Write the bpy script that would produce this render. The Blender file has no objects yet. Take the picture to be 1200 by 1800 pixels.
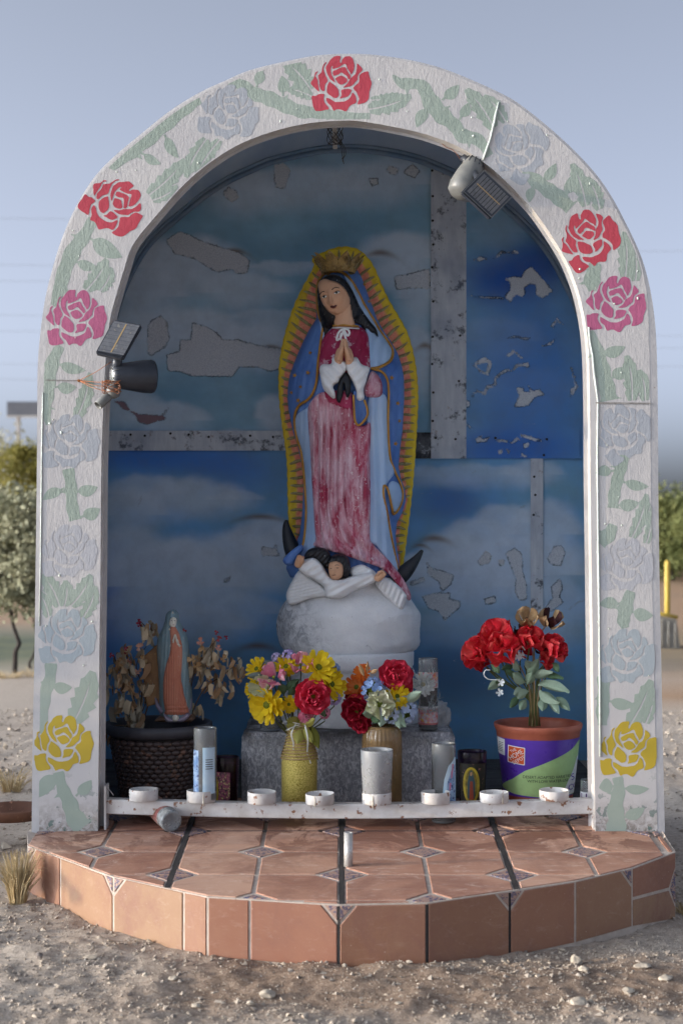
import bpy, bmesh, math, random
import numpy as np
from mathutils import Vector, Matrix, Euler, noise as mnoise
from mathutils.geometry import delaunay_2d_cdt
R = math.radians
rng = random.Random(7)
nrng = np.random.default_rng(7)
scene = bpy.context.scene

# ------------------------------------------------------------------ camera, sky, sun
CAM_Z, FPX = 1.02, 2800.0
cam_d = bpy.data.cameras.new('camera')
cam = bpy.data.objects.new('camera', cam_d)
scene.collection.objects.link(cam)
cam.location = (0, 0, CAM_Z)
cam.rotation_euler = (R(90), 0, 0)
cam_d.sensor_fit = 'VERTICAL'
cam_d.sensor_height = 36.0
cam_d.sensor_width = 24.0
cam_d.lens = FPX / 1800 * 36
cam_d.clip_start, cam_d.clip_end = 0.05, 3000
cam_d.dof.use_dof = True
cam_d.dof.focus_distance = 4.45
cam_d.dof.aperture_fstop = 4.2
scene.camera = cam

SUN_EL, SUN_AZ = 9.0, 8.0          # azimuth: degrees the sun stands in front of the arch plane, to the left
world = bpy.data.worlds.new('World'); scene.world = world
world.use_nodes = True
wn = world.node_tree; wn.nodes.clear()
sky = wn.nodes.new('ShaderNodeTexSky'); sky.sky_type = 'NISHITA'; sky.sun_disc = False
sky.sun_elevation = R(SUN_EL)
sky.sun_rotation = R(270 - SUN_AZ)
sky.altitude = 300; sky.air_density = 0.2; sky.dust_density = 4.8; sky.ozone_density = 2.5
bg = wn.nodes.new('ShaderNodeBackground'); bg.inputs[1].default_value = 0.15
wo = wn.nodes.new('ShaderNodeOutputWorld')
hs = wn.nodes.new('ShaderNodeHueSaturation'); hs.inputs['Saturation'].default_value = 0.40
tint = wn.nodes.new('ShaderNodeMix'); tint.data_type = 'RGBA'; tint.blend_type = 'MULTIPLY'; tint.inputs[0].default_value = 1.0; tint.inputs[7].default_value = (0.925, 0.965, 0.985, 1)
wn.links.new(sky.outputs[0], hs.inputs['Color']); wn.links.new(hs.outputs[0], tint.inputs[6]); wn.links.new(tint.outputs[2], bg.inputs[0]); wn.links.new(bg.outputs[0], wo.inputs[0])
sd = bpy.data.lights.new('sun', 'SUN'); sd.energy = 2.0; sd.angle = R(0.6); sd.color = (0.42, 0.31, 0.18)
sun = bpy.data.objects.new('sun', sd); scene.collection.objects.link(sun)
ldir = Vector((math.cos(R(SUN_AZ)) * math.cos(R(SUN_EL)), math.sin(R(SUN_AZ)) * math.cos(R(SUN_EL)), -math.sin(R(SUN_EL))))
sun.rotation_euler = ldir.to_track_quat('-Z', 'Y').to_euler()
scene.view_settings.view_transform = 'Standard'
scene.view_settings.look = 'None'
scene.view_settings.exposure = 1.86
scene.view_settings.gamma = 1.0
scene.cycles.max_bounces = 8
scene.cycles.transparent_max_bounces = 8
scene.cycles.caustics_reflective = False
scene.cycles.caustics_refractive = False

# ------------------------------------------------------------------ helpers
COL = scene.collection
def P(px, py, Y):
    return Vector(((px - 600) / FPX * Y, Y, CAM_Z + (900 - py) / FPX * Y))
def lin(r, g, b):
    f = lambda c: (c / 255 / 12.92) if c <= 10 else ((c / 255 + 0.055) / 1.055) ** 2.4
    return (f(r), f(g), f(b))
def tag(o, label=None, cat=None, group=None, kind=None):
    if label: o['label'] = label
    if cat: o['category'] = cat
    if group: o['group'] = group
    if kind: o['kind'] = kind
    return o
def thing(name, loc, label, cat, group=None):
    o = bpy.data.objects.new(name, None); COL.objects.link(o); o.location = loc
    o.empty_display_size = 0.05
    return tag(o, label, cat, group)
def link(name, me, parent=None, keep=True):
    o = bpy.data.objects.new(name, me); COL.objects.link(o)
    if parent is not None:
        o.parent = parent
        if keep: o.matrix_parent_inverse = world_of(parent).inverted()
    return o
def world_of(o):
    m = o.matrix_basis.copy()
    if o.parent: m = world_of(o.parent) @ o.matrix_parent_inverse @ m
    return m
def mesh(name, V, F, mat=None, parent=None, smooth=True, E=()):
    me = bpy.data.meshes.new(name)
    me.from_pydata([tuple(v) for v in V], list(E), [tuple(f) for f in F])
    if mat is not None: me.materials.append(mat)
    if smooth and len(me.polygons): me.polygons.foreach_set('use_smooth', [True] * len(me.polygons))
    me.update()
    return link(name, me, parent)
def bmobj(name, bm, mat=None, parent=None, smooth=False):
    me = bpy.data.meshes.new(name); bm.to_mesh(me); bm.free()
    if mat is not None: me.materials.append(mat)
    if smooth: me.polygons.foreach_set('use_smooth', [True] * len(me.polygons))
    return link(name, me, parent)
def setattr_color(o, name, arr):
    a = o.data.attributes.new(name, 'FLOAT_COLOR', 'POINT')
    b = np.ones((len(o.data.vertices), 4), np.float32); b[:, :arr.shape[1]] = arr
    a.data.foreach_set('color', b.ravel())
def setattr_float(o, name, arr):
    a = o.data.attributes.new(name, 'FLOAT', 'POINT')
    a.data.foreach_set('value', np.asarray(arr, np.float32).ravel())
def box(name, c, s, mat, parent=None, bevel=0.0, rot=None):
    bm = bmesh.new(); bmesh.ops.create_cube(bm, size=1)
    bmesh.ops.scale(bm, vec=s, verts=bm.verts)
    if bevel: bmesh.ops.bevel(bm, geom=bm.edges[:], offset=bevel, segments=2, affect='EDGES')
    if rot is not None: bmesh.ops.rotate(bm, cent=(0, 0, 0), matrix=Euler(rot).to_matrix(), verts=bm.verts)
    bmesh.ops.translate(bm, vec=c, verts=bm.verts)
    return bmobj(name, bm, mat, parent)
def lathe_data(profile, n=40, axis_pos=(0, 0, 0), wob=None, cap=True):
    V, F = [], []
    m = len(profile)
    for i in range(n):
        a = 2 * math.pi * i / n
        for (r, z) in profile:
            V.append((axis_pos[0] + r * math.cos(a), axis_pos[1] + r * math.sin(a), axis_pos[2] + z))
    for i in range(n):
        k = (i + 1) % n
        for j in range(m - 1):
            F.append((i * m + j, k * m + j, k * m + j + 1, i * m + j + 1))
    if cap:
        if profile[0][0] > 1e-6: F.append(tuple(i * m for i in range(n))[::-1])
        if profile[-1][0] > 1e-6: F.append(tuple(i * m + m - 1 for i in range(n)))
    return V, F
def lathe(name, profile, pos, mat, parent=None, n=40, smooth=True, cap=True):
    V, F = lathe_data(profile, n, pos, cap=cap)
    o = mesh(name, V, F, mat, parent, smooth)
    return o
def tube_data(pts, rad, n=8, cap=True):
    pts = [Vector(p) for p in pts]
    if not hasattr(rad, '__len__'): rad = [rad] * len(pts)
    V, F = [], []
    up = Vector((0.13, 0.31, 0.94)).normalized()
    prev = None
    for i, p in enumerate(pts):
        t = (pts[min(i + 1, len(pts) - 1)] - pts[max(i - 1, 0)])
        if t.length < 1e-9: t = Vector((0, 0, 1))
        t.normalize()
        if prev is None:
            u = t.cross(up)
            if u.length < 1e-3: u = t.cross(Vector((1, 0, 0)))
        else:
            u = prev - t * prev.dot(t)
        u.normalize(); prev = u; w = t.cross(u)
        for k in range(n):
            a = 2 * math.pi * k / n
            V.append(p + (u * math.cos(a) + w * math.sin(a)) * rad[i])
    for i in range(len(pts) - 1):
        for k in range(n):
            F.append((i * n + k, i * n + (k + 1) % n, (i + 1) * n + (k + 1) % n, (i + 1) * n + k))
    if cap:
        F.append(tuple(range(n))[::-1]); F.append(tuple((len(pts) - 1) * n + k for k in range(n)))
    return V, F
def tube(name, pts, rad, mat, parent=None, n=8, smooth=True):
    V, F = tube_data(pts, rad, n)
    return mesh(name, V, F, mat, parent, smooth)
def join_data(parts):
    V, F = [], []
    for v, f in parts:
        o = len(V); V += [tuple(x) for x in v]; F += [tuple(i + o for i in q) for q in f]
    return V, F
def catmull(pts, sub=4, closed=False):
    pts = [np.array(p, float) for p in pts]; n = len(pts); out = []
    rngi = range(n) if closed else range(n - 1)
    for i in rngi:
        p0 = pts[(i - 1) % n] if closed or i > 0 else pts[0]
        p1 = pts[i]; p2 = pts[(i + 1) % n]
        p3 = pts[(i + 2) % n] if closed or i + 2 < n else pts[-1]
        for k in range(sub):
            t = k / sub
            out.append(0.5 * ((2 * p1) + (-p0 + p2) * t + (2 * p0 - 5 * p1 + 4 * p2 - p3) * t * t + (-p0 + 3 * p1 - 3 * p2 + p3) * t ** 3))
    if not closed: out.append(pts[-1])
    return [tuple(p) for p in out]
def resample(pts, step, closed=True):
    pts = [np.array(p, float) for p in pts]
    if closed: pts = pts + [pts[0]]
    seg = [np.linalg.norm(pts[i + 1] - pts[i]) for i in range(len(pts) - 1)]
    L = sum(seg); n = max(int(round(L / step)), 3 if closed else 1)
    out = []; acc = 0; i = 0
    for k in range(n if closed else n + 1):
        d = L * k / n
        while i < len(seg) - 1 and acc + seg[i] < d: acc += seg[i]; i += 1
        t = (d - acc) / seg[i] if seg[i] > 0 else 0
        out.append(tuple(pts[i] + (pts[i + 1] - pts[i]) * min(max(t, 0), 1)))
    return out
def inside(poly, X, Y):
    poly = np.asarray(poly, float); c = np.zeros(X.shape, bool); j = len(poly) - 1
    for i in range(len(poly)):
        xi, yi = poly[i]; xj, yj = poly[j]
        cond = ((yi > Y) != (yj > Y))
        xin = (xj - xi) * (Y - yi) / ((yj - yi) if yj != yi else 1e-12) + xi
        c ^= cond & (X < xin); j = i
    return c
def edist(poly, X, Y, closed=True):
    poly = np.asarray(poly, float); d = np.full(X.shape, 1e9)
    n = len(poly)
    for i in range(n if closed else n - 1):
        a = poly[i]; b = poly[(i + 1) % n]; ab = b - a; L = ab @ ab + 1e-12
        t = np.clip(((X - a[0]) * ab[0] + (Y - a[1]) * ab[1]) / L, 0, 1)
        d = np.minimum(d, np.hypot(X - a[0] - t * ab[0], Y - a[1] - t * ab[1]))
    return d
def sdist(poly, X, Y):
    return np.where(inside(poly, X, Y), 1, -1) * edist(poly, X, Y)
def sstep(a, b, x):
    t = np.clip((x - a) / (b - a), 0, 1); return t * t * (3 - 2 * t)
_perm = nrng.permutation(256); _grad = nrng.random((256,)) * 2 * math.pi
def vnoise(x, y):
    x = np.asarray(x, float); y = np.asarray(y, float)
    xi = np.floor(x).astype(int); yi = np.floor(y).astype(int); xf = x - xi; yf = y - yi
    def g(ix, iy, dx, dy):
        a = _grad[_perm[(_perm[ix & 255] + iy) & 255]]; return np.cos(a) * dx + np.sin(a) * dy
    u = xf * xf * xf * (xf * (xf * 6 - 15) + 10); v = yf * yf * yf * (yf * (yf * 6 - 15) + 10)
    a = g(xi, yi, xf, yf); b = g(xi + 1, yi, xf - 1, yf); c = g(xi, yi + 1, xf, yf - 1); d = g(xi + 1, yi + 1, xf - 1, yf - 1)
    return (a + (b - a) * u) + ((c + (d - c) * u) - (a + (b - a) * u)) * v
def fbm(x, y, o=4):
    s = 0; a = 1
    for k in range(o):
        s = s + a * vnoise(np.asarray(x) * 2 ** k + 17 * k, np.asarray(y) * 2 ** k - 9 * k); a *= 0.5
    return s

# ------------------------------------------------------------------ materials
MATS = {}
class NT:
    def __init__(s, name):
        s.m = bpy.data.materials.new(name); s.m.use_nodes = True; s.t = s.m.node_tree; s.t.nodes.clear()
        s.out = s.n('ShaderNodeOutputMaterial'); s.b = s.n('ShaderNodeBsdfPrincipled'); s.b.name = 'Principled BSDF'
        s.l(s.b.outputs[0], s.out.inputs[0])
    def n(s, k, **kw):
        nd = s.t.nodes.new(k)
        for a, v in kw.items(): setattr(nd, a, v)
        return nd
    def l(s, a, b): s.t.links.new(a, b)
    def coord(s, kind='Object', scale=(1, 1, 1)):
        tc = s.n('ShaderNodeTexCoord'); mp = s.n('ShaderNodeMapping'); mp.inputs['Scale'].default_value = scale
        s.l(tc.outputs[kind], mp.inputs[0]); return mp.outputs[0]
    def noise(s, vec, scale, detail=4, rough=0.55, dist=0.0):
        nd = s.n('ShaderNodeTexNoise'); nd.inputs['Scale'].default_value = scale; nd.inputs['Detail'].default_value = detail
        nd.inputs['Roughness'].default_value = rough; nd.inputs['Distortion'].default_value = dist
        if vec is not None: s.l(vec, nd.inputs['Vector'])
        return nd.outputs[0]
    def ramp(s, val, a, b, lo=0.0, hi=1.0):
        r = s.n('ShaderNodeMapRange'); r.inputs[1].default_value = a; r.inputs[2].default_value = b
        r.inputs[3].default_value = lo; r.inputs[4].default_value = hi; s.l(val, r.inputs[0]); return r.outputs[0]
    def math(s, op, a, b):
        m = s.n('ShaderNodeMath', operation=op)
        for i, v in enumerate((a, b)):
            if isinstance(v, (int, float)): m.inputs[i].default_value = v
            else: s.l(v, m.inputs[i])
        return m.outputs[0]
    def mix(s, f, a, b, mode='MIX'):
        m = s.n('ShaderNodeMix', data_type='RGBA', blend_type=mode)
        for sock, v in ((m.inputs[0], f), (m.inputs[6], a), (m.inputs[7], b)):
            if isinstance(v, (int, float)): sock.default_value = v
            elif isinstance(v, (tuple, list)): sock.default_value = (*v[:3], 1)
            else: s.l(v, sock)
        return m.outputs[2]
    def attr(s, name, out='Color'):
        a = s.n('ShaderNodeAttribute', attribute_name=name); return a.outputs[out]
    def bump(s, h, strength=0.3, dist=0.01):
        b = s.n('ShaderNodeBump'); b.inputs['Strength'].default_value = strength; b.inputs['Distance'].default_value = dist
        s.l(h, b.inputs['Height']); s.l(b.outputs[0], s.b.inputs['Normal']); return b
    def set(s, **kw):
        for k, v in kw.items():
            sock = s.b.inputs[k.replace('_', ' ')]
            if isinstance(v, (int, float)): sock.default_value = v
            elif isinstance(v, (tuple, list)): sock.default_value = (*v, 1) if len(v) == 3 else v
            else: s.l(v, sock)
        return s
def pm(name, c1, c2=None, c3=None, scale=25, rough=0.6, bump=0.0, bscale=120, bdist=0.004, metal=0.0, chip=0.62, chipscale=60, stretch=(1, 1, 1), spec=0.4, rvar=0.1, lo=0.35, hi=0.68):
    if name in MATS: return MATS[name]
    t = NT(name); v = t.coord('Object', stretch)
    col = c1
    n1 = t.noise(v, scale, 5, 0.6)
    if c2 is not None: col = t.mix(t.ramp(n1, lo, hi), c1, c2)
    if c3 is not None:
        n2 = t.noise(v, chipscale, 4, 0.65)
        col = t.mix(t.ramp(n2, chip, chip + 0.04), col, c3)
    t.set(Base_Color=col, Metallic=metal, Specular_IOR_Level=spec)
    t.set(Roughness=t.ramp(n1, 0.3, 0.7, max(rough - rvar, 0.03), min(rough + rvar, 1)))
    if bump: t.bump(t.noise(v, bscale, 4, 0.6), bump, bdist)
    MATS[name] = t.m
    return t.m
def glass(name, col=(1, 1, 1), rough=0.05, ior=1.45):
    if name in MATS: return MATS[name]
    t = NT(name); v = t.coord()
    n = t.noise(v, 30, 4)
    t.set(Base_Color=col, Transmission_Weight=1.0, IOR=ior, Roughness=t.ramp(n, 0.35, 0.75, rough, rough + 0.25))
    MATS[name] = t.m
    return t.m
# ------------------------------------------------------------------ ground
def ground_z(x, y):
    x = np.asarray(x, float); y = np.asarray(y, float)
    z = -0.30 * sstep(5.5, 12.0, y) + 0.055 * sstep(0.1, -0.9, x) * sstep(3.2, 4.2, y) * (1 - sstep(6, 11, y))
    near = 1 - sstep(6, 14, y)
    z = z + near * (0.012 * fbm(x * 2.3, y * 2.3, 3) + 0.010 * fbm(x * 8, y * 8, 3) + 0.006 * fbm(x * 26 + 5, y * 26, 2))
    z = z + (1 - near) * 0.05 * fbm(x * 0.35, y * 0.35, 2)
    # low hump of loose soil pushed up against the step
    z = z + 0.016 * np.exp(-((y - 3.50) / 0.09) ** 2) * sstep(-0.55, -0.2, x) * sstep(0.75, 0.3, x) * (1 + fbm(x * 7, y * 7, 3))
    return z
def axis(lo, hi, d, far_lo, far_hi, g=1.22):
    a = list(np.arange(lo, hi, d)); s = d; x = hi
    while x < far_hi: a.append(x); s *= g; x += s
    a.append(far_hi); s = d; x = lo; b = []
    while x > far_lo: s *= g; x -= s; b.append(max(x, far_lo))
    return np.array(b[::-1] + a)
xs = axis(-1.35, 1.35, 0.0125, -600, 600); ys = axis(2.75, 4.55, 0.0125, -60, 900)
GX, GY = np.meshgrid(xs, ys); GZ = ground_z(GX, GY)
under = (np.abs(GX) < 0.70) & (GY > 4.3) & (GY < 5.2); GZ = np.where(under, GZ - 0.05, GZ)
nx = len(xs); idx = np.arange(GX.size).reshape(GX.shape)
F = np.stack([idx[:-1, :-1], idx[:-1, 1:], idx[1:, 1:], idx[1:, :-1]], -1).reshape(-1, 4)
t = NT('gravelly_desert_soil'); v = t.coord('Object')
n1 = t.noise(v, 2.2, 5, 0.6); n2 = t.noise(v, 60, 5, 0.7); n3 = t.noise(v, 230, 3, 0.7); n4 = t.noise(v, 0.35, 4)
soil = t.mix(t.ramp(n2, 0.35, 0.7), lin(118, 99, 84), lin(164, 144, 126))
grav = t.mix(t.ramp(n2, 0.3, 0.7), lin(162, 150, 138), lin(204, 192, 178))
col = t.mix(t.attr('soil', 'Fac'), grav, soil)
col = t.mix(t.ramp(n3, 0.62, 0.7), col, lin(222, 216, 206))
col = t.mix(t.attr('brown', 'Fac'), col, t.mix(t.ramp(n2, 0.3, 0.7), lin(150, 118, 92), lin(186, 158, 130)))
col = t.mix(t.attr('turf', 'Fac'), col, t.mix(t.ramp(n1, 0.3, 0.7), lin(98, 106, 92), lin(126, 128, 100)))
t.set(Base_Color=col, Roughness=0.95, Specular_IOR_Level=0.2)
mx = t.math('ADD', n2, t.math('MULTIPLY', n3, 0.6)); t.bump(mx, 0.55, 0.008)
ground = mesh('ground', np.stack([GX, GY, GZ], -1).reshape(-1, 3), F.tolist(), t.m)
tag(ground, 'gravelly desert ground with loose soil around the shrine', 'ground', kind='structure')
gx, gy = GX.ravel(), GY.ravel()
soil = np.clip(np.exp(-((gy - 3.42) / 0.22) ** 2) * sstep(-0.6, -0.2, gx) * 1.1 + 0.4 * fbm(gx * 3, gy * 3, 3) + 0.15, 0, 1)
setattr_float(ground, 'soil', soil)
right = sstep(-1, 1, gx)
brown = np.clip(sstep(18.5, 19.5, gy) * (1 - sstep(60, 90, gy)) * 0.9 + right * sstep(9.5, 11, gy) * 0.7 * (1 + fbm(gx * .5, gy * .5)), 0, 1)
turf = sstep(13.6, 14.2, gy) * (1 - sstep(18.4, 19.2, gy)) * np.where(gx < 0, 1, 0.45)
setattr_float(ground, 'brown', brown); setattr_float(ground, 'turf', turf)

# loose gravel: thousands of small angular stones, one mass
def scatter(name, pts, smin, smax, power, mat, seed):
    g_ = np.random.default_rng(seed); pts = np.array(pts); n = len(pts)
    base = np.array([(1, 0, 0), (-1, 0, 0), (0, 1, 0), (0, -1, 0), (0, 0, 1), (0, 0, -1)], float); tri = np.array([(0, 2, 4), (2, 1, 4), (1, 3, 4), (3, 0, 4), (2, 0, 5), (1, 2, 5), (3, 1, 5), (0, 3, 5)])
    s = np.clip(smin / np.maximum(g_.random(n), .002) ** power, smin, smax)
    q = base[None] * g_.uniform(.55, 1.25, (n, 6, 1)) + g_.normal(0, .18, (n, 6, 3)); q = q * np.stack([np.ones(n), g_.uniform(.6, 1, n), g_.uniform(.4, .75, n)], -1)[:, None] * s[:, None, None]
    a = g_.uniform(0, 6.28, n); tl = g_.normal(0, .45, n); ca, sa, ct, st = np.cos(a)[:, None], np.sin(a)[:, None], np.cos(tl)[:, None], np.sin(tl)[:, None]
    x, y, z = q[..., 0], q[..., 1], q[..., 2]; y, z = y * ct - z * st, y * st + z * ct; x, y = x * ca - y * sa, x * sa + y * ca
    V = np.stack([x + pts[:, None, 0], y + pts[:, None, 1], z + pts[:, None, 2] + s[:, None] * .18], -1).reshape(-1, 3)
    F = (tri[None] + (np.arange(n) * 6)[:, None, None]).reshape(-1, 3)
    o = mesh(name, V, F.tolist(), mat, smooth=False); setattr_float(o, 'tone', np.repeat(np.clip(g_.beta(2, 2.4, n), 0, 1), 6)); return o
t = NT('mixed_gravel_stone'); v = t.coord()
c = t.n('ShaderNodeValToRGB'); t.l(t.attr('tone', 'Fac'), c.inputs[0])
e = c.color_ramp.elements; e[0].color = (*lin(128, 121, 115), 1); e[1].color = (*lin(208, 200, 186), 1)
for p_, cc in ((.3, lin(170, 160, 149)), (.55, lin(176, 164, 150)), (.8, lin(190, 176, 158))):
    q = e.new(p_); q.color = (*cc, 1)
t.set(Base_Color=t.mix(t.ramp(t.noise(v, 150, 3), .3, .7, 0, .35), c.outputs[0], lin(120, 112, 104)), Roughness=0.9, Specular_IOR_Level=.25); t.bump(t.noise(v, 300, 3), .3, .003)
GRAV = t.m
FRONT = []   # filled with the slab outline below
def in_slab(x, y): return bool(inside(SLAB, np.array([x]), np.array([y]))[0])
# slab outline from measured corners of the front edge
SL = 0.062
def topY(py): return 1.1021 / ((py - 900) / FPX + SL)
def top_pt(px, py):
    Y = topY(py); return ((px - 600) / FPX * Y, Y)
def slab_z(y): return 0.1783 + SL * (y - 4.2) if y < 4.555 else 0.1783 + SL * 0.355
front_px = [(50, 1487), (200, 1541), (365, 1576), (595, 1590), (750, 1587), (895, 1566), (1010, 1549), (1110, 1526), (1186, 1497)]
front_bot = [1568, 1638, 1666, 1684, 1684, 1666, 1641, 1613, 1600]
FR = [top_pt(*p) for p in front_px]
SLAB = [(-0.825, 4.19)] + FR + [(0.845, 4.19), (0.845, 5.33), (-0.825, 5.33)]
def scatter_pts(n, x0, x1, y0, y1, seed, dens=False):
    g_ = np.random.default_rng(seed); X = g_.uniform(x0, x1, n); Y = g_.uniform(y0, y1, n); k = ~inside(SLAB, X, Y)
    if dens:
        d = 1 - 0.62 * np.exp(-((Y - 3.44) / 0.14) ** 2) * np.where((X > -.45) & (X < .75), 1, .25); d = d * np.clip(.72 + .9 * fbm(X * 5, Y * 5, 3), .1, 1); k &= g_.random(n) < d
    X, Y = X[k], Y[k]; return np.stack([X, Y, ground_z(X, Y)], -1)
tag(scatter('gravel', np.concatenate([scatter_pts(52000, -1.05, 1.05, 2.95, 4.3, 3, True), scatter_pts(9000, -1.6, 1.6, 2.6, 4.6, 4, True)]), .0016, .0085, .42, GRAV, 11), 'grey and tan gravel strewn over the ground around the tiled step', 'gravel', kind='stuff')
tag(scatter('gravel', np.concatenate([scatter_pts(9000, -3.0, -0.86, 4.2, 10, 5), scatter_pts(9000, 0.87, 3.0, 4.2, 10, 6)]), .004, .022, .42, GRAV, 12), 'paler gravel spread behind the shrine on both sides', 'gravel', kind='stuff')
# single stones one can point at
STN = pm('pale_limestone', lin(170, 158, 142), lin(196, 186, 170), lin(140, 128, 112), scale=18, rough=.9, bump=.5, bscale=70, bdist=.006)
def stone(px, py, wpx, label, seed, flat=.6, group=None, mat=None):
    x, y = 0, 0
    Y = 3.5
    for _ in range(8):
        z = float(ground_z((px - 600) / FPX * Y, Y)); Y = (CAM_Z - z) / ((py - 900) / FPX)
    X = (px - 600) / FPX * Y; s = wpx / FPX * Y / 2 * .75
    bm = bmesh.new(); bmesh.ops.create_icosphere(bm, subdivisions=3, radius=1)
    r = random.Random(seed); o = Vector((r.uniform(0, 50), r.uniform(0, 50), r.uniform(0, 50)))
    ax = [Vector((r.uniform(-1, 1), r.uniform(-1, 1), r.uniform(-1, 1))).normalized() for _ in range(7)]
    for w in bm.verts:
        for a in ax:
            d = w.co.dot(a)
            if d > .72: w.co -= a * (d - .72)
        w.co *= 1 + .12 * mnoise.noise(w.co * 1.5 + o) + .05 * mnoise.noise(w.co * 5 + o)
        w.co = Vector((w.co.x * s, w.co.y * s * .8, w.co.z * s * flat))
    ob = bmobj('stone', bm, mat or STN, None, False)
    ob.location = (X, Y, z + s * flat * .45); ob.rotation_euler = (0, 0, r.uniform(0, 6))
    tag(ob, label, 'stone', group); return ob
stone(70, 1683, 26, 'small rounded grey stone lying on the gravel at far left', 1, mat=pm('grey_stone', lin(120, 112, 108), lin(140, 132, 124), scale=30, rough=.9, bump=.3))
stone(1012, 1694, 34, 'pale upright stone below the right half of the step', 2, .9)
stone(1024, 1706, 30, 'pale flat stone leaning on the upright stone below the step', 3, .5)
stone(989, 1671, 20, 'small white flat stone nearest the right half of the step', 4, .5)
stone(928, 1680, 11, 'tiny pale stone alone in the shade below the step', 5, .7)
stone(1018, 1763, 50, 'long flat pale stone in the lower right gravel', 6, .35)
stone(1103, 1745, 36, 'tan angular stone at the lower right', 7, .5)
stone(1130, 1700, 48, 'buried pale rock slab at the right below the step', 8, .25)
stone(1170, 1722, 44, 'rough cream rock half buried at the right edge', 9, .35)
stone(255, 1716, 14, 'small upright cream stone in the left gravel', 10, .9)
stone(304, 1721, 30, 'low grey stone flat in the left gravel', 11, .3)
stone(470, 1752, 44, 'crumbly white stone left of the soil patch', 12, .6)
stone(440, 1765, 22, 'smaller white stone beside the crumbly one', 13, .6)
stone(606, 1699, 14, 'little brown clod against the centre of the step', 14, .8)
stone(160, 1683, 40, 'flat grey stone bedded in the gravel near the left corner', 15, .2)
stone(885, 1690, 16, 'tan pebble under the right part of the step', 16, .5)
stone(345, 1770, 24, 'tan pebble in the lower left gravel', 17, .5)
stone(1055, 1775, 30, 'thin pale stone near the bottom right edge', 18, .3)
stone(700, 1765, 20, 'dusty stone in the gravel at bottom centre', 19, .4)
stone(-4, 1442, 38, 'brown boulder cut off by the left edge beside the saucer', 20, .9, mat=pm('brown_stone', lin(120, 98, 80), lin(150, 128, 106), scale=30, rough=.9, bump=.4))

# ------------------------------------------------------------------ tiled step
step = thing('tiled_step', (0, 3.9, 0), 'low curved step of terracotta tiles in front of the shrine', 'step')
GROUT = pm('pale_grout', lin(198, 186, 174), lin(176, 162, 150), lin(146, 132, 122), scale=40, rough=.9, bump=.4, bscale=250, bdist=.002, chip=.66)
DARKJ = pm('dark_joint', lin(42, 40, 42), lin(62, 58, 56), scale=60, rough=.85, bump=.4, bscale=200)
def terra(name, c1, c2, c3, fl=.6, pe=lin(206, 170, 148)):
    t = NT(name); v = t.coord('Object'); n1 = t.noise(v, 9, 6, .65, .4); n2 = t.noise(t.coord('Object', (1, 4, 4)), 26, 5, .7)
    oi = t.n('ShaderNodeObjectInfo'); 
    col = t.mix(t.ramp(n1, .3, .72), c1, c2)
    col = t.mix(t.ramp(n2, .56, .76, 0, .55), col, c3)
    col = t.mix(t.ramp(oi.outputs['Random'], 0, .5, .55, 0), col, pe); col = t.mix(t.ramp(oi.outputs['Random'], .5, 1, 0, .6), col, lin(154, 104, 86))
    col = t.mix(t.ramp(t.noise(v, 4.5, 7, .75, 1.0), .46, .62, 0, .7), col, lin(138, 98, 84))
    col = t.mix(t.ramp(t.noise(t.coord('Object', (1, 3, 3)), 15, 6, .8, .6), .55, .68, 0, fl), col, lin(220, 200, 186))
    st = t.ramp(t.noise(v, 5.0, 6, .7, 1.2), .48, .53, 0, .9)
    geo = t.n('ShaderNodeNewGeometry'); sx = t.n('ShaderNodeSeparateXYZ'); t.l(geo.outputs['Position'], sx.inputs[0])
    wet = t.math('MULTIPLY', st, t.ramp(sx.outputs[1], 3.86, 4.12))
    col = t.mix(wet, col, lin(122, 82, 66))
    sp = t.noise(v, 160, 2, .5); col = t.mix(t.ramp(sp, .74, .78, 0, .7), col, lin(214, 196, 180))
    t.set(Base_Color=col, Roughness=t.ramp(n2, .3, .7, .42, .7), Specular_IOR_Level=.45)
    t.bump(t.math('ADD', n1, t.math('MULTIPLY', sp, .3)), .25, .003)
    return t.m
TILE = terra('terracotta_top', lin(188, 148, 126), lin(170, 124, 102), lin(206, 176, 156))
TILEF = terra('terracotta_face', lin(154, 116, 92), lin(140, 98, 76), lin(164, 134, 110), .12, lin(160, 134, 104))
t = NT('blue_scroll_tile'); v = t.coord(); n1 = t.noise(v, 95, 2, .5, 1.6)
col = t.mix(t.ramp(n1, .5, .53), lin(170, 140, 124), lin(76, 78, 108)); t.set(Base_Color=t.mix(t.ramp(t.noise(v, 20), .4, .7, 0, .4), col, lin(160, 128, 112)), Roughness=.5)
SCROLL = t.m
def prism(name, poly, z_of, h, mat, parent, depth=0.006, bevel=0.0015):
    """flat polygon (x,y) lying on the slab, its top h above it"""
    n = len(poly); cx = sum(p[0] for p in poly) / n; cy = sum(p[1] for p in poly) / n
    V, F = [], []
    def ring(k, dz):
        for x, y in poly:
            d = math.hypot(x - cx, y - cy) + 1e-9; f = 1 - k / d
            V.append((cx + (x - cx) * f, cy + (y - cy) * f, z_of(y) + dz))
    ring(0, h - depth); ring(0, h - bevel); ring(bevel * 1.4, h)
    for a in (0, n):
        for i in range(n): F.append((a + i, a + (i + 1) % n, a + n + (i + 1) % n, a + n + i))
    F.append(tuple(2 * n + i for i in range(n)))
    return mesh(name, V, F, mat, parent, smooth=False)
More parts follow.
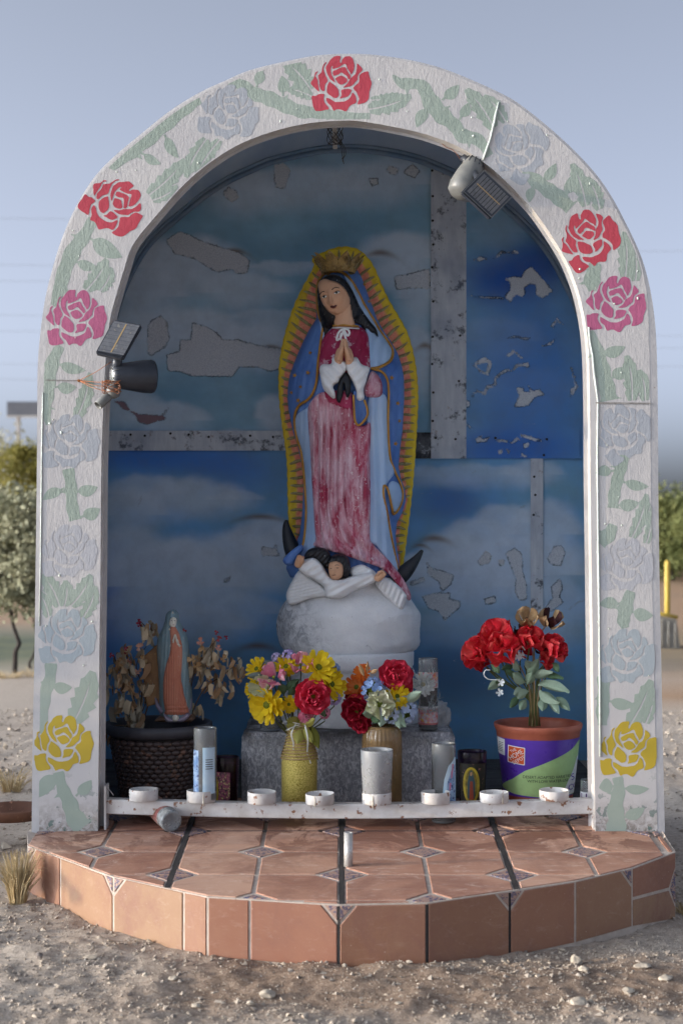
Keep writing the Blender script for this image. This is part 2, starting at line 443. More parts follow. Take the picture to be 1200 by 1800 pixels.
def clip(poly, bound):
    """Sutherland-Hodgman against a convex ccw polygon"""
    out = list(poly)
    for i in range(len(bound)):
        a = bound[i]; b = bound[(i + 1) % len(bound)]; src = out; out = []
        side = lambda p: (b[0] - a[0]) * (p[1] - a[1]) - (b[1] - a[1]) * (p[0] - a[0])
        for j in range(len(src)):
            p, q = src[j], src[(j + 1) % len(src)]; sp, sq = side(p), side(q)
            if sp >= 0: out.append(p)
            if (sp >= 0) != (sq >= 0):
                u = sp / (sp - sq); out.append((p[0] + (q[0] - p[0]) * u, p[1] + (q[1] - p[1]) * u))
        if not out: return []
    return out
# core (grout-coloured), 6 mm under the tile faces
bm = bmesh.new(); top = []; bot = []
for i, (x, y) in enumerate(SLAB):
    top.append(bm.verts.new((x, y, slab_z(y) - 0.0005))); bot.append(bm.verts.new((x, y, -0.12)))
bm.faces.new(top); n = len(top)
for i in range(n): bm.faces.new((bot[i], bot[(i + 1) % n], top[(i + 1) % n], top[i]))
bmesh.ops.recalc_face_normals(bm, faces=bm.faces)
bmobj('mortar_core', bm, GROUT, step)
hull = []  # convex, ccw outline inset a little for the tiles
TX = 0.2025; g = 0.0052; CL = 0.053
bound = [(x * .992, y + .004) for x, y in SLAB[1:-3]]
bound = [(-0.80, 4.6)] + [(-0.80, 4.19)] + [(x, y + .006) for x, y in FR] + [(0.83, 4.19), (0.83, 4.6)]
cx0 = 0
rows = [4.6, 4.355, 4.199, 3.999, 3.800, 3.600, 3.400]
DIAM = set()
def corner_clipped(x0, x1, y0, y1, i, j):
    """tile with two opposite corners cut where the small diamond tiles sit"""
    c = []
    def cut(ix, jy): return (ix + jy) % 2 == 0
    X = (x0 + g, x1 - g); Y = (y0 + g, y1 - g)
    for (xx, yy, ii, jj, d) in ((0, 0, i, j + 1, 'a'), (1, 0, i + 1, j + 1, 'b'), (1, 1, i + 1, j, 'c'), (0, 1, i, j, 'd')):
        px, py = X[xx], Y[yy]
        if cut(ii, jj):
            sx = 1 if xx == 0 else -1; sy = 1 if yy == 0 else -1
            A = (px, py + sy * CL); B = (px + sx * CL, py)
            c += [A, B] if d in 'ac' else [B, A]
        else: c.append((px, py))
    return c
for j in range(len(rows) - 1):
    y1, y0 = rows[j], rows[j + 1]
    for i in range(-5, 5):
        x0, x1 = i * TX + .001, (i + 1) * TX + .001
        wide = lambda k: k % 2 == 0
        a = .005 if wide(i) else 0; b = .005 if wide(i + 1) else 0
        poly = clip(corner_clipped(x0 + a, x1 - b, y0, y1, i, j), bound)
        if len(poly) > 2: prism('tile', poly, slab_z, 0.002, TILE, step)
for j in range(1, len(rows) - 1):
    for i in range(-4, 5):
        if (i + j) % 2: continue
        c = CL - .0085; X0 = i * TX + .001; Y0 = rows[j]
        for s in (-1, 1):
            gp = .007 if i % 2 == 0 else .0002
            if i % 2 == 0: quad = [[(X0 + s * gp, Y0 - c), (X0 + s * (c + gp), Y0 - .002), (X0 + s * gp, Y0 - .002)], [(X0 + s * gp, Y0 + .003), (X0 + s * (c + gp), Y0 + .003), (X0 + s * gp, Y0 + c)]]
            elif s == 1: quad = [[(X0 - c, Y0), (X0, Y0 - c), (X0 + c, Y0), (X0, Y0 + c)]]
            else: quad = []
            for q in quad:
                ar = sum(q[k][0] * q[(k + 1) % len(q)][1] - q[(k + 1) % len(q)][0] * q[k][1] for k in range(len(q)))
                q = clip(q if ar > 0 else q[::-1], bound)
                if len(q) > 2: prism('diamond_tile', q, slab_z, 0.001, SCROLL, step, .005, .0008)
for k in (-2, 0, 2):
    X0 = k * TX + .001; yf = min(p[1] for p in FR if abs(p[0] - X0) < .2) + .004
    yf = np.interp(X0, [p[0] for p in FR], [p[1] for p in FR]) + .004
    prism('dark_joint', [(X0 - .0056 - .0022 * rng.random(), yf + (4.58 - yf) * i / 40) for i in range(40, -1, -1)] + [(X0 + .0056 + .0022 * rng.random(), yf + (4.58 - yf) * i / 40) for i in range(41)], slab_z, .0008, DARKJ, step, .002, .0004)
prism('dark_joint', [(-.66, 4.199), (.66, 4.199), (.66, 4.2065), (-.66, 4.2065)], slab_z, .0009, DARKJ, step, .002, .0004)
# tiles on the curved front
splits = {0: [110], 1: [325], 2: [440]}
blue = {(0, 'r'), (1, 'l'), (2, 'r'), (3, 'l'), (4, 'r'), (5, 'l'), (6, 'r'), (0, 'l')}
for s in range(len(FR) - 1):
    A, B = FR[s], FR[s + 1]; pxa, pxb = front_px[s][0], front_px[s + 1][0]
    cuts = [pxa] + splits.get(s, []) + [pxb]; zb = lambda f: -.06
    dx, dy = B[0] - A[0], B[1] - A[1]; L = math.hypot(dx, dy); ux, uy = dx / L, dy / L; nx_, ny_ = uy, -ux
    zbA = CAM_Z - (front_bot[s] - 900) / FPX * A[1] - .02; zbB = CAM_Z - (front_bot[s + 1] - 900) / FPX * B[1] - .02
    for q in range(len(cuts) - 1):
        f0 = (cuts[q] - pxa) / (pxb - pxa) * L + .0034; f1 = (cuts[q + 1] - pxa) / (pxb - pxa) * L - .0034
        zt = lambda f: slab_z(A[1] + uy * f) - .003
        zl = lambda f: zbA + (zbB - zbA) * f / L
        def face(poly, h, mat, nm):
            n = len(poly); V = []
            cf = sum(p[0] for p in poly) / n; cz = sum(p[1] for p in poly) / n
            for (ins, d) in ((0, 0), (0, h - .0015), (.002, h)):
                for f, z in poly:
                    dd = math.hypot(f - cf, z - cz); k = 1 - ins / dd
                    ff = cf + (f - cf) * k; zz = cz + (z - cz) * k
                    V.append((A[0] + ux * ff + nx_ * d, A[1] + uy * ff + ny_ * d, zz))
            Fc = []
            for a in (0, n):
                for i in range(n): Fc.append((a + i, a + (i + 1) % n, a + n + (i + 1) % n, a + n + i))
            Fc.append(tuple(2 * n + i for i in range(n)))
            mesh(nm, V, Fc, mat, step, smooth=False)
        C2 = .043
        poly = [(f0, zl(f0)), (f1, zl(f1))]
        rb = q == len(cuts) - 2 and (s, 'r') in blue; lb = q == 0 and (s, 'l') in blue
        if s == 7:
            zm = lambda f: (zt(f) * .48 + zl(f) * .52)
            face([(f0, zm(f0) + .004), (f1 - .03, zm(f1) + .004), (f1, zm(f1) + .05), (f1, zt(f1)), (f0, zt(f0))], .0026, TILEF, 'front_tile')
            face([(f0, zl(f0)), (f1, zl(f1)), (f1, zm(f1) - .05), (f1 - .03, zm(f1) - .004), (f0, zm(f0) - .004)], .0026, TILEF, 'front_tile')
            face([(f1 - .022, zm(f1)), (f1, zm(f1) - .04), (f1, zm(f1) + .04)], .0022, SCROLL, 'diamond_tile'); continue
        poly += [(f1, zt(f1) - C2), (f1 - C2 * .85, zt(f1))] if rb else [(f1, zt(f1))]
        poly += [(f0 + C2 * .85, zt(f0)), (f0, zt(f0) - C2)] if lb else [(f0, zt(f0))]
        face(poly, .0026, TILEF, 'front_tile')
        if rb: face([(f1, zt(f1) - C2 + .010), (f1, zt(f1)), (f1 - C2 * .85 + .008, zt(f1))], .0022, SCROLL, 'diamond_tile')
        if lb: face([(f0, zt(f0) - C2 + .010), (f0 + C2 * .85 - .008, zt(f0)), (f0, zt(f0))], .0022, SCROLL, 'diamond_tile')
        if q == len(cuts) - 2 and s < 7 and s in (2, 3, 4):  # open black joint between front tiles
            face([(f1 + .0008, zl(f1)), (f1 + .0065, zl(f1)), (f1 + .0065, zt(f1)), (f1 + .0008, zt(f1))], .0008, DARKJ, 'dark_joint')
# pipe stub standing in the centre joint
pb = P(612, 1523, 1.1021 / ((1523 - 900) / FPX + SL))
pipe = thing('pipe_stub', (pb.x, pb.y, slab_z(pb.y)), 'short white pipe stub standing upright in the centre of the tiled step', 'pipe')
STEEL = pm('pale_painted_steel', lin(200, 198, 194), lin(176, 170, 164), lin(120, 100, 84), scale=40, rough=.35, metal=.3, chip=.7, chipscale=140)
ri, ro, hh = .0085, .0108, .083
lathe('pipe_wall', [(ri, -.01), (ro, -.01), (ro, hh), (ri, hh - .001), (ri, -.01)], (pb.x, pb.y, slab_z(pb.y)), STEEL, pipe, 24, cap=False)
lathe('sand_plug', [(0, 0), (ri, 0), (ri, .055), (0, .058)], (pb.x, pb.y, slab_z(pb.y)), pm('sand_fill', lin(120, 100, 80), lin(150, 130, 108), scale=200, rough=.95), pipe, 16, cap=False)
# ------------------------------------------------------------------ the arched niche
YF, YB = 4.20, 5.27
arch = thing('arched_shrine', (0, 4.7, 0.16), 'white painted arched metal niche with stencilled roses and a sky painted inside', 'shrine')
outer_px = [(56, 1470), (58, 1300), (61, 1150), (63, 1000), (65, 850), (66, 720), (67, 640), (72, 580), (80, 525), (92, 475), (109, 420), (133, 365), (165, 313), (200, 276), (250, 234), (300, 194), (352, 162), (398, 141), (440, 123), (520, 104), (572, 96), (640, 95), (706, 103), (760, 115), (806, 131), (880, 164), (922, 190), (988, 245), (1040, 298), (1072, 342), (1100, 394), (1125, 448), (1140, 500), (1149, 555), (1153, 610), (1155, 700), (1156, 850), (1158, 1000), (1161, 1150), (1164, 1300), (1168, 1478)]
inner_px = [(172, 1470), (174, 1300), (175, 1150), (177, 1000), (178, 850), (180, 760), (183, 690), (187, 620), (194, 560), (205, 518), (218, 475), (234, 430), (274, 380), (320, 328), (366, 288), (420, 254), (480, 231), (540, 217), (600, 212), (640, 214), (716, 228), (760, 240), (810, 260), (860, 293), (900, 330), (936, 368), (966, 410), (993, 455), (1012, 500), (1025, 550), (1033, 610), (1036, 700), (1037, 850), (1039, 1000), (1041, 1150), (1043, 1300), (1046, 1478)]
OUT = resample(catmull(outer_px, 5), 8, closed=False); INN = resample(catmull(inner_px, 5), 8, closed=False)
NA = 300
def ev(pts, n):
    L = sum(math.dist(pts[i], pts[i + 1]) for i in range(len(pts) - 1)); r = resample(pts, L / n, False); return r[:n + 1]
OUT = ev(OUT, NA); INN = ev(INN, NA)
def offset(poly, d):
    out = []
    for i, p in enumerate(poly):
        a = np.array(poly[max(i - 1, 0)]); b = np.array(poly[min(i + 1, len(poly) - 1)]); tt = b - a; tt = tt / (np.linalg.norm(tt) + 1e-9)
        out.append((p[0] - tt[1] * -d, p[1] + tt[0] * -d))
    return out
# white paint with brush relief
def paint(name, c1, c2, relief=.55, dirt=True, c3=None):
    t = NT(name); v = t.coord('Object')
    w = t.n('ShaderNodeTexWave'); 
    n1 = t.noise(t.coord('Object', (1, 1, .25)), 130, 4, .6, .6); n2 = t.noise(v, 55, 5, .65, .8); n3 = t.noise(v, 210, 2, .5); n4 = t.noise(v, 6, 4, .6)
    col = t.mix(t.ramp(n4, .35, .7), c1, c2)
    if c3: col = t.mix(t.ramp(n2, .64, .72, 0, .6), col, c3)
    geo = t.n('ShaderNodeNewGeometry'); sx = t.n('ShaderNodeSeparateXYZ'); t.l(geo.outputs['Position'], sx.inputs[0])
    if dirt:
        low = t.ramp(sx.outputs[2], .155, .27, 1, 0)
        g = t.math('MULTIPLY', low, t.ramp(n2, .38, .6))
        col = t.mix(g, col, lin(108, 98, 86))
        ch = t.math('MULTIPLY', t.ramp(sx.outputs[2], .16, .36, 1, 0), t.ramp(t.noise(v, 38, 3, .6), .60, .63))
        col = t.mix(ch, col, lin(84, 110, 104))
        col = t.mix(t.ramp(t.noise(v, 90, 3), .76, .78), col, lin(120, 92, 74))
    t.set(Base_Color=col, Roughness=t.ramp(n1, .3, .7, .4, .6), Specular_IOR_Level=.4)
    fade = t.ramp(sx.outputs[2], .5, 1.0, .25, 1.0)
    hgt = t.math('MULTIPLY', t.math('ADD', t.math('MULTIPLY', n1, .5), t.math('ADD', t.math('MULTIPLY', n2, .7), t.math('MULTIPLY', t.ramp(n3, .66, .74), .55))), fade)
    t.bump(hgt, relief, .006)
    return t.m
WHITE = paint('white_enamel', lin(196, 193, 191), lin(184, 182, 183), .34)
WTRIM = pm('white_trim', lin(190, 188, 188), lin(174, 173, 175), lin(110, 78, 62), scale=14, rough=.5, bump=.3, bscale=90, chip=.70, chipscale=50)
def ring_face(name, A, B, YA, YBk, mat, rows=6):
    V, F = [], []
    for k in range(rows + 1):
        f = k / rows
        for a, b in zip(A, B):
            V.append(P(a[0] + (b[0] - a[0]) * f, a[1] + (b[1] - a[1]) * f, YA + (YBk - YA) * f))
    n = len(A)
    for k in range(rows):
        for i in range(n - 1): F.append((k * n + i, k * n + i + 1, (k + 1) * n + i + 1, (k + 1) * n + i))
    return mesh(name, V, F, mat, arch)
def wband(py):  # width of the bent-back edge on the legs
    return 3 + 10 * float(sstep(430, 620, py))
FACE_O = [(p[0] + (wband(p[1]) if p[0] < 600 else -wband(p[1])), p[1] + (0 if p[1] > 500 else 3)) for p in OUT]
ring_face('front_face', FACE_O, INN, YF, YF, WHITE, 8)
ring_face('edge_trim', OUT, FACE_O, YF + .0014, YF + .0004, WTRIM, 3)
def extrude_line(name, pts, y0, y1, mat, back=None, inset=0, seg=4, at=YF):
    V, F = [], []; n = len(pts)
    for k in range(seg + 1):
        Y = y0 + (y1 - y0) * k / seg
        for p in pts:
            q = P(p[0], p[1], at); V.append((q.x, Y, q.z))
    for k in range(seg):
        for i in range(n - 1): F.append((k * n + i, (k + 1) * n + i, (k + 1) * n + i + 1, k * n + i + 1))
    return mesh(name, V, F, mat, arch)
extrude_line('inner_flange', INN, YF, YF + .045, pm('flange_white', lin(206, 202, 196), lin(186, 180, 174), lin(120, 74, 56), scale=12, rough=.5, bump=.25, bscale=80, chip=.69, chipscale=34))
INN2 = offset(INN, 4)
extrude_line('flange_lip', offset(INN, 7), YF + .045, YF + .049, WTRIM, seg=1)
ring_face('flange_return', INN, offset(INN, -12), YF + .045, YF + .045, WTRIM, 1)
extrude_line('outer_shell', OUT, YF + .0014, YB + .012, pm('shell_white', lin(214, 212, 212), lin(190, 186, 184), lin(130, 110, 96), scale=6, rough=.6, bump=.3, bscale=40, chip=.72), seg=8)
# paint fields of the sky picture ------------------------------------------------
def cloud_field(X, Y):
    el = [(520, 335, 150, 48, .8), (670, 325, 110, 48, .75), (420, 345, 75, 52, .7), (330, 470, 120, 62, .9), (255, 520, 85, 60, .8), (425, 515, 95, 40, .75), (500, 472, 100, 13, .7),
          (330, 595, 120, 62, .85), (455, 612, 90, 52, .85), (235, 600, 70, 62, .7), (705, 455, 85, 52, .9), (735, 525, 45, 62, .8), (690, 492, 70, 32, .7), (300, 738, 75, 34, .7), (225, 722, 70, 42, .7), (405, 772, 65, 20, .6), (478, 735, 34, 46, .8), (735, 640, 34, 80, .85), (470, 560, 80, 20, .6),
          (255, 868, 90, 36, .6), (335, 880, 110, 44, .7), (230, 905, 75, 52, .65), (410, 880, 60, 18, .5), (330, 985, 60, 42, .8), (225, 985, 95, 62, .8), (310, 1030, 150, 92, .85), (420, 1000, 95, 72, .8), (465, 950, 72, 46, .8), (490, 985, 60, 62, .8), (345, 1105, 110, 48, .55), (240, 1090, 90, 60, .55), (420, 1080, 90, 40, .5),
          (885, 918, 55, 36, .7), (955, 938, 75, 62, .75), (840, 960, 75, 52, .75), (785, 972, 55, 42, .75), (900, 1010, 160, 80, .8), (805, 1030, 120, 66, .75), (735, 1010, 45, 45, .8), (820, 838, 160, 26, .5), (935, 835, 62, 30, .55), (980, 1090, 70, 80, .5), (830, 1110, 150, 40, .3), (700, 300, 60, 40, .4), (890, 350, 60, 60, .45), (870, 410, 60, 34, .4), (880, 600, 80, 50, .3), (620, 300, 120, 40, .3), (930, 690, 90, 50, .14)]
    d = np.zeros(X.shape)
    wx = 9 * fbm(X / 55, Y / 55, 3); wy = 9 * fbm(X / 50 + 40, Y / 50, 3)
    for cx, cy, rx, ry, a in el:
        r = np.hypot((X + wx - cx) / rx, (Y + wy - cy) / ry)
        up = (Y < cy)
        e = a * np.where(up, 1 - sstep(.70, 1.08, r), 1 - sstep(.15, 1.15, r))
        d = d + e * (1 - d)
    return d
PEEL = []
def pl(ox, oy, s, *pts): PEEL.append([(ox + x / s, oy + y / s) for x, y in pts])
c3 = (180, 220, 3.75); c4 = (180, 520, 3.75); c6 = (720, 280, 3.75); c7 = (720, 560, 3.75); c8 = (720, 800, 3.75); c5 = (180, 780, 3.75); ct = (640, 90, 5)
pl(*c3, (420, 760), (500, 705), (560, 715), (640, 760), (760, 800), (900, 840), (970, 890), (955, 975), (880, 980), (860, 950), (760, 970), (700, 940), (610, 880), (480, 850))
pl(*c3, (795, 450), (830, 410), (880, 430), (905, 480), (850, 510), (805, 470)); pl(*c3, (1130, 260), (1200, 250), (1240, 300), (1200, 420), (1140, 410))
pl(*c4, (300, 200), (330, 160), (380, 130), (430, 170), (430, 230), (445, 280), (410, 340), (320, 395), (300, 380))
pl(*c4, (510, 360), (515, 290), (585, 290), (595, 180), (680, 200), (760, 250), (790, 290), (900, 290), (960, 310), (1050, 330), (1190, 350), (1165, 480), (1110, 500), (1030, 470), (900, 470), (860, 530), (700, 530), (600, 530), (510, 500), (430, 495), (425, 390), (500, 370))
pl(*c6, (625, 790), (690, 770), (735, 780), (750, 740), (800, 705), (850, 760), (910, 830), (940, 870), (910, 890), (870, 920), (830, 890), (830, 830), (790, 820), (750, 850), (760, 880), (740, 910), (700, 890), (670, 920), (665, 940), (620, 910), (660, 860), (660, 810))
pl(*c6, (420, 668), (460, 640), (510, 655), (460, 672)); pl(*c6, (550, 655), (600, 605), (660, 615), (610, 618), (570, 655)); pl(*c6, (670, 610), (690, 595), (720, 620), (680, 625)); pl(*c6, (-100, 770), (0, 755), (130, 720), (137, 850), (0, 850), (-90, 860)); pl(*c6, (400, 902), (470, 905), (620, 912), (620, 920), (470, 915))
pl(*ct, (190, 1050), (220, 1005), (300, 1030), (290, 1080), (250, 1090)); pl(*ct, (340, 1070), (420, 990), (490, 1050), (440, 1110)); pl(*ct, (40, 1120), (120, 1120), (120, 1170), (70, 1190))
pl(*c7, (410, 300), (490, 250), (545, 290), (535, 305), (520, 288), (440, 300), (435, 325)); pl(*c7, (440, 325), (500, 360), (520, 290), (545, 292), (515, 380), (455, 350))
pl(*c7, (630, 245), (680, 205), (745, 260), (730, 262), (690, 225), (650, 255)); pl(*c7, (665, 350), (700, 300), (780, 288), (785, 320), (720, 312), (680, 345))
pl(*c7, (410, 490), (440, 470), (490, 488), (500, 445), (555, 430), (555, 390), (600, 350), (650, 325), (655, 345), (600, 368), (572, 400), (570, 442), (512, 462), (495, 502), (440, 482), (412, 520))
pl(*c7, (700, 455), (750, 455), (745, 480), (790, 485), (775, 440), (810, 480), (850, 465), (885, 500), (820, 520), (780, 575), (685, 585), (720, 510)); pl(*c7, (1060, 320), (1098, 430), (1105, 445), (1062, 530), (1055, 465), (1088, 440))
pl(*c7, (730, 760), (870, 800), (830, 812), (730, 778)); pl(*c7, (425, 800), (480, 765), (470, 795), (525, 780), (500, 812), (440, 818)); pl(*c7, (560, 795), (645, 800), (640, 818), (570, 808)); pl(*c7, (660, 822), (700, 785), (722, 795), (680, 828)); pl(*c7, (730, 875), (770, 912), (735, 912)); pl(*c7, (745, 830), (790, 812), (780, 850), (750, 858)); pl(*c7, (360, 680), (415, 725), (400, 728)); pl(*c7, (870, 185), (960, 132), (945, 168)); pl(*c7, (930, 45), (970, -5), (1012, 45), (970, 18), (942, 62)); pl(*c7, (640, 130), (690, 115), (790, 130), (780, 142), (700, 125)); pl(*c7, (365, 545), (395, 540), (390, 590), (375, 585)); pl(*c7, (580, 870), (610, 865), (605, 885), (585, 892)); pl(*c7, (635, 860), (660, 870), (650, 892))
pl(*c8, (110, 710), (150, 750), (200, 760), (290, 790), (270, 850), (210, 900), (190, 830), (120, 790)); pl(*c8, (80, 930), (160, 910), (265, 910), (260, 950), (330, 960), (330, 1000), (230, 1090), (190, 1030), (120, 1010)); pl(*c8, (445, 700), (500, 635), (540, 660), (525, 710), (465, 730)); pl(*c8, (630, 650), (690, 610), (740, 660), (740, 760), (770, 860), (770, 950), (720, 960), (690, 900), (700, 820), (650, 700))
pl(*c8, (905, 680), (950, 600), (1000, 600), (1025, 640), (990, 730), (930, 725)); pl(*c8, (930, 870), (990, 810), (1005, 880), (980, 930), (1010, 970), (930, 1030), (890, 1010), (940, 940)); pl(*c8, (490, 950), (560, 930), (570, 970), (500, 985)); pl(*c8, (0, 840), (95, 800), (100, 830), (10, 860)); pl(*c8, (580, 690), (620, 685), (620, 730), (590, 730)); pl(*c5, (1050, 680), (1130, 690), (1140, 660), (1165, 740), (1050, 740)); pl(*c5, (800, 900), (850, 868), (840, 900), (815, 914))
NPINK = len(PEEL); pl(*c4, (80, 690), (150, 700), (180, 750), (250, 780), (380, 790), (440, 740), (400, 790), (425, 810), (350, 830), (300, 850), (240, 830), (210, 780), (130, 740))
BROWN = [(412, 441, 24, 4.5), (668, 444, 24, 5), (456, 908, 40, 4.5), (762, 946, 26, 5.5), (738, 958, 16, 3.5), (452, 1135, 32, 6), (476, 610, 22, 4), (746, 607, 14, 5), (545, 500, 16, 4)]
UP_B = np.array(lin(160, 204, 224)); UP_B2 = np.array(lin(130, 178, 204)); DEEP = np.array(lin(66, 132, 220)); LOWB = np.array(lin(122, 184, 232)); CLD = np.array(lin(230, 240, 250))
def sky_paint(X, Y, right):
    n = fbm(X / 130, Y / 70, 4)[:, None]
    up = UP_B + (UP_B2 - UP_B) * np.clip(.5 + n, 0, 1)
    low = LOWB + (UP_B2 - LOWB) * np.clip(.35 + n, 0, 1)
    f = sstep(740, 800, Y)[:, None] * 1.0
    base = up * (1 - f) + low * f
    def blob(cx, cy, rx, ry, col, a):
        nonlocal base
        m = a * np.exp(-(((X - cx + 10 * fbm(X / 60, Y / 60, 3)) / rx) ** 2 + ((Y - cy) / ry) ** 2) ** 1.3)[:, None]; base = base * (1 - m) + np.array(col) * m
    if right:
        blob(930, 660, 130, 190, lin(76, 138, 214), .95); blob(890, 490, 80, 46, lin(40, 98, 190), .95); blob(950, 460, 60, 40, lin(32, 88, 180), .8); blob(900, 790, 120, 40, lin(42, 110, 206), .8)
    blob(250, 800, 120, 34, DEEP, .95); blob(380, 810, 90, 30, DEEP, .8); blob(430, 840, 60, 30, DEEP, .5); blob(190, 1050, 26, 90, DEEP, .9); blob(200, 1140, 60, 80, DEEP, .4); blob(790, 880, 70, 40, lin(44, 100, 180), .7); blob(330, 1200, 120, 60, lin(64, 104, 148), .8); blob(800, 1180, 120, 70, lin(64, 108, 152), .8); blob(560, 1150, 80, 100, lin(70, 108, 146), .6)
    c = cloud_field(X, Y) * (0.9 if not right else .62)
    c = c * (1 - .85 * sstep(1090, 1230, Y)) if not right else c * .6
    c = c[:, None]
    col = base * (1 - c) + CLD * c
    b = np.zeros(X.shape)
    for cx, cy, rx, ry in BROWN:
        yy = Y - cy - 6 * ((X - cx) / rx) ** 2
        b = np.maximum(b, np.exp(-(((X - cx) / rx) ** 2 + (yy / ry) ** 2)))
    b = b[:, None] * .8
    return col * (1 - b) + np.array(lin(120, 82, 36)) * b
def peel_field(X, Y):
    m = np.full(X.shape, -99.)
    pk = np.zeros(X.shape)
    for i, p in enumerate(PEEL):
        a = np.array(p); lo = a.min(0) - 14; hi = a.max(0) + 14
        s = (X > lo[0]) & (X < hi[0]) & (Y > lo[1]) & (Y < hi[1])
        if not s.any(): continue
        d = sdist(p, X[s], Y[s]); m[s] = np.maximum(m[s], d)
        if i >= NPINK: pk[s] = np.maximum(pk[s], (d > -3) * 1.0)
    return np.clip(m / 12, -1, 1) * .5 + .5, pk
t = NT('peeling_sky_mural'); v = t.coord('Object')
n1 = t.noise(v, 120, 4, .65); n2 = t.noise(v, 16, 5, .65); n3 = t.noise(v, 300, 2, .6)
pe = t.math('ADD', t.attr('peel', 'Fac'), t.math('MULTIPLY', t.math('SUBTRACT', n1, .5), .30))
fac = t.ramp(pe, .50, .53); rim = t.math('MULTIPLY', t.ramp(pe, .43, .48), t.ramp(pe, .50, .55, 1, 0))
bare = t.mix(t.attr('pink', 'Fac'), t.mix(t.ramp(n3, .4, .65), lin(226, 228, 230), lin(202, 205, 210)), lin(150, 120, 126))
col = t.mix(t.ramp(n2, .4, .75, 0, .22), t.attr('paint'), lin(126, 132, 140))
col = t.mix(t.ramp(n1, .72, .76, 0, .5), col, lin(150, 154, 158))
col = t.mix(fac, col, bare)
col = t.mix(t.math('MULTIPLY', rim, t.ramp(n2, .46, .6, 0, .75)), col, lin(70, 72, 78)); col = t.mix(t.math('MULTIPLY', rim, t.ramp(n2, .46, .36, 0, .7)), col, lin(226, 226, 224))
scr = t.noise(t.coord('Object', (1, 1, 3.5)), 24, 6, .75, 1.5); col = t.mix(t.ramp(scr, .67, .71, 0, .55), col, lin(196, 200, 204)); col = t.mix(t.ramp(t.noise(v, 11, 6, .8, .6), .66, .72, 0, .35), col, lin(120, 112, 104))
t.set(Base_Color=col, Roughness=t.ramp(n2, .3, .7, .42, .62), Specular_IOR_Level=.45)
t.bump(t.math('ADD', t.math('MULTIPLY', fac, -1.0), t.math('ADD', t.math('MULTIPLY', rim, .9), t.math('MULTIPLY', n2, .25))), .5, .003)
MURAL = t.m
OUTB = np.array([((P(p[0], p[1], YF).x) / YB * FPX + 600, 900 - (P(p[0], p[1], YF).z - CAM_Z) / YB * FPX) for p in OUT])
def yof(px):   # top of the back wall outline (in photo rows) above a column
    return None
def panel(name, x0, y0, x1, y1, dY, right=False, mat=MURAL, step=3.4, label=None, warp=0):
    gx = np.arange(x0, x1 + .1, (x1 - x0) / max(2, round((x1 - x0) / step))); gy = np.arange(y0, y1 + .1, (y1 - y0) / max(2, round((y1 - y0) / step)))
    X, Yy = np.meshgrid(gx, gy); poly = [(OUTB[0][0], 1500)] + [tuple(p) for p in OUTB] + [(OUTB[-1][0], 1500)]
    ins = inside(poly, X.ravel(), Yy.ravel()).reshape(X.shape)
    id_ = np.arange(X.size).reshape(X.shape)
    Fq = np.stack([id_[:-1, :-1], id_[1:, :-1], id_[1:, 1:], id_[:-1, 1:]], -1).reshape(-1, 4)
    ok = ins.ravel()[Fq].all(1); Fq = Fq[ok]; used = np.unique(Fq); mp = -np.ones(X.size, int); mp[used] = np.arange(len(used)); Fq = mp[Fq]
    px, py = X.ravel()[used], Yy.ravel()[used]; Yw = YB - dY + warp * fbm(px / 160, py / 160, 2)
    V = np.stack([(px - 600) / FPX * Yw, Yw, CAM_Z + (900 - py) / FPX * Yw], -1)
    o = mesh(name, V, Fq.tolist(), mat, arch)
    if mat is MURAL:
        setattr_color(o, 'paint', sky_paint(px, py, right)); m, pk = peel_field(px, py); setattr_float(o, 'peel', m); setattr_float(o, 'pink', pk)
    if label: o['label'] = label
    return o
panel('back_panel', 150, 200, 790, 775, .006, warp=.006, label='large upper sheet of the back wall with pale clouds and grey peeling')
panel('back_panel', 812, 220, 1040, 806, .010, True, warp=.006, label='deep blue upper right sheet with flaking paint')
panel('back_panel', 150, 768, 1040, 1352, .002, warp=.008, label='lower sheet of the back wall with painted cloud bank')
panel('patch_panel', 951, 752, 1018, 806, .014, True)
t = NT('galvanised_strip'); v = t.coord('Object'); n1 = t.noise(t.coord('Object', (1, 1, .2)), 60, 5, .7); n2 = t.noise(v, 22, 5, .7); n3 = t.noise(v, 7, 3)
geo = t.n('ShaderNodeNewGeometry'); sx = t.n('ShaderNodeSeparateXYZ'); t.l(geo.outputs['Position'], sx.inputs[0])
col = t.mix(t.ramp(n1, .3, .7), lin(226, 228, 230), lin(200, 203, 208)); col = t.mix(t.ramp(n2, .57, .66, 0, .85), col, lin(66, 68, 76)); col = t.mix(t.ramp(t.noise(v, 30, 4, .7), .64, .7, 0, .7), col, lin(150, 118, 92)); col = t.mix(t.ramp(n3, .5, .75, 0, .4), col, lin(70, 96, 136))
t.set(Base_Color=col, Metallic=.05, Roughness=.45); t.bump(n2, .2, .003); GALV = t.m
panel('cover_strip', 757, 255, 819, 806, .016, mat=GALV, step=8, label='vertical galvanised strip over the joint in the back wall')
panel('cover_strip', 932, 806, 954, 1085, .010, mat=GALV, step=8, label='narrow vertical strip on the lower right back wall')
panel('cover_strip', 150, 757, 560, 792, .013, mat=GALV, step=8, label='dirty horizontal strip under the upper left sheet')
panel('cover_strip', 700, 760, 757, 806, .0125, mat=pm('tarred_sheet', lin(120, 122, 126), lin(44, 44, 48), lin(170, 172, 176), scale=26, rough=.7, bump=.4, bscale=50, chip=.6), step=8)
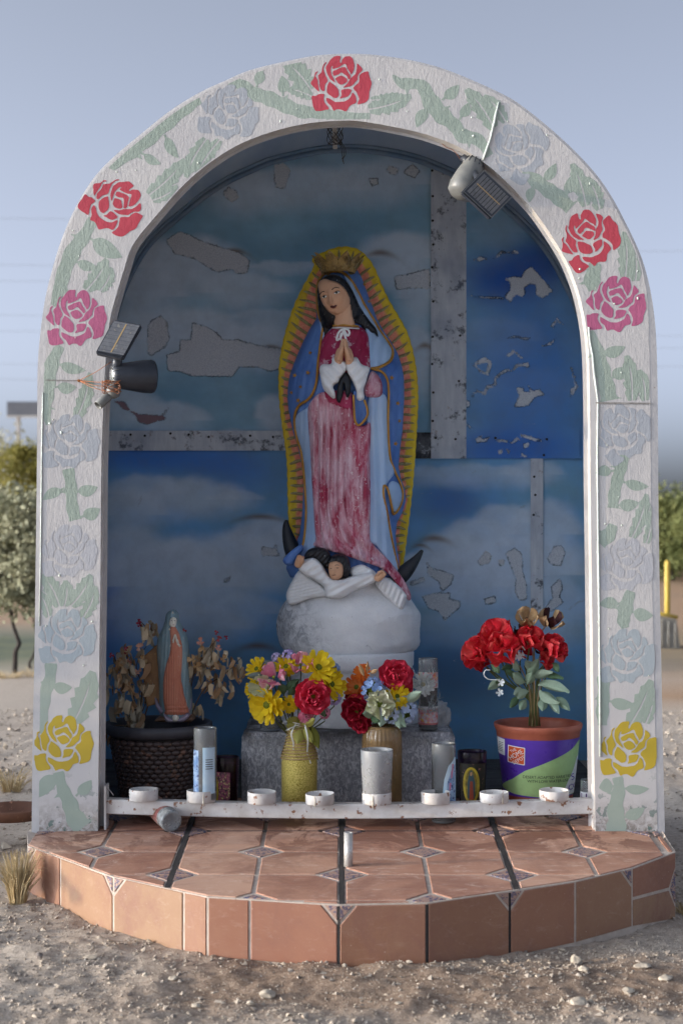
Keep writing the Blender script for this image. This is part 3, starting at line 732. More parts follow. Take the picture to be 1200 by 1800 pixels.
# curled flakes of paint standing off the edges of the bare patches
V_, F_ = [], []
for pi, p_ in enumerate(PEEL):
    if pi >= NPINK: continue
    rs_ = resample(p_, 5.0, True); n_ = len(rs_)
    for i in range(n_):
        if rng.random() > .42: continue
        a_ = np.array(rs_[i]); b_ = np.array(rs_[(i + 1) % n_]); tt_ = (b_ - a_) / (np.linalg.norm(b_ - a_) + 1e-9); nn_ = np.array((-tt_[1], tt_[0])) * (1 if inside(p_, np.array([a_[0] - tt_[1] * 2]), np.array([a_[1] + tt_[0] * 2]))[0] else -1)
        L_ = rng.uniform(2.5, 6.5); w_ = rng.uniform(1.2, 3.4); y_ = YB - .0185 - .004 * rng.random(); b0_ = len(V_)
        q1, q2, q3 = a_ - nn_ * .6, b_ - nn_ * .6, (a_ + b_) / 2 + nn_ * w_ + tt_ * rng.uniform(-2, 2)
        V_ += [P(*q1, YB - .011), P(*(a_ + (b_ - a_) * min(L_ / 5, 1)), YB - .011), P(*q3, y_), P(*((q1 + q3) / 2), YB - .0155)]; F_ += [(b0_, b0_ + 1, b0_ + 2), (b0_, b0_ + 2, b0_ + 3)]
tag(mesh('paint_flakes', V_, F_, pm('curled_flake', lin(206, 208, 206), lin(150, 168, 186), lin(90, 110, 140), scale=30, rough=.6), arch, False), kind='stuff')
# screws along the strips
SCREW = pm('dark_screw', lin(40, 38, 38), lin(70, 66, 62), rough=.5, metal=.4); SHINE = pm('bright_hole', (.8, .82, .85), rough=.4)
sV, sF = lathe_data([(.0001, 0), (.004, .0005), (.0042, .0025), (.0002, .0036)], 10)
sme = bpy.data.meshes.new('screw'); sme.from_pydata(sV, [], sF); sme.materials.append(SCREW)
for (a, b) in [(759, 300), (760, 345), (760, 388), (761, 430), (759, 470), (761, 530), (760, 592), (759, 640), (761, 690), (760, 740), (808, 590), (806, 670), (765, 770), (800, 772), (300, 762), (332, 764), (255, 766), (480, 768), (440, 766), (938, 838), (940, 870), (937, 905), (870, 770), (960, 772), (955, 800), (230, 764), (367, 768)]:
    o = link('screw', sme, arch, False); q = P(a, b, YB - .0175); o.matrix_parent_inverse = arch.matrix_basis.inverted(); o.location = q; o.rotation_euler = (R(90), 0, 0)
# barrel lining between the front ring and the back wall
t = NT('vault_lining_paint'); v = t.coord('Object'); n1 = t.noise(t.coord('Object', (1, .25, 1)), 3.2, 5, .6, .5); n2 = t.noise(v, 60, 4, .7)
geo = t.n('ShaderNodeNewGeometry'); sx = t.n('ShaderNodeSeparateXYZ'); t.l(geo.outputs['Position'], sx.inputs[0])
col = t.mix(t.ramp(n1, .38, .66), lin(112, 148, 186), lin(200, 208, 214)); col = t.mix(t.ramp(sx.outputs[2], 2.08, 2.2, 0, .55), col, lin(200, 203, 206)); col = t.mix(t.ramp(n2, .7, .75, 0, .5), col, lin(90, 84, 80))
t.set(Base_Color=col, Roughness=.45); t.bump(n1, .2, .006)
LIN = offset(OUT, -6)
extrude_line('vault_lining', LIN, YF + .016, YB + .004, t.m, seg=14)
CH = pm('channel_blue', lin(112, 140, 166), lin(146, 160, 174), lin(186, 190, 194), scale=8, rough=.5, bump=.2, bscale=50, chip=.68)
def rib(name, Y, off, rad):
    pts = [P(p[0], p[1], YF) for p in offset(OUT, off)]; pts = [Vector((p.x, Y, p.z)) for p in pts][::2]
    return tube(name, pts, rad, CH, arch, 8)
rib('frame_channel', YB - .03, -12, .009); rib('frame_channel', YB - .075, -9, .006)
# horizontal weld seams and weld beads on the front
for (a, b, c, d, w) in ((80, 668, 138, 669, .8), (1046, 708, 1143, 709, 1.3)):
    mesh('seam', [P(a, b - w, YF - .0032), P(c, d - w, YF - .0032), P(c, d + w, YF - .0032), P(a, b + w, YF - .0032)], [(0, 1, 2, 3)], pm('seam_dark', lin(120, 117, 114), lin(160, 156, 152), scale=90), arch)
BEAD = pm('weld_bead', lin(214, 226, 216), lin(200, 206, 200), scale=60, rough=.4, bump=.5, bscale=150)
bd = [(876, 179), (871, 200), (868, 215), (861, 245), (855, 262), (848, 282)]
tube('weld_bead', [P(a, b, YF - .002) for a, b in bd], [.0022, .003, .0035, .0028, .0032, .0022], BEAD, arch, 8)
tube('weld_bead', [P(a + rng.uniform(-.6, .6), b, YF - .0005) for a, b in [(1034, 575), (1036, 600), (1041, 625), (1044, 655), (1048, 690), (1050, 706), (1049, 800), (1050, 900), (1051, 1000), (1052, 1100), (1053, 1200), (1054, 1330)]], [.0022 + rng.random() * .0014 for _ in range(12)], BEAD, arch, 6)
tube('weld_bead', [P(a + rng.uniform(-.5, .5), b, YF - .0005) for a, b in [(76, 690), (75, 730), (74, 800), (73, 900), (72, 1000), (70, 1100)]], .0016, BEAD, arch, 6)
# drips and blobs of paint
bV, bF = lathe_data([(.0002, 0), (.006, .0002), (.005, .0025), (.0002, .004)], 10); bme = bpy.data.meshes.new('paint_blob'); bme.from_pydata(bV, [], bF); bme.materials.append(BEAD)
bme.polygons.foreach_set('use_smooth', [True] * len(bme.polygons))
for _ in range(42):
    i = rng.randrange(20, NA - 20); f = rng.choice([.06, .12, .3, .5, .75, .9]) + rng.uniform(-.04, .04)
    a, b = FACE_O[i], INN[i]; o = link('paint_blob', bme, arch, False); o.matrix_parent_inverse = arch.matrix_basis.inverted()
    o.location = P(a[0] + (b[0] - a[0]) * f, a[1] + (b[1] - a[1]) * f, YF - .0008); s = rng.uniform(.2, .55); o.scale = (s, s * rng.uniform(.8, 1.6), s * .8); o.rotation_euler = (R(90), 0, 0)

# ------------------------------------------------------------------ stencilled roses and vines (paint layers)
_pc = [0]
def polyface(name, polys, Y, mat, parent=arch, holes=None, th=.0003):
    V, F = [], []; _pc[0] += 1; Y = Y - .0000012 * _pc[0]
    for poly in polys:
        ar = sum(poly[i][0] * poly[(i + 1) % len(poly)][1] - poly[(i + 1) % len(poly)][0] * poly[i][1] for i in range(len(poly)))
        if ar > 0: poly = poly[::-1]
        vs = [Vector(p) for p in poly]; n = len(vs)
        try: r = delaunay_2d_cdt(vs, [], [list(range(n))], 1, 1e-5)
        except Exception: continue
        b0 = len(V); V += [P(p[0], p[1], Y) for p in r[0]]
        for f in r[2]:
            a, b, c = f; aa = (r[0][b] - r[0][a]).cross(r[0][c] - r[0][a])
            F.append(tuple(b0 + q for q in (f if aa < 0 else f[::-1])))
        b1 = len(V); V += [P(p[0], p[1], Y) for p in poly] + [P(p[0], p[1], Y + th) for p in poly]
        for i in range(n): F.append((b1 + i, b1 + (i + 1) % n, b1 + n + (i + 1) % n, b1 + n + i))
    return mesh(name, V, F, mat, parent, smooth=False)
PET = [
 [(440, 200), (480, 165), (540, 150), (585, 160), (575, 240), (590, 260), (600, 250), (620, 200), (680, 155), (740, 165), (775, 200), (800, 290), (795, 370), (755, 440), (735, 410), (700, 360), (655, 275), (580, 320), (470, 355), (470, 310), (445, 330), (435, 400), (460, 470), (505, 560), (450, 530), (410, 490), (375, 420), (362, 350), (375, 290), (410, 245)],
 [(470, 400), (520, 365), (645, 325), (690, 390), (730, 450), (725, 495), (705, 505), (660, 450), (600, 405), (550, 440), (490, 455), (475, 440)],
 [(510, 490), (590, 450), (650, 475), (690, 520), (670, 560), (600, 590), (550, 570), (515, 520)],
 [(835, 275), (885, 310), (915, 360), (900, 390), (860, 430), (840, 490), (835, 525), (780, 580), (720, 620), (630, 630), (690, 570), (740, 490), (800, 440), (825, 370)],
 [(880, 430), (930, 400), (1005, 385), (1015, 450), (1055, 560), (1050, 610), (1025, 690), (1010, 800), (960, 860), (845, 890), (860, 820), (850, 760), (810, 690), (775, 645), (810, 590), (860, 550), (865, 480)],
 [(355, 250), (367, 258), (335, 310), (335, 380), (360, 450), (390, 510), (385, 540), (355, 590), (340, 685), (290, 660), (270, 600), (265, 530), (245, 465), (270, 430), (300, 390), (320, 300)],
 [(205, 410), (245, 395), (210, 450), (235, 510), (250, 600), (265, 690), (190, 630), (135, 570), (175, 510), (195, 460)],
 [(420, 545), (480, 585), (545, 650), (560, 700), (555, 760), (530, 785), (480, 785), (410, 740), (375, 690), (380, 620), (400, 570)],
 [(605, 670), (740, 660), (735, 720), (700, 765), (640, 785), (580, 800), (600, 750)],
 [(365, 790), (410, 800), (500, 845), (590, 850), (670, 830), (730, 785), (765, 705), (800, 735), (825, 800), (820, 860), (740, 900), (670, 995), (590, 965), (530, 965), (480, 985), (440, 910), (380, 860)],
 [(155, 765), (210, 760), (260, 730), (340, 735), (330, 800), (350, 860), (410, 950), (340, 975), (270, 990), (210, 980), (180, 930), (165, 850)]]
RED = paint('red_stencil', lin(186, 70, 84), lin(172, 60, 74), .3, False, lin(194, 102, 110)); MAG = paint('magenta_stencil', lin(180, 98, 132), lin(166, 86, 120), .3, False, lin(192, 128, 154))
GRY = paint('grey_blue_stencil', lin(168, 172, 178), lin(157, 162, 170), .3, False, lin(184, 186, 189)); LAV = paint('lavender_stencil', lin(180, 180, 184), lin(171, 173, 179), .3, False, lin(204, 201, 205)); PBL = paint('pale_teal_stencil', lin(166, 174, 178), lin(155, 166, 173), .25, False, lin(198, 202, 202)); YEL = paint('yellow_stencil', lin(188, 164, 54), lin(174, 150, 50), .12, False, lin(184, 164, 90)); GRN = paint('sage_stencil', lin(158, 170, 160), lin(144, 158, 147), .45, False, lin(174, 182, 176))
TAN = paint('tan_outline', lin(206, 186, 160), lin(210, 200, 186), .2, False)
def clip_face(x, y):   # keep paint on the sheet
    return x, y
def rose(cx, cy, rot, s, mat, label, outline=None):
    c, sn = math.cos(R(rot)), math.sin(R(rot)); polys = []
    for p in PET:
        q = []
        for x, y in p:
            dx, dy = (x - 600) / 8.571 * s, (y - 570) / 8.571 * s
            q.append((cx + dx * c - dy * sn, cy + dx * sn + dy * c))
        q = catmull(q, 3, True); jx = rng.uniform(0, 50); q = [(a + 1.1 * float(vnoise(a * .13 + jx, b * .13)) , b + 1.1 * float(vnoise(a * .13 - jx, b * .13 + 9))) for a, b in q]
        j = rng.uniform(.97, 1.02); mx_ = sum(a for a, b in q) / len(q); my = sum(b for a, b in q) / len(q)
        q = [(mx_ + (a - mx_) * j, my + (b - my) * j) for a, b in q]
        if cx < 300 and cy > 500: q = [(max(a, np.interp(b, [480, 620, 1470], [88, 77, 67]) - 8), b) for a, b in q]
        if cx > 900 and cy > 500: q = [(min(a, np.interp(b, [480, 620, 1470], [1131, 1140, 1156])), b) for a, b in q]
        polys.append(q)
    if outline:
        for p in PET[:1]: pass
    o = polyface('painted_rose', polys, YF - .00055, mat); o['label'] = label; return o
rose(600, 146.5, 0, 1, RED, 'red rose at the crown of the arch'); rose(203, 362, 45, 1, RED, 'red rose on the left shoulder of the arch'); rose(135, 558.5, 0, 1, MAG, 'magenta rose on the left'); rose(404, 197, 15, .98, GRY, 'faded grey rose left of the crown')
rose(913, 262, -48, .97, GRY, 'faded blue-grey rose right of the crown'); rose(1036, 418, -25, 1, RED, 'red rose on the right shoulder'); rose(1083, 534, 4, 1, MAG, 'magenta rose on the right'); rose(124, 775, 0, .97, GRY, 'grey-blue rose on the left leg'); rose(122, 968, 0, .94, LAV, 'nearly white rose on the left leg'); rose(119, 1118, 0, .97, PBL, 'pale teal rose on the left leg'); rose(112, 1306, 0, 1, YEL, 'yellow rose on the left leg')
rose(1096, 758, -28, .97, GRY, 'grey-blue rose on the right leg'); rose(1101, 992, 0, .94, LAV, 'nearly white rose on the right leg'); rose(1102, 1153, 0, .97, PBL, 'pale teal rose on the right leg'); rose(1105, 1316, 2, .98, YEL, 'yellow rose on the right leg')
OUTA = np.array(FACE_O); INNA = np.array(INN)
def limx(x, y):
    if y > 560:
        lo = np.interp(y, [480, 620, 1470], [88, 78, 68]); hi = np.interp(y, [480, 620, 1470], [1130, 1139, 1155])
        lo2 = np.interp(y, [560, 700, 1470], [192, 181, 171]); hi2 = np.interp(y, [560, 700, 1470], [1028, 1037, 1047])
        return (min(max(x, lo), lo2) if x < 600 else min(max(x, hi2), hi), y)
    q = np.array((x, y)); i = int(np.argmin(((OUTA - q) ** 2).sum(1))); k = int(np.argmin(((INNA - q) ** 2).sum(1)))
    do = math.dist(OUTA[i], q); di = math.dist(INNA[k], q); w = math.dist(OUTA[i], INNA[int(np.argmin(((INNA - OUTA[i]) ** 2).sum(1)))])
    if di > w - 3.0 and do < di: e = OUTA[i] + (INNA[int(np.argmin(((INNA - OUTA[i]) ** 2).sum(1)))] - OUTA[i]) * 3.2 / w; return (float(e[0]), float(e[1]))
    if do > w - 2.0 and di < do: e = INNA[k] + (OUTA[int(np.argmin(((OUTA - INNA[k]) ** 2).sum(1)))] - INNA[k]) * 2.2 / w; return (float(e[0]), float(e[1]))
    return (x, y)
def vine(*pts):
    p = catmull([q[:2] + (q[2],) for q in pts], 5); L, Rr = [], []
    for i, q in enumerate(p):
        a = p[max(i - 1, 0)]; b = p[min(i + 1, len(p) - 1)]; dx, dy = b[0] - a[0], b[1] - a[1]; d = math.hypot(dx, dy) + 1e-9
        w = q[2] / 2 * 1.14 * (1 + .10 * math.sin(i * 1.3)); L.append(limx(q[0] - dy / d * w, q[1] + dx / d * w)); Rr.append(limx(q[0] + dy / d * w, q[1] - dx / d * w))
        if i % 13 == 6 and w > 7:   # thorn
            k = 1 if (i // 13) % 2 else -1; tp = limx(q[0] + k * dy / d * (w + 9) + dx / d * 5, q[1] - k * dx / d * (w + 9) + dy / d * 5)
            (Rr if k > 0 else L).append(tp)
    polyface('painted_vine', [L + Rr[::-1]], YF - .0002, GRN)
def leaf2(b, tp, w, stalk=6):
    w = w * 1.15
    ax = np.array(tp, float) - np.array(b, float); Ln = np.linalg.norm(ax); ax /= Ln; nn = np.array((-ax[1], ax[0])); A, B = [], []
    for k in range(11):
        u = k / 10; ww = max(w / 2 * (math.sin(math.pi * u ** .75)) ** .8, 1.8 if u < .5 else .3) if 0 < u < 1 else (1.8 if u == 0 else .3)
        cpt = np.array(b) + ax * Ln * u + nn * 2.5 * math.sin(u * 3)
        A.append(limx(*(cpt + nn * ww))); B.append(limx(*(cpt - nn * ww)))
    st = np.array(b) - ax * stalk
    polyface('painted_leaf', [[tuple(st + nn * 2)] + A + B[::-1] + [tuple(st - nn * 2)]], YF - .00025, GRN)
def saw(b, tp, w, gap=1.4):
    w = w * 1.18
    ax = np.array(tp, float) - np.array(b, float); Ln = np.linalg.norm(ax); ax /= Ln; nn = np.array((-ax[1], ax[0])); polys = []
    for s in (1, -1):
        edge, mid = [], []
        N = 5
        for k in range(N + 1):
            u = k / N; ww = w / 2 * (math.sin(math.pi * min(u * .86 + .10, 1))) ** .7
            bow = nn * 4 * math.sin(u * 3)
            c0 = np.array(b) + ax * Ln * u + bow
            edge.append(limx(*(c0 + nn * s * ww)))
            if k < N and k > 0: edge.append(limx(*(c0 + ax * Ln * .05 + nn * s * ww * .70)))
            mid.append(limx(*(c0 + nn * s * (gap if u < .8 else 0))))
        polys.append(edge + mid[::-1])
    polyface('painted_leaf', polys, YF - .00025, GRN)
vine((400, 139, 13), (425, 150, 18), (448, 165, 20), (470, 172, 22), (500, 185, 22), (530, 196, 20), (560, 198, 18), (600, 203, 13), (650, 204, 9))
vine((196, 296, 9), (225, 268, 26), (255, 245, 27), (290, 215, 27), (325, 190, 21), (350, 174, 16)); vine((165, 385, 16), (148, 415, 20), (130, 440, 24), (112, 480, 22), (105, 510, 22), (90, 535, 20)); vine((107, 608, 12), (94, 633, 20), (87, 667, 20), (83, 693, 22), (80, 720, 18), (86, 746, 8)); vine((120, 824, 17), (125, 853, 18), (127, 887, 18), (133, 914, 20)); vine((90, 1166, 18), (88, 1195, 18), (77, 1225, 22), (72, 1260, 22), (70, 1290, 14)); vine((103, 1357, 16), (110, 1385, 18), (122, 1410, 23), (131, 1435, 27), (146, 1455, 34))
vine((690, 132, 3), (706, 146, 16), (740, 150, 18), (756, 178, 26), (776, 202, 26), (798, 220, 20), (812, 238, 22), (840, 246, 18), (860, 274, 12)); vine((918, 302, 10), (936, 314, 20), (960, 332, 22), (980, 346, 24), (1002, 366, 20)); vine((1046, 462, 16), (1040, 490, 26), (1040, 512, 12)); vine((1036, 582, 10), (1048, 612, 18), (1056, 645, 24), (1064, 675, 24), (1070, 704, 28)); vine((1099, 797, 13), (1092, 817, 18), (1085, 840, 18), (1079, 867, 18), (1076, 893, 16)); vine((1077, 922, 12), (1070, 938, 22), (1054, 956, 18)); vine((1108, 1039, 13), (1100, 1064, 22), (1095, 1089, 20), (1098, 1104, 12)); vine((1060, 1189, 20), (1060, 1220, 18), (1058, 1247, 20), (1058, 1275, 14)); vine((1084, 1366, 15), (1087, 1387, 18), (1081, 1420, 24), (1083, 1447, 28), (1079, 1468, 34))
for b, tp, w in [((452, 148), (457, 119), 16), ((497, 163), (495, 133), 18), ((292, 242), (314, 278), 16), ((254, 272), (283, 288), 14), ((164, 422), (215, 452), 26), ((137, 461), (172, 470), 16), ((107, 641), (151, 651), 17), ((102, 680), (135, 680), 18), ((108, 861), (75, 879), 16), ((138, 864), (172, 856), 18), ((147, 907), (176, 894), 20), ((95, 1207), (127, 1208), 18), ((97, 1363), (68, 1402), 24), ((138, 1395), (161, 1371), 18), ((781, 172), (806, 149), 18), ((750, 192), (732, 224), 18), ((810, 205), (823, 180), 16), ((957, 316), (976, 287), 16), ((996, 340), (1003, 309), 18), ((1061, 622), (1098, 609), 18), ((1076, 663), (1098, 645), 20), ((1073, 828), (1046, 832), 17), ((1099, 848), (1139, 855), 16), ((1088, 888), (1122, 883), 19), ((1085, 1061), (1052, 1063), 18), ((1113, 1076), (1147, 1082), 20), ((1073, 1233), (1115, 1239), 18), ((1099, 1386), (1140, 1386), 15), ((1098, 1436), (1132, 1420), 18), ((1076, 1382), (1052, 1385), 22), ((936, 330), (930, 356), 14)]: leaf2(b, tp, w)
for b, tp, w in [((546, 158), (500, 108), 38), ((548, 170), (505, 158), 22), ((648, 192), (722, 168), 30), ((652, 176), (700, 164), 18), ((262, 343), (325, 280), 30), ((268, 352), (312, 326), 20), ((363, 244), (327, 312), 26), ((386, 246), (345, 312), 22), ((152, 510), (188, 455), 30), ((176, 512), (196, 470), 22), ((135, 736), (158, 655), 26), ((105, 1065), (74, 1010), 30), ((125, 1065), (160, 1010), 30), ((113, 1066), (115, 1020), 26), ((86, 1084), (66, 1040), 22), ((146, 1086), (168, 1030), 24), ((130, 1270), (163, 1180), 42), ((868, 225), (818, 157), 32), ((888, 214), (850, 168), 22), ((1029, 362), (1004, 288), 28), ((1053, 368), (1031, 312), 26), ((1098, 487), (1096, 407), 30), ((1116, 494), (1112, 432), 26), ((1110, 704), (1100, 625), 28), ((1133, 704), (1122, 650), 24), ((1110, 945), (1135, 868), 24), ((1135, 955), (1145, 890), 20), ((1106, 1275), (1143, 1195), 34), ((1134, 1272), (1148, 1210), 20)]: saw(b, tp, w)
# floor of the niche behind the tiles
box('niche_floor', (0, 4.93, slab_z(4.6) - .012), (1.56, .74, .03), pm('dusty_floor', lin(96, 92, 90), lin(70, 66, 64), lin(126, 118, 110), scale=12, rough=.9, bump=.5, bscale=40, stretch=(.4, 2, 1)), arch)
# hook and tangled wire hanging from the crown of the vault
hk = thing('wire_tangle', P(588, 240, 4.30), 'tangle of dark wire on a bracket at the top of the niche', 'wire')
WIRE = pm('black_wire', lin(36, 34, 34), lin(60, 54, 50), rough=.6); BRK = pm('grey_bracket', lin(150, 150, 150), lin(120, 118, 116), rough=.5, metal=.5)
mesh('bracket', [P(584, 214, 4.262), P(592, 214, 4.262), P(593, 262, 4.30), P(585, 262, 4.30), P(584, 214, 4.268), P(592, 214, 4.268), P(593, 262, 4.306), P(585, 262, 4.306)], [(3, 2, 1, 0), (4, 5, 6, 7), (0, 1, 5, 4), (1, 2, 6, 5), (2, 3, 7, 6), (3, 0, 4, 7)], BRK, hk, False)
w = [P(575, 222, 4.27)]
for k in range(46): w.append(P(588 + 13 * math.sin(k * .9) + rng.uniform(-2, 2), 236 + 17 * math.cos(k * .71) + rng.uniform(-2, 2), 4.285 + .012 * math.sin(k)))
tube('loop', [Vector(p) for p in catmull([tuple(q) for q in w], 3)], .0011, WIRE, hk, 5)
for k in range(3): tube('strand', [Vector(p) for p in catmull([tuple(P(590 + k * 2, 245, 4.285)), tuple(P(599 + 3 * k, 258, 4.29)), tuple(P(601 + k * 3, 272, 4.3)), tuple(P(604 - k * 2, 288 - 4 * k, 4.3))], 4)], .0009, WIRE, hk, 5)
# ------------------------------------------------------------------ relief sculpting: traced outline, real depth
def relief(name, poly, ys, mat, parent, step=3.0, rr=6.0, rh=.008, fold=None, skirt=.02, off=0.0, smooth=2, back=False, attrs=None):
    if smooth: poly = catmull(poly, 4, True)
    poly = resample(poly, step, True); n = len(poly); pa = np.array(poly)
    gx = np.arange(pa[:, 0].min(), pa[:, 0].max() + step, step); gy = np.arange(pa[:, 1].min(), pa[:, 1].max() + step, step)
    X, Y = np.meshgrid(gx, gy); X = (X + (np.arange(len(gy)) % 2)[:, None] * step / 2).ravel(); Y = Y.ravel()
    k = inside(poly, X, Y); X, Y = X[k], Y[k]
    if len(X): k = edist(poly, X, Y) > step * .55; X, Y = X[k], Y[k]
    vs = [Vector(p) for p in poly] + [Vector((a, b)) for a, b in zip(X, Y)]
    r = delaunay_2d_cdt(vs, [(i, (i + 1) % n) for i in range(n)], [list(range(n))], 1, 1e-5)
    q = np.array([v[:] for v in r[0]]); px, py = q[:, 0], q[:, 1]
    d = edist(poly, px, py); tt = np.clip(d / rr, 0, 1)
    Yd = ys(px, py) - off - rh * np.sqrt(np.clip(1 - (1 - tt) ** 2, 0, 1))
    if fold is not None: Yd = Yd - fold(px, py) * np.clip(d / (rr * .7), 0.0, 1)
    V = np.stack([(px - 600) / FPX * Yd, Yd, CAM_Z + (900 - py) / FPX * Yd], -1)
    F = []; cnt = {}
    for f in r[2]:
        a, b, c = f; s = (q[b] - q[a])[0] * (q[c] - q[a])[1] - (q[b] - q[a])[1] * (q[c] - q[a])[0]
        f = (a, b, c) if s < 0 else (a, c, b); F.append(f)
        for e in ((f[0], f[1]), (f[1], f[2]), (f[2], f[0])): cnt[e] = 1
    V = list(map(tuple, V)); m0 = {}
    def bk(i):
        if i not in m0: m0[i] = len(V); V.append((V[i][0], V[i][1] + skirt, V[i][2]))
        return m0[i]
    for (a, b) in list(cnt):
        if (b, a) not in cnt: F.append((b, a, bk(a), bk(b)))
    o = mesh(name, V, F, mat, parent)
    if attrs:
        al = np.array(V); nb = len(px); ppx = np.concatenate([px, np.array([px[i] for i in m0])]); ppy = np.concatenate([py, np.array([py[i] for i in m0])])
        attrs(o, ppx, ppy)
    return o
def capsule_chain(pts, rad, n=10): 
    P2 = [Vector(p) for p in pts]; e0 = (P2[0] - P2[1]).normalized(); e1 = (P2[-1] - P2[-2]).normalized()
    pp = [P2[0] + e0 * rad[0] * .9, P2[0] + e0 * rad[0] * .55] + P2 + [P2[-1] + e1 * rad[-1] * .55, P2[-1] + e1 * rad[-1] * .9]
    rr = [rad[0] * .25, rad[0] * .8] + list(rad) + [rad[-1] * .8, rad[-1] * .25]
    return tube_data(pp, rr, n)

def worn(name, c1, c2, c3, scale=14, chips=.64, cs=70, rough=.55, bump=.25, stretch=(1, 1, .45), dist=.5):
    t = NT(name); v = t.coord('Object', stretch); v2 = t.coord('Object')
    n1 = t.noise(v, scale, 5, .65, dist); n2 = t.noise(v2, cs, 4, .7); n3 = t.noise(v2, 9, 3)
    col = t.mix(t.ramp(n1, .35, .65), c1, c2)
    col = t.mix(t.math('MULTIPLY', t.ramp(n2, chips, chips + .05), t.ramp(n3, .35, .6)), col, c3)
    t.set(Base_Color=col, Roughness=t.ramp(n1, .3, .7, rough - .1, rough + .1), Specular_IOR_Level=.35)
    t.bump(t.math('ADD', n2, n1), bump, .003); return t.m
BLUE = worn('mantle_blue', lin(74, 112, 182), lin(108, 146, 206), lin(150, 178, 216), scale=12, chips=.66); LBLUE = worn('lining_blue', lin(178, 204, 234), lin(160, 190, 228), lin(130, 164, 214), scale=10, chips=.72)
CRIM = worn('crimson_dress', lin(146, 18, 62), lin(176, 60, 100), lin(214, 190, 200), scale=16, chips=.56, cs=34, stretch=(1, 1, .3)); CRIM2 = None
t = NT('worn_dress'); v = t.coord('Object', (1.5, 1, .34)); v2 = t.coord('Object', (1, 1, .6)); n1 = t.noise(v, 26, 6, .7, .6); n2 = t.noise(v2, 9, 4, .65, 1.0); n3 = t.noise(t.coord('Object'), 90, 3, .7)
col = t.mix(t.ramp(n1, .3, .7), lin(150, 26, 62), lin(198, 92, 122)); w_ = t.math('ADD', t.math('MULTIPLY', n1, .55), t.math('MULTIPLY', n2, .55)); col = t.mix(t.ramp(w_, .46, .64, 0, .92), col, lin(218, 190, 202)); col = t.mix(t.ramp(n3, .61, .66, 0, .75), col, lin(230, 220, 224))
t.set(Base_Color=col, Roughness=.55, Specular_IOR_Level=.35); t.bump(t.math('ADD', n1, n3), .3, .003); CRIM2 = t.m
GOLD = worn('gold_trim', lin(196, 146, 62), lin(160, 112, 44), lin(110, 84, 50), scale=40, rough=.45); SKIN = worn('painted_skin', lin(214, 170, 138), lin(202, 154, 122), lin(216, 180, 152), scale=14, chips=.75, bump=.08); HAIR = worn('black_hair', lin(20, 22, 28), lin(34, 36, 42), lin(196, 200, 204), scale=40, chips=.655, cs=95, rough=.35, stretch=(2, 1, .5))
CUFF = worn('white_plaster', lin(234, 235, 236), lin(222, 224, 226), lin(190, 192, 196), scale=9, chips=.72); PLAST = None
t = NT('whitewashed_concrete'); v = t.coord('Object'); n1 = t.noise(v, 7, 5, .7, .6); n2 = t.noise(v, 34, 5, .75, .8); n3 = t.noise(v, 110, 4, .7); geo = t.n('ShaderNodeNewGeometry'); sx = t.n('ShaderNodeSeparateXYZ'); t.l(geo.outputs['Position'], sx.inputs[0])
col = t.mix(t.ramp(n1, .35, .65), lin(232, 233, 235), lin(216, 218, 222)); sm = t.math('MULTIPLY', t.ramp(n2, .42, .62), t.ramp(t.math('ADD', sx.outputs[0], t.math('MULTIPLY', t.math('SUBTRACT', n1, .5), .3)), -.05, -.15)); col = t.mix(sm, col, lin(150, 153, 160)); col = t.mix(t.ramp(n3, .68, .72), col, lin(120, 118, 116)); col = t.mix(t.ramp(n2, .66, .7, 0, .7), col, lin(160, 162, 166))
t.set(Base_Color=col, Roughness=.8, Specular_IOR_Level=.25); t.bump(t.math('ADD', n2, t.math('MULTIPLY', n3, .6)), .7, .006); PLAST = t.m; BLACK = worn('black_enamel', lin(26, 30, 36), lin(44, 48, 54), lin(90, 92, 96), scale=30, chips=.68, cs=110, rough=.4, bump=.3)
LIPS = pm('lip_paint', lin(120, 66, 58), lin(110, 56, 50)); EYEW = pm('eye_white', lin(226, 224, 218)); IRIS = pm('eye_dark', lin(26, 22, 22)); BROW = pm('brow_dark', lin(38, 28, 26)); RAYM = worn('ray_bronze', lin(176, 166, 118), lin(132, 118, 74), lin(204, 196, 150), scale=50, chips=.6, cs=120); CROWN = worn('crown_gold', lin(172, 142, 84), lin(104, 84, 50), lin(196, 172, 112), scale=40, chips=.62, cs=80, rough=.45, stretch=(1, 1, 1), bump=.5)

# ------------------------------------------------------------------ large statue
statue = thing('robed_statue', (0.02, 4.82, 0.39), 'tall painted statue of a praying woman in a blue mantle with yellow rays', 'statue')
oy = [470, 475, 485, 500, 520, 540, 560, 580, 600, 620, 640, 660, 680, 700, 720, 740, 760, 780, 800, 820, 840, 860, 880, 900, 920, 940, 960, 980, 1000, 1015]
ol = [582, 575, 565, 557, 555, 556, 556, 543, 533, 524, 516, 509, 506, 505, 507, 511, 515, 522, 527, 531, 533, 533, 532, 531, 529, 526, 518, 506, 503, 510]
orr = [620, 628, 634, 640, 647, 655, 662, 673, 687, 698, 705, 709, 710, 710, 709, 708, 707, 704, 702, 700, 704, 711, 713, 707, 697, 695, 697, 700, 702, 704]
od = [.05, .06, .08, .105, .12, .12, .12, .125, .135, .15, .165, .175, .18, .175, .17, .165, .16, .16, .16, .16, .16, .165, .165, .165, .165, .165, .165, .165, .165, .165]
def body(px, py, pad=1.06):
    l = np.interp(py, oy, ol); r = np.interp(py, oy, orr); m = (l + r) / 2; h = (r - l) / 2 * pad; D = np.interp(py, oy, od)
    u = np.clip(np.abs(px - m) / h, 0, .985); return 4.87 - D * (1 - u ** 2.3) ** .55
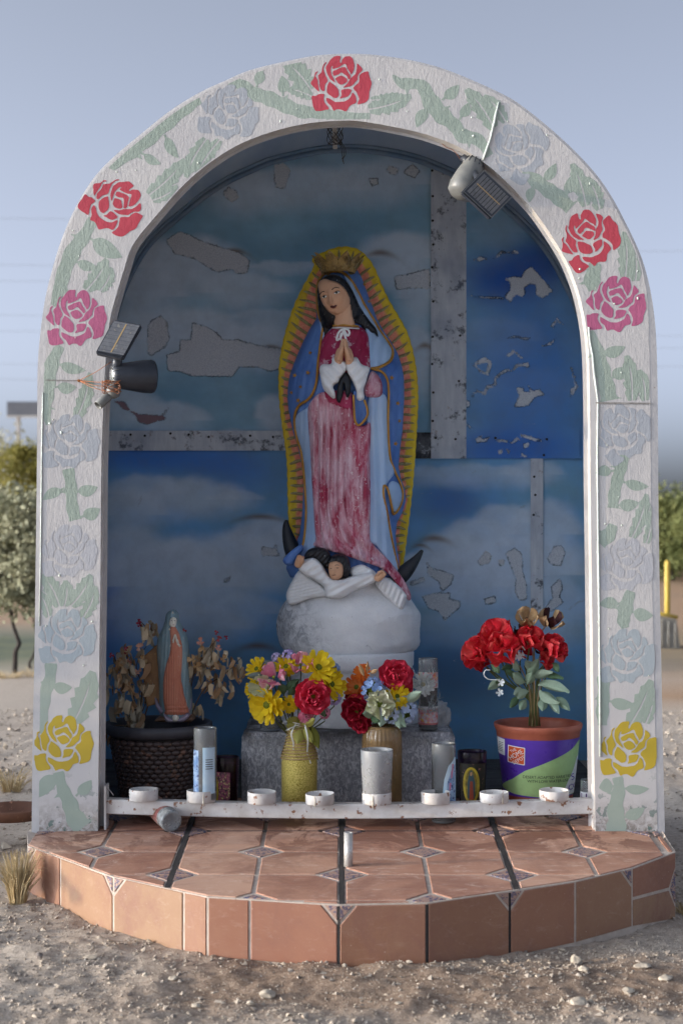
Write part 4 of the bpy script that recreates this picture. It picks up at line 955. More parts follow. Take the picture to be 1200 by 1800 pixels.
def mfold(px, py):
    l = np.interp(py, oy, ol); a = .0035 * np.sin((px - l) * .42 + py * .035) * sstep(600, 680, py) + .002 * np.sin(px * .8 + py * .05); return a
mantle_poly = [(ol[i], oy[i]) for i in range(len(oy))] + [(orr[i], oy[i]) for i in range(len(oy) - 1, -1, -1)]
relief('mantle', mantle_poly, body, BLUE, statue, 3.5, 8, .006, mfold, .12, smooth=0)
D0 = .0135
relief('lining', [(555, 700), (540, 716), (523, 728), (518, 745), (523, 768), (531, 795), (536, 835), (538, 875), (539, 910), (534, 945), (528, 970), (520, 984), (548, 978), (555, 940), (556, 880), (552, 820), (549, 770), (546, 730)], body, LBLUE, statue, 3, 4, .002, lambda x, y: .002 * np.sin(x * .7 + y * .02), .012, D0)
relief('lining', [(650, 690), (676, 694), (682, 720), (683, 745), (686, 800), (694, 828), (680, 850), (676, 872), (682, 900), (688, 930), (694, 965), (702, 1008), (690, 1006), (676, 980), (662, 960), (648, 945), (645, 880), (644, 800), (645, 750)], body, LBLUE, statue, 3, 4, .004, lambda x, y: .0035 * np.sin(x * .38 - y * .012), .014, D0)
relief('lining', [(688, 846), (700, 850), (706, 868), (704, 886), (693, 900), (688, 880), (682, 856)], body, LBLUE, statue, 2.5, 4, .002, None, .01, D0 + .001)
relief('lining', [(604, 482), (618, 494), (632, 518), (648, 548), (664, 576), (682, 604), (690, 620), (683, 634), (668, 643), (648, 646), (645, 610), (642, 575), (626, 530), (612, 500)], body, LBLUE, statue, 3, 4, .004, lambda x, y: .003 * np.sin(x * .4 + y * .05), .014, D0)
relief('lining', [(562, 492), (558, 510), (559, 540), (566, 565), (570, 580), (567, 620), (562, 645), (558, 648), (563, 610), (563, 575), (556, 540), (555, 512), (560, 494)], body, LBLUE, statue, 2.5, 2, .002, None, .01, D0)
# bodice and skirt
def bod(px, py): return body(px, py) - .016
relief('bodice', [(584, 576), (597, 573), (620, 573), (634, 575), (645, 586), (650, 610), (650, 646), (640, 652), (600, 660), (566, 660), (560, 648), (562, 616), (568, 594)], bod, CRIM, statue, 3, 8, .010, lambda x, y: .005 * np.exp(-((x - 640) / 9) ** 2) + .004 * np.exp(-((x - 570) / 8) ** 2) + .002 * np.sin((x + .4 * y) * .5), .02)
def sfold(x, y):
    xx = x - 26 * sstep(860, 990, y) ** 1.5 * np.clip((x - 540) / 60, 0, 1.4)
    f = .0075 * np.cos((xx - 551) * .50) * sstep(705, 760, y) * np.clip((625 - xx) / 30, 0, 1) + .003 * np.sin(xx * .95 + y * .03)
    f += .022 * np.exp(-((x - 630) / 19) ** 2 - ((y - 850) / 75) ** 2) - .010 * np.exp(-((x - 604 - 12 * sstep(860, 960, y)) / 6) ** 2) * sstep(760, 820, y)
    f += .006 * np.sin((y - .45 * x) * .22) * sstep(935, 965, y)
    return f
relief('skirt', [(575, 688), (560, 692), (547, 705), (541, 720), (542, 750), (545, 790), (547, 830), (550, 880), (553, 930), (555, 948), (550, 958), (562, 963), (600, 974), (640, 988), (670, 999), (690, 1017), (705, 1040), (718, 1056), (722, 1047), (713, 1026), (700, 1006), (682, 984), (656, 957), (650, 942), (651, 880), (650, 800), (651, 745), (640, 748), (628, 746), (622, 728), (622, 704), (618, 690), (600, 686)], lambda x, y: body(np.minimum(x, 692), np.minimum(y, 1012)) - .018 - .03 * sstep(940, 1050, y), CRIM2, statue, 2.6, 6, .008, sfold, .03)
relief('shirt_tail', [(572, 684), (600, 690), (616, 688), (618, 720), (590, 712), (575, 705)], lambda x, y: body(x, y) - .026, CRIM, statue, 3, 4, .003, None, .01)
relief('sleeve', [(652, 653), (662, 657), (670, 670), (672, 686), (669, 696), (655, 699), (642, 695), (640, 683), (646, 667)], lambda x, y: body(x, y) - .020, CRIM2, statue, 2.5, 9, .014, None, .02)
relief('pocket_fold', [(621, 690), (627, 688), (638, 694), (646, 726), (640, 738), (632, 746), (624, 740), (622, 715)], lambda x, y: body(x, y) - .030, BLUE, statue, 2.5, 5, .004, lambda x, y: .003 * np.sin(x * .7), .012)
relief('cuff', [(584, 630), (590, 628), (607, 637), (608, 650), (596, 665), (595, 670), (585, 678), (588, 688), (589, 698), (585, 700), (576, 692), (567, 680), (562, 656), (561, 648), (567, 640), (581, 640)], lambda x, y: body(x, y) - .050, CUFF, statue, 2.4, 8, .016, lambda x, y: .004 * np.sin((x - y) * .35), .05)
relief('cuff', [(608, 637), (622, 628), (628, 629), (635, 640), (649, 646), (647, 656), (644, 668), (639, 683), (639, 691), (640, 700), (632, 704), (627, 700), (626, 685), (619, 668), (610, 652)], lambda x, y: body(x, y) - .050, CUFF, statue, 2.4, 8, .016, lambda x, y: .004 * np.sin((x + y) * .35), .05)
relief('sash', [(607, 655), (615, 663), (616, 690), (609, 698), (604, 673), (602, 695), (596, 708), (591, 699), (595, 672), (600, 662)], lambda x, y: body(x, y) - .036, BLACK, statue, 2, 4, .006, None, .015)
tube('flower_mark', [P(a, b, 4.672) for a, b in [(606, 711), (610, 707), (612, 712), (608, 714), (612, 717), (615, 712)]], .0016, CUFF, statue, 6)
# gold trims follow the surface
def trim(pts, r=.0042, off=.0155):
    p = catmull(pts, 5); V = []
    for a, b in p:
        Y = float(body(np.array([a]), np.array([b]))[0]) - off; V.append(P(a, b, Y))
    tube('gold_trim', V, r, GOLD, statue, 6)
trim([(600, 478), (585, 477), (570, 482), (561, 492), (557, 510), (558, 540), (562, 560), (568, 571), (565, 590), (561, 620), (558, 645), (556, 670), (550, 690), (540, 703), (525, 713), (518, 730), (518, 750), (523, 775), (530, 797), (534, 832), (537, 870), (538, 900), (536, 935), (531, 962), (518, 982)])
trim([(600, 478), (612, 487), (625, 505), (640, 535), (655, 560), (670, 585), (685, 605), (690, 620), (685, 635), (668, 645), (652, 648)], .0046)
trim([(655, 649), (670, 653), (680, 666), (683, 690), (682, 740), (685, 800), (693, 826), (704, 851), (708, 870), (703, 890), (692, 904), (688, 890), (683, 866), (679, 856), (674, 854), (674, 872), (680, 900), (686, 935), (693, 970), (701, 1006)], .0036, .0175)
tube('gold_trim', [Vector(q) for q in catmull([tuple(P(a, b, 4.652)) for a, b in [(621, 694), (622, 715), (624, 740), (632, 747), (646, 728), (640, 703)]], 4)], .0036, GOLD, statue, 6)
def star(px, py, s):
    Y = float(body(np.array([px]), np.array([py]))[0]) - .0135; V = [P(px, py, Y - .002)]; 
    for k in range(10): a = k * math.pi / 5 + .3; rr = s if k % 2 == 0 else s * .42; V.append(P(px + rr * math.sin(a), py - rr * math.cos(a), Y))
    mesh('star', V, [(0, 1 + (k + 1) % 10, 1 + k) for k in range(10)], GOLD, statue, False)
for a in [(518, 660, 5), (541, 655, 5), (524, 704, 5), (688, 664, 5), (699, 709, 5), (695, 780, 5), (512, 690, 4), (528, 680, 4), (702, 740, 4), (530, 600, 4), (545, 620, 4), (640, 500, 4), (648, 530, 4)]: star(*a)
# hair, neck, head
def headY(px, py): return 4.765 - .055 * np.sqrt(np.clip(1 - ((px - 594) / 46) ** 2 - ((py - 520) / 62) ** 2, .02, 1))
relief('hair', [(557, 512), (562, 493), (575, 484), (590, 483), (606, 492), (620, 512), (632, 538), (648, 562), (661, 578), (664, 592), (657, 584), (654, 589), (645, 578), (640, 583), (628, 570), (588, 572), (571, 592), (566, 575), (560, 548)], lambda x, y: np.minimum(headY(x, y), body(x, y)) - .004, HAIR, statue, 2.2, 6, .010, lambda x, y: .0022 * np.sin(x * 1.1 + .35 * y), .03)
relief('neck', [(586, 540), (602, 536), (616, 532), (619, 554), (623, 572), (606, 578), (588, 574), (588, 558)], lambda x, y: np.full(x.shape, 4.712), SKIN, statue, 2, 12, .016, None, .03)
fc, fs = math.cos(R(14)), math.sin(R(14))
def floc(px, py):
    dx, dy = px - 587, py - 521; return dx * fc - dy * fs * -1 * -1 if False else dx * fc + dy * -fs * -1 * 0 + (dy * -fs), dx * fs + dy * fc
def faceY(px, py):
    dx, dy = px - 587.0, py - 521.0; u = dx * fc - dy * fs; w = dx * fs + dy * fc
    base = 4.738 - .052 * np.sqrt(np.clip(1 - (u / 33) ** 2 - (w / 40) ** 2, .02, 1))
    def g(cx, cy, sx, sy): return np.exp(-((px - cx) / sx) ** 2 - ((py - cy) / sy) ** 2)
    nose = 0
    for k in range(7):
        f = k / 6; nose = np.maximum(nose, (.004 + .009 * f) * g(577.5 + 3.5 * f, 512 + 20 * f, 2.6 + f, 4))
    e = .0045 * g(570, 521, 5.5, 3.4) + .0045 * g(592, 513.5, 6, 3.4)
    return base - nose + e - .0035 * g(585.5, 538, 5, 3) - .004 * g(590, 549, 5, 4) - .003 * g(600, 530, 8, 8) - .0028 * g(569, 515, 6, 2.5) - .0028 * g(591, 506.5, 7, 2.5) + .002 * g(586, 543.5, 4, 1.6)
relief('face', [(559, 501), (561, 495), (570, 490), (581, 493), (594, 497), (605, 506), (612, 517), (616, 528), (615, 540), (609, 549), (599, 553), (590, 555), (583, 552), (573, 543), (565, 529), (561, 515)], faceY, SKIN, statue, 1.1, 4, .012, None, .03)
def onface(name, poly, mat, off, step=.8): relief(name, poly, faceY, mat, statue, step, 1.5, .0015, None, .004, off)
def oval(cx, cy, a, b, rot=0, n=14): return [(cx + a * math.cos(t_) * math.cos(rot) - b * math.sin(t_) * math.sin(rot), cy + a * math.cos(t_) * math.sin(rot) + b * math.sin(t_) * math.cos(rot)) for t_ in [2 * math.pi * i / n for i in range(n)]]
for (ex, ey, w) in ((570, 521.6, 4.2), (592, 514.2, 5.4)):
    onface('eye', oval(ex, ey, w, 2.1, -.28), EYEW, .013); onface('iris', oval(ex - .7, ey + .2, 1.7, 1.8), IRIS, .0145)
    tube('eyelid', [P(ex - w + i * w / 3, ey - .3 - 2.0 * math.sin(i / 6 * math.pi) - .28 * (i - 3) * w / 3, float(faceY(np.array([ex]), np.array([ey]))[0]) - .0155) for i in range(7)], .0011, BROW, statue, 5)
tube('eyebrow', [P(a, b, float(faceY(np.array([a]), np.array([b]))[0]) - .0125) for a, b in [(561.5, 518), (564, 514.5), (567, 512.8), (570, 512.3)]], .0013, BROW, statue, 5)
tube('eyebrow', [P(a, b, float(faceY(np.array([a]), np.array([b]))[0]) - .0125) for a, b in [(583, 509.5), (586.5, 506.4), (590.5, 505.2), (596, 506.4)]], .0013, BROW, statue, 5)
onface('lips', [(580, 539.5), (583.5, 536.6), (586, 537.4), (589, 536), (592, 536.4), (589.5, 540.5), (585, 542.2)], LIPS, .0135)
onface('lips', [(580.2, 539), (585.5, 538.6), (591.8, 536.5), (586, 539.6)], IRIS, .0162, .7)
# collar and lace bow
tube('collar', [P(a, b, 4.71 - .012 * math.sin((a - 584) / 40 * 3.1)) for a, b in [(585, 573), (592, 571.5), (604, 571.5), (616, 572), (630, 574)]], .0035, GOLD, statue, 8)
tube('collar', [P(a, b, 4.706 - .012 * math.sin((a - 584) / 40 * 3.1)) for a, b in [(584, 576.5), (595, 576), (612, 576.5), (631, 577.5)]], .0022, CUFF, statue, 6)
for lp in ([(604, 578), (597, 582), (593, 590), (592, 598), (598, 594), (602, 585), (604, 578)], [(604, 578), (611, 579), (614, 585), (611, 590), (607, 585), (604, 578)], [(604, 579), (606, 590), (610, 602)], [(600, 585), (598, 594), (603, 600)]):
    tube('lace_bow', [Vector(q) for q in catmull([tuple(P(a, b, 4.668)) for a, b in lp], 4)], .0036, CUFF, statue, 6)
# praying hands: four fingers and a thumb each
for s in (-1, 1):
    parts = []
    cx = 604.5
    def hp(dx, py, dep): return P(cx + s * dx, py, 4.640 + dep)
    parts.append(capsule_chain([hp(10.5, 640, .012), hp(9.0, 628, .010), hp(6.5, 618, .008)], [.0115, .0135, .0125]))
    for i, (dep, tipy, tdx) in enumerate([(-.008, 603, 2.6), (.003, 598, 2.2), (.014, 600, 2.2), (.024, 606, 2.4)]):
        parts.append(capsule_chain([hp(7.0, 622, dep), hp(4.6, 613, dep), hp(3.0, (613 + tipy) / 2, dep), hp(tdx, tipy, dep - .001)], [.0082, .0076, .0068, .0052]))
    parts.append(capsule_chain([hp(9.0, 630, -.006), hp(6.8, 622, -.014), hp(4.2, 615, -.017), hp(2.8, 610, -.016)], [.0075, .0072, .0064, .005]))
    V, F = join_data(parts); o = mesh('hand', V, F, SKIN, statue)
    md = o.modifiers.new('fuse', 'REMESH'); md.mode = 'VOXEL'; md.voxel_size = .0016; md.use_smooth_shade = True
# crown
cr = P(594, 478, 4.765); ct_ = []
V, F = lathe_data([(.047, -.004), (.051, -.004), (.052, .012), (.055, .017), (.050, .019), (.047, .012), (.047, -.004)], 40, cr, cap=False)
band = mesh('crown_band', V, F, CROWN, statue)
for k in range(9):
    a = 2 * math.pi * k / 9 + .18; d = Vector((math.cos(a), math.sin(a), 0)); tn = Vector((-math.sin(a), math.cos(a), 0)); V = []; F = []
    prof = [(0, .016), (.25, .019), (.5, .0175), (.72, .011), (.88, .006), (1, .001)]
    for (u, hw) in prof:
        c0 = cr + d * (.051 + .026 * u ** 1.4) + Vector((0, 0, .014 + .038 * u))
        for (q, dd) in ((-1, 0), (-.5, .003), (0, .0055), (.5, .003), (1, 0)): V.append(c0 + tn * hw * q + d * dd)
        for (q, dd) in ((-1, -.003), (0, -.001), (1, -.003)): V.append(c0 + tn * hw * q + d * dd)
    for i in range(5):
        for j in range(4): F.append((i * 8 + j, i * 8 + j + 1, i * 8 + 8 + j + 1, i * 8 + 8 + j))
        for j in (5, 6): F.append((i * 8 + j + 1, i * 8 + j, i * 8 + 8 + j, i * 8 + 8 + j + 1))
    pt = mesh('crown_point', V, F, CROWN, statue)
    tube('jewel_setting', [cr + d * (.0605) + Vector((0, 0, .030)) + (tn * math.cos(q) * .0055 + Vector((0, 0, 1)) * math.sin(q) * .008) + d * (.004 + .008 * (math.sin(q) * .008 + .01) / .02) for q in [i * math.pi / 5 for i in range(11)]], .0016, CROWN, statue, 5)
for k in range(14):
    a = 2 * math.pi * k / 14; V, F = lathe_data([(.0001, 0), (.0045, .001), (.004, .003), (.0001, .004)], 8); o = mesh('crown_stud', V, F, CROWN, statue); o.matrix_parent_inverse = statue.matrix_basis.inverted()
    o.location = cr + Vector((math.cos(a) * .0515, math.sin(a) * .0515, .005)); o.rotation_euler = Vector((math.cos(a), math.sin(a), 0)).to_track_quat('Z', 'Y').to_euler()
# ray plate behind the figure
plate = [(600, 434), (625, 437), (642, 449), (656, 468), (669, 498), (684, 530), (702, 560), (716, 587), (726, 622), (732, 660), (734, 700), (732, 750), (729, 800), (725, 850), (721, 890), (716, 930), (712, 962), (706, 996), (690, 1004), (620, 1004), (560, 1000), (530, 968), (516, 952), (510, 932), (507, 905), (506, 870), (505, 820), (501, 780), (495, 740), (491, 700), (490, 660), (494, 620), (503, 580), (516, 540), (531, 508), (544, 484), (553, 464), (549, 455), (574, 441)]
pp = catmull(plate, 5, True); pp = resample(pp, 3, True); sc = []
for i, p in enumerate(pp):
    a = np.array(pp[i - 1]); b = np.array(pp[(i + 1) % len(pp)]); tt = (b - a) / (np.linalg.norm(b - a) + 1e-9); nn = np.array((tt[1], -tt[0])); sc.append(tuple(np.array(p) + nn * 1.3 * abs(math.sin(i * .55))))
mant = [(ol[i], oy[i]) for i in range(len(oy))] + [(orr[i], oy[i]) for i in range(len(oy) - 1, -1, -1)]
t = NT('ray_plate_paint'); v = t.coord('Object'); n = t.noise(v, 40, 4, .6); n2 = t.noise(v, 120, 3)
col = t.mix(t.ramp(n, .3, .7), lin(226, 196, 36), lin(206, 172, 26)); pk = t.ramp(t.math('ADD', t.attr('pinkness', 'Fac'), t.math('MULTIPLY', t.math('SUBTRACT', n, .5), .25)), .42, .58)
col = t.mix(pk, col, t.mix(t.ramp(n2, .4, .6), lin(230, 126, 104), lin(234, 156, 120))); col = t.mix(t.ramp(t.noise(v, 90, 3), .68, .72, 0, .5), col, lin(110, 90, 30)); t.set(Base_Color=col, Roughness=.55); t.bump(n2, .25, .003)
def pinkattr(o, px, py):
    d = edist(mant, px, py); do = edist(plate, px, py); f = d / (d + do + 1e-6); s = np.where((px > 690) & (py > 760), .2, 0) + np.where((px < 540) & (py > 800), .1, 0)
    setattr_float(o, 'pinkness', np.clip(1 - f - s + .02, 0, 1))
relief('ray_plate', sc, lambda x, y: np.full(x.shape, 4.885), t.m, statue, 3.4, 6, .004, lambda x, y: .0018 * np.sin(np.arctan2(y - 700, x - 605) * 90), .03, 0, 0, attrs=pinkattr)
mo = resample(mant, 14.5, True); plr = [tuple(p_) for p_ in resample(catmull(plate, 4, True), 30, True)]; ma = np.array(mant)
RAYS = []
for i, p in enumerate(mo):
    a = np.array(mo[i - 1]); b = np.array(mo[(i + 1) % len(mo)]); tt = (b - a) / (np.linalg.norm(b - a) + 1e-9); nn = np.array((-tt[1], tt[0]))
    if p[1] > 985: continue
    cxx = 607; 
    if nn @ (np.array(p) - np.array((cxx, 700))) < 0: nn = -nn
    up = -0.30 if p[1] < 560 else -.12 + .0004 * (p[1] - 700)
    if p[1] < 478: nn = np.array(((p[0] - 597) / 30, -1.0))
    nn = nn + np.array((0, up * -1 if p[1] > 760 and p[0] < 600 else up)) * .8; nn /= np.linalg.norm(nn)
    # reach to the rim
    L = 0
    LL = np.arange(3, 93, 1.5); ok_ = inside(plr, p[0] + nn[0] * LL, p[1] + nn[1] * LL); L = float(LL[np.argmin(ok_)]) - 3 if not ok_.all() else 90
    if L < 9: continue
    Lr = (L - 1) * rng.uniform(.92, 1.02); w = rng.uniform(2.2, 3.0); pa_ = np.array(p) - nn * 3; V = []; F = []; perp = np.array((-nn[1], nn[0]))
    for u, ww, h in ((0, w * .8, .003), (.3, w * 1.0, .007), (.6, w * 1.0, .007), (.85, w * .7, .006), (1, .4, .004)):
        c0 = pa_ + nn * (Lr + 3) * u + perp * math.sin(u * 5 + i) * .8
        for q, dd in ((-1, 0), (-.35, .8), (.35, .8), (1, 0)): V.append(P(c0[0] + perp[0] * ww * q, c0[1] + perp[1] * ww * q, 4.8805 - h * dd))
    for k in range(4):
        for j in range(3): F.append((k * 4 + j, k * 4 + j + 1, k * 4 + 5 + j, k * 4 + 4 + j))
    mesh('ray', V, F, RAYM, statue)
# crescent horns
for pts, rad in (([(528, 985), (515, 968), (507, 945), (503, 925), (504, 914)], [.030, .026, .019, .011, .004]), ([(690, 1018), (706, 1010), (720, 996), (732, 982), (742, 967)], [.030, .026, .020, .012, .004])):
    tube('crescent_horn', [Vector(q) for q in catmull([tuple(P(a, b, 4.80)) for a, b in pts], 4)], list(np.interp(np.linspace(0, 4, 17), range(5), rad)), BLACK, statue, 12)
relief('mantle_hem', [(497, 985), (505, 974), (520, 962), (530, 958), (531, 968), (520, 982), (514, 992), (503, 993)], lambda x, y: np.full(x.shape, 4.70), BLUE, statue, 2.2, 6, .012, None, .05)
# angel at the foot
ang = lambda Y: (lambda x, y: np.full(x.shape, Y))
relief('wing', [(526, 1004), (548, 1018), (570, 1034), (572, 1048), (546, 1052), (512, 1064), (504, 1054), (504, 1040), (514, 1020)], lambda x, y: 4.70 - .03 * np.clip((x - 505) / 60, 0, 1), CUFF, statue, 2, 8, .014, lambda x, y: .003 * np.sin((y * 1.0 + (x - 540) * .25) * 1.1), .06)
relief('wing', [(660, 1024), (678, 1016), (696, 1026), (712, 1043), (714, 1052), (706, 1072), (684, 1055), (668, 1038)], lambda x, y: 4.68 + .02 * np.clip((x - 660) / 50, 0, 1), CUFF, statue, 2, 8, .014, lambda x, y: .003 * np.sin((x * .8 + y * .3) * .8), .06)
relief('wing', [(615, 1002), (622, 996), (636, 993), (648, 998), (661, 1008), (655, 1018), (630, 1014), (618, 1012)], ang(4.67), CUFF, statue, 2, 6, .012, lambda x, y: .003 * np.sin((y + x * .4) * .9), .05)
relief('tunic', [(525, 998), (534, 985), (552, 981), (565, 992), (573, 1006), (584, 1018), (600, 1019), (622, 1012), (654, 1006), (661, 1020), (646, 1030), (622, 1039), (604, 1050), (584, 1053), (571, 1048), (569, 1032), (552, 1020), (530, 1008)], lambda x, y: 4.655 - .02 * np.exp(-((x - 592) / 25) ** 2), CUFF, statue, 2, 9, .022, lambda x, y: .0025 * np.sin((x * .5 + y * .9) * .5), .07)
relief('angel_hair', [(534, 982), (540, 968), (556, 962), (574, 966), (582, 982), (578, 1000), (566, 994), (550, 982)], ang(4.668), HAIR, statue, 2, 8, .016, lambda x, y: .003 * np.sin(x * .7 + y * .6), .05)
relief('angel_hair', [(577, 990), (582, 978), (598, 974), (612, 982), (616, 1000), (612, 1013), (603, 1015), (590, 1000)], ang(4.655), HAIR, statue, 2, 9, .02, lambda x, y: .0022 * np.sin(x * .8 + y * .5), .05)
def afY(x, y):
    g = lambda cx, cy, sx, sy: np.exp(-((x - cx) / sx) ** 2 - ((y - cy) / sy) ** 2)
    return 4.650 - .024 * np.sqrt(np.clip(1 - ((x - 590) / 16) ** 2 - ((y - 1003) / 20) ** 2, .02, 1)) - .007 * g(587, 1003, 2, 5) + .003 * g(583, 998, 3, 1.8) + .003 * g(594, 997, 3.4, 1.8) - .002 * g(587, 1010.5, 3, 1.5) - .002 * g(588, 1016, 4, 2)
relief('angel_face', [(578, 992), (584, 987), (594, 987), (602, 993), (603, 1006), (600, 1015), (592, 1020), (583, 1018), (578, 1008)], afY, SKIN, statue, 1.2, 4, .010, None, .04)
for (a, b, c) in ((580, 998.6, 3), (591, 997.8, 4)): tube('angel_eye', [P(a + i * c / 3, b + .9 * math.sin(i / 3 * 3.14), 4.6115) for i in range(4)], .0009, BROW, statue, 5)
tube('angel_eyebrow', [P(588.5 + i * 2.4, 994 - 1.1 * math.sin(i), 4.6115) for i in range(4)], .0008, BROW, statue, 5)
tube('angel_lips', [P(583.5 + i * 2.2, 1011 + .4 * math.sin(i * 2), 4.6105) for i in range(4)], .0010, LIPS, statue, 5)
for base, tipd, s in (((664, 1016), (1, -1), 1), ((524, 992), (.35, -1), -1)):   # small hands holding the hems
    parts = []; b0 = np.array(base, float); d = np.array(tipd, float); d /= np.linalg.norm(d); pr = np.array((-d[1], d[0]))
    parts.append(capsule_chain([P(*b0, 4.64), P(*(b0 + d * 9), 4.636)], [.012, .0125]))
    for i in range(4):
        o_ = pr * (i - 1.5) * 2.6; q0 = b0 + d * 9 + o_; parts.append(capsule_chain([P(*q0, 4.634), P(*(q0 + d * (5 + (i in (1, 2)))), 4.626), P(*(q0 + d * 5.5 + pr * .4), 4.634)], [.0052, .0048, .004]))
    parts.append(capsule_chain([P(*(b0 + d * 4 - pr * 4 * s), 4.630), P(*(b0 + d * 8 - pr * 5.5 * s), 4.624), P(*(b0 + d * 12 - pr * 4 * s), 4.622)], [.005, .0048, .004]))
    V, F = join_data(parts); o = mesh('angel_hand', V, F, SKIN, statue); md = o.modifiers.new('fuse', 'REMESH'); md.mode = 'VOXEL'; md.voxel_size = .0013; md.use_smooth_shade = True
# cloud mound and round base
rowsM = [(1005, 560, 668), (1015, 545, 690), (1028, 532, 700), (1042, 520, 708), (1052, 508, 718), (1064, 497, 727), (1080, 489, 737), (1100, 487, 739), (1120, 487, 739), (1136, 490, 737), (1145, 495, 732), (1149, 503, 724)]
V, F = [], []; NM = 120
for (y, l, r) in catmull(rowsM, 6):
    m = (l + r) / 2; h = (r - l) / 2 / FPX * 4.80; xc = (m - 600) / FPX * 4.80; z = CAM_Z + (900 - y) / FPX * 4.72
    for k in range(NM):
        a = 2 * math.pi * k / NM; p = Vector((math.cos(a), math.sin(a), 0)); lum = 1 + .034 * mnoise.noise(Vector((p.x * 2.2, p.y * 2.2, z * 14))) + .018 * mnoise.noise(Vector((p.x * 6, p.y * 6, z * 34))) + .007 * mnoise.noise(Vector((p.x * 18, p.y * 18, z * 90)))
        V.append((xc + p.x * h * lum, 4.82 + p.y * h * .88 * lum, z))
nr = len(V) // NM
for i in range(nr - 1):
    for k in range(NM): F.append((i * NM + k, (i + 1) * NM + k, (i + 1) * NM + (k + 1) % NM, i * NM + (k + 1) % NM))
F.append(tuple(range(NM)))
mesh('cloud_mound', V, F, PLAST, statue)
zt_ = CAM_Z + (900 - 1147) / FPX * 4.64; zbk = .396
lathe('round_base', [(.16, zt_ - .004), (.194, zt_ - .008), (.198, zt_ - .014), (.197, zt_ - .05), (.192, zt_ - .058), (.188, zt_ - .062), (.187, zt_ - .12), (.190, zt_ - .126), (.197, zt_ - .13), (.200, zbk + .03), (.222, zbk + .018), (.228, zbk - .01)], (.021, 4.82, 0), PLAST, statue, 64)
# stucco block
ped = thing('stucco_pedestal', (0.02, 4.8, .19), 'square grey stucco block under the large statue', 'pedestal')
t = NT('rough_stucco'); v = t.coord('Object'); n1 = t.noise(t.coord('Object', (1.2, 1, .7)), 95, 5, .75, .9); n2 = t.noise(v, 14, 4); n3 = t.noise(v, 130, 3, .7)
geo = t.n('ShaderNodeNewGeometry'); sx = t.n('ShaderNodeSeparateXYZ'); t.l(geo.outputs['Position'], sx.inputs[0])
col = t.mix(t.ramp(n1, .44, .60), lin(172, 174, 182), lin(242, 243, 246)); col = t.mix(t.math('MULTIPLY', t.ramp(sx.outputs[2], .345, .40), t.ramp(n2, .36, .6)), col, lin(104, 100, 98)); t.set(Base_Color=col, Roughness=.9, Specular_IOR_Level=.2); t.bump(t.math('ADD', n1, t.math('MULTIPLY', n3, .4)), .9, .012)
bm = bmesh.new(); bmesh.ops.create_cube(bm, size=1); bmesh.ops.scale(bm, vec=(.604, .60, .215), verts=bm.verts); bmesh.ops.bevel(bm, geom=bm.edges[:], offset=.012, segments=3, affect='EDGES')
bmesh.ops.subdivide_edges(bm, edges=[e for e in bm.edges if e.calc_length() > .1], cuts=30, use_grid_fill=True)
for w in bm.verts: nz = mnoise.noise(w.co * 30) * .002 + mnoise.noise(w.co * 8) * .003; w.co += w.co.normalized() * nz
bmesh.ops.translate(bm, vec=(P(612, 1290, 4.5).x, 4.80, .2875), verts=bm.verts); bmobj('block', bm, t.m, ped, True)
# ------------------------------------------------------------------ candle rail
WRUST = pm('chipped_white_paint', lin(212, 210, 208), lin(186, 180, 174), lin(136, 98, 76), scale=16, rough=.55, bump=.35, bscale=90, chip=.60, chipscale=42)
RY = 4.235
rail = thing('candle_rail', P(612, 1425, RY), 'white chipped metal rail with eight round candle cups across the niche', 'candle rack')
zr = P(0, 1419, RY).z
def rz(px): return CAM_Z + (900 - (1405 + 9 * math.sin((px - 183) / 860 * math.pi))) / FPX * (RY - .018)
V, F = [], []
xsr = np.linspace(187, 1040, 40)
for k, px in enumerate(xsr):
    z1 = rz(px); z0 = z1 - .0385; X = P(px, 0, RY).x
    for (dy, z) in ((-.018, z0 + .002), (-.018, z1 - .002), (-.016, z1), (.016, z1), (.018, z1 - .002), (.018, z0 + .002), (.016, z0), (-.016, z0)): V.append((X, RY + dy, z))
for k in range(39):
    for j in range(8): F.append((k * 8 + j, k * 8 + (j + 1) % 8, k * 8 + 8 + (j + 1) % 8, k * 8 + 8 + j))
F.append(tuple(range(8))[::-1]); F.append(tuple(39 * 8 + j for j in range(8)))
mesh('bar', V, F, WRUST, rail, False)
cupV = lathe_data([(0.0001, .002), (.0355, .002), (.0362, .029), (.0378, .0295), (.0385, .028), (.038, .001), (.037, 0), (.0001, 0)], 40, cap=False)
CUPX = [253, 354, 460, 562, 662, 765, 868, 973]; RUSTIN = pm('rusty_cup_floor', lin(150, 110, 84), lin(200, 186, 168), lin(90, 70, 58), scale=40, rough=.8, chip=.58); WAXP = pm('spilled_wax', lin(214, 206, 190), lin(186, 172, 150), lin(90, 84, 78), scale=60, rough=.4, chip=.66)
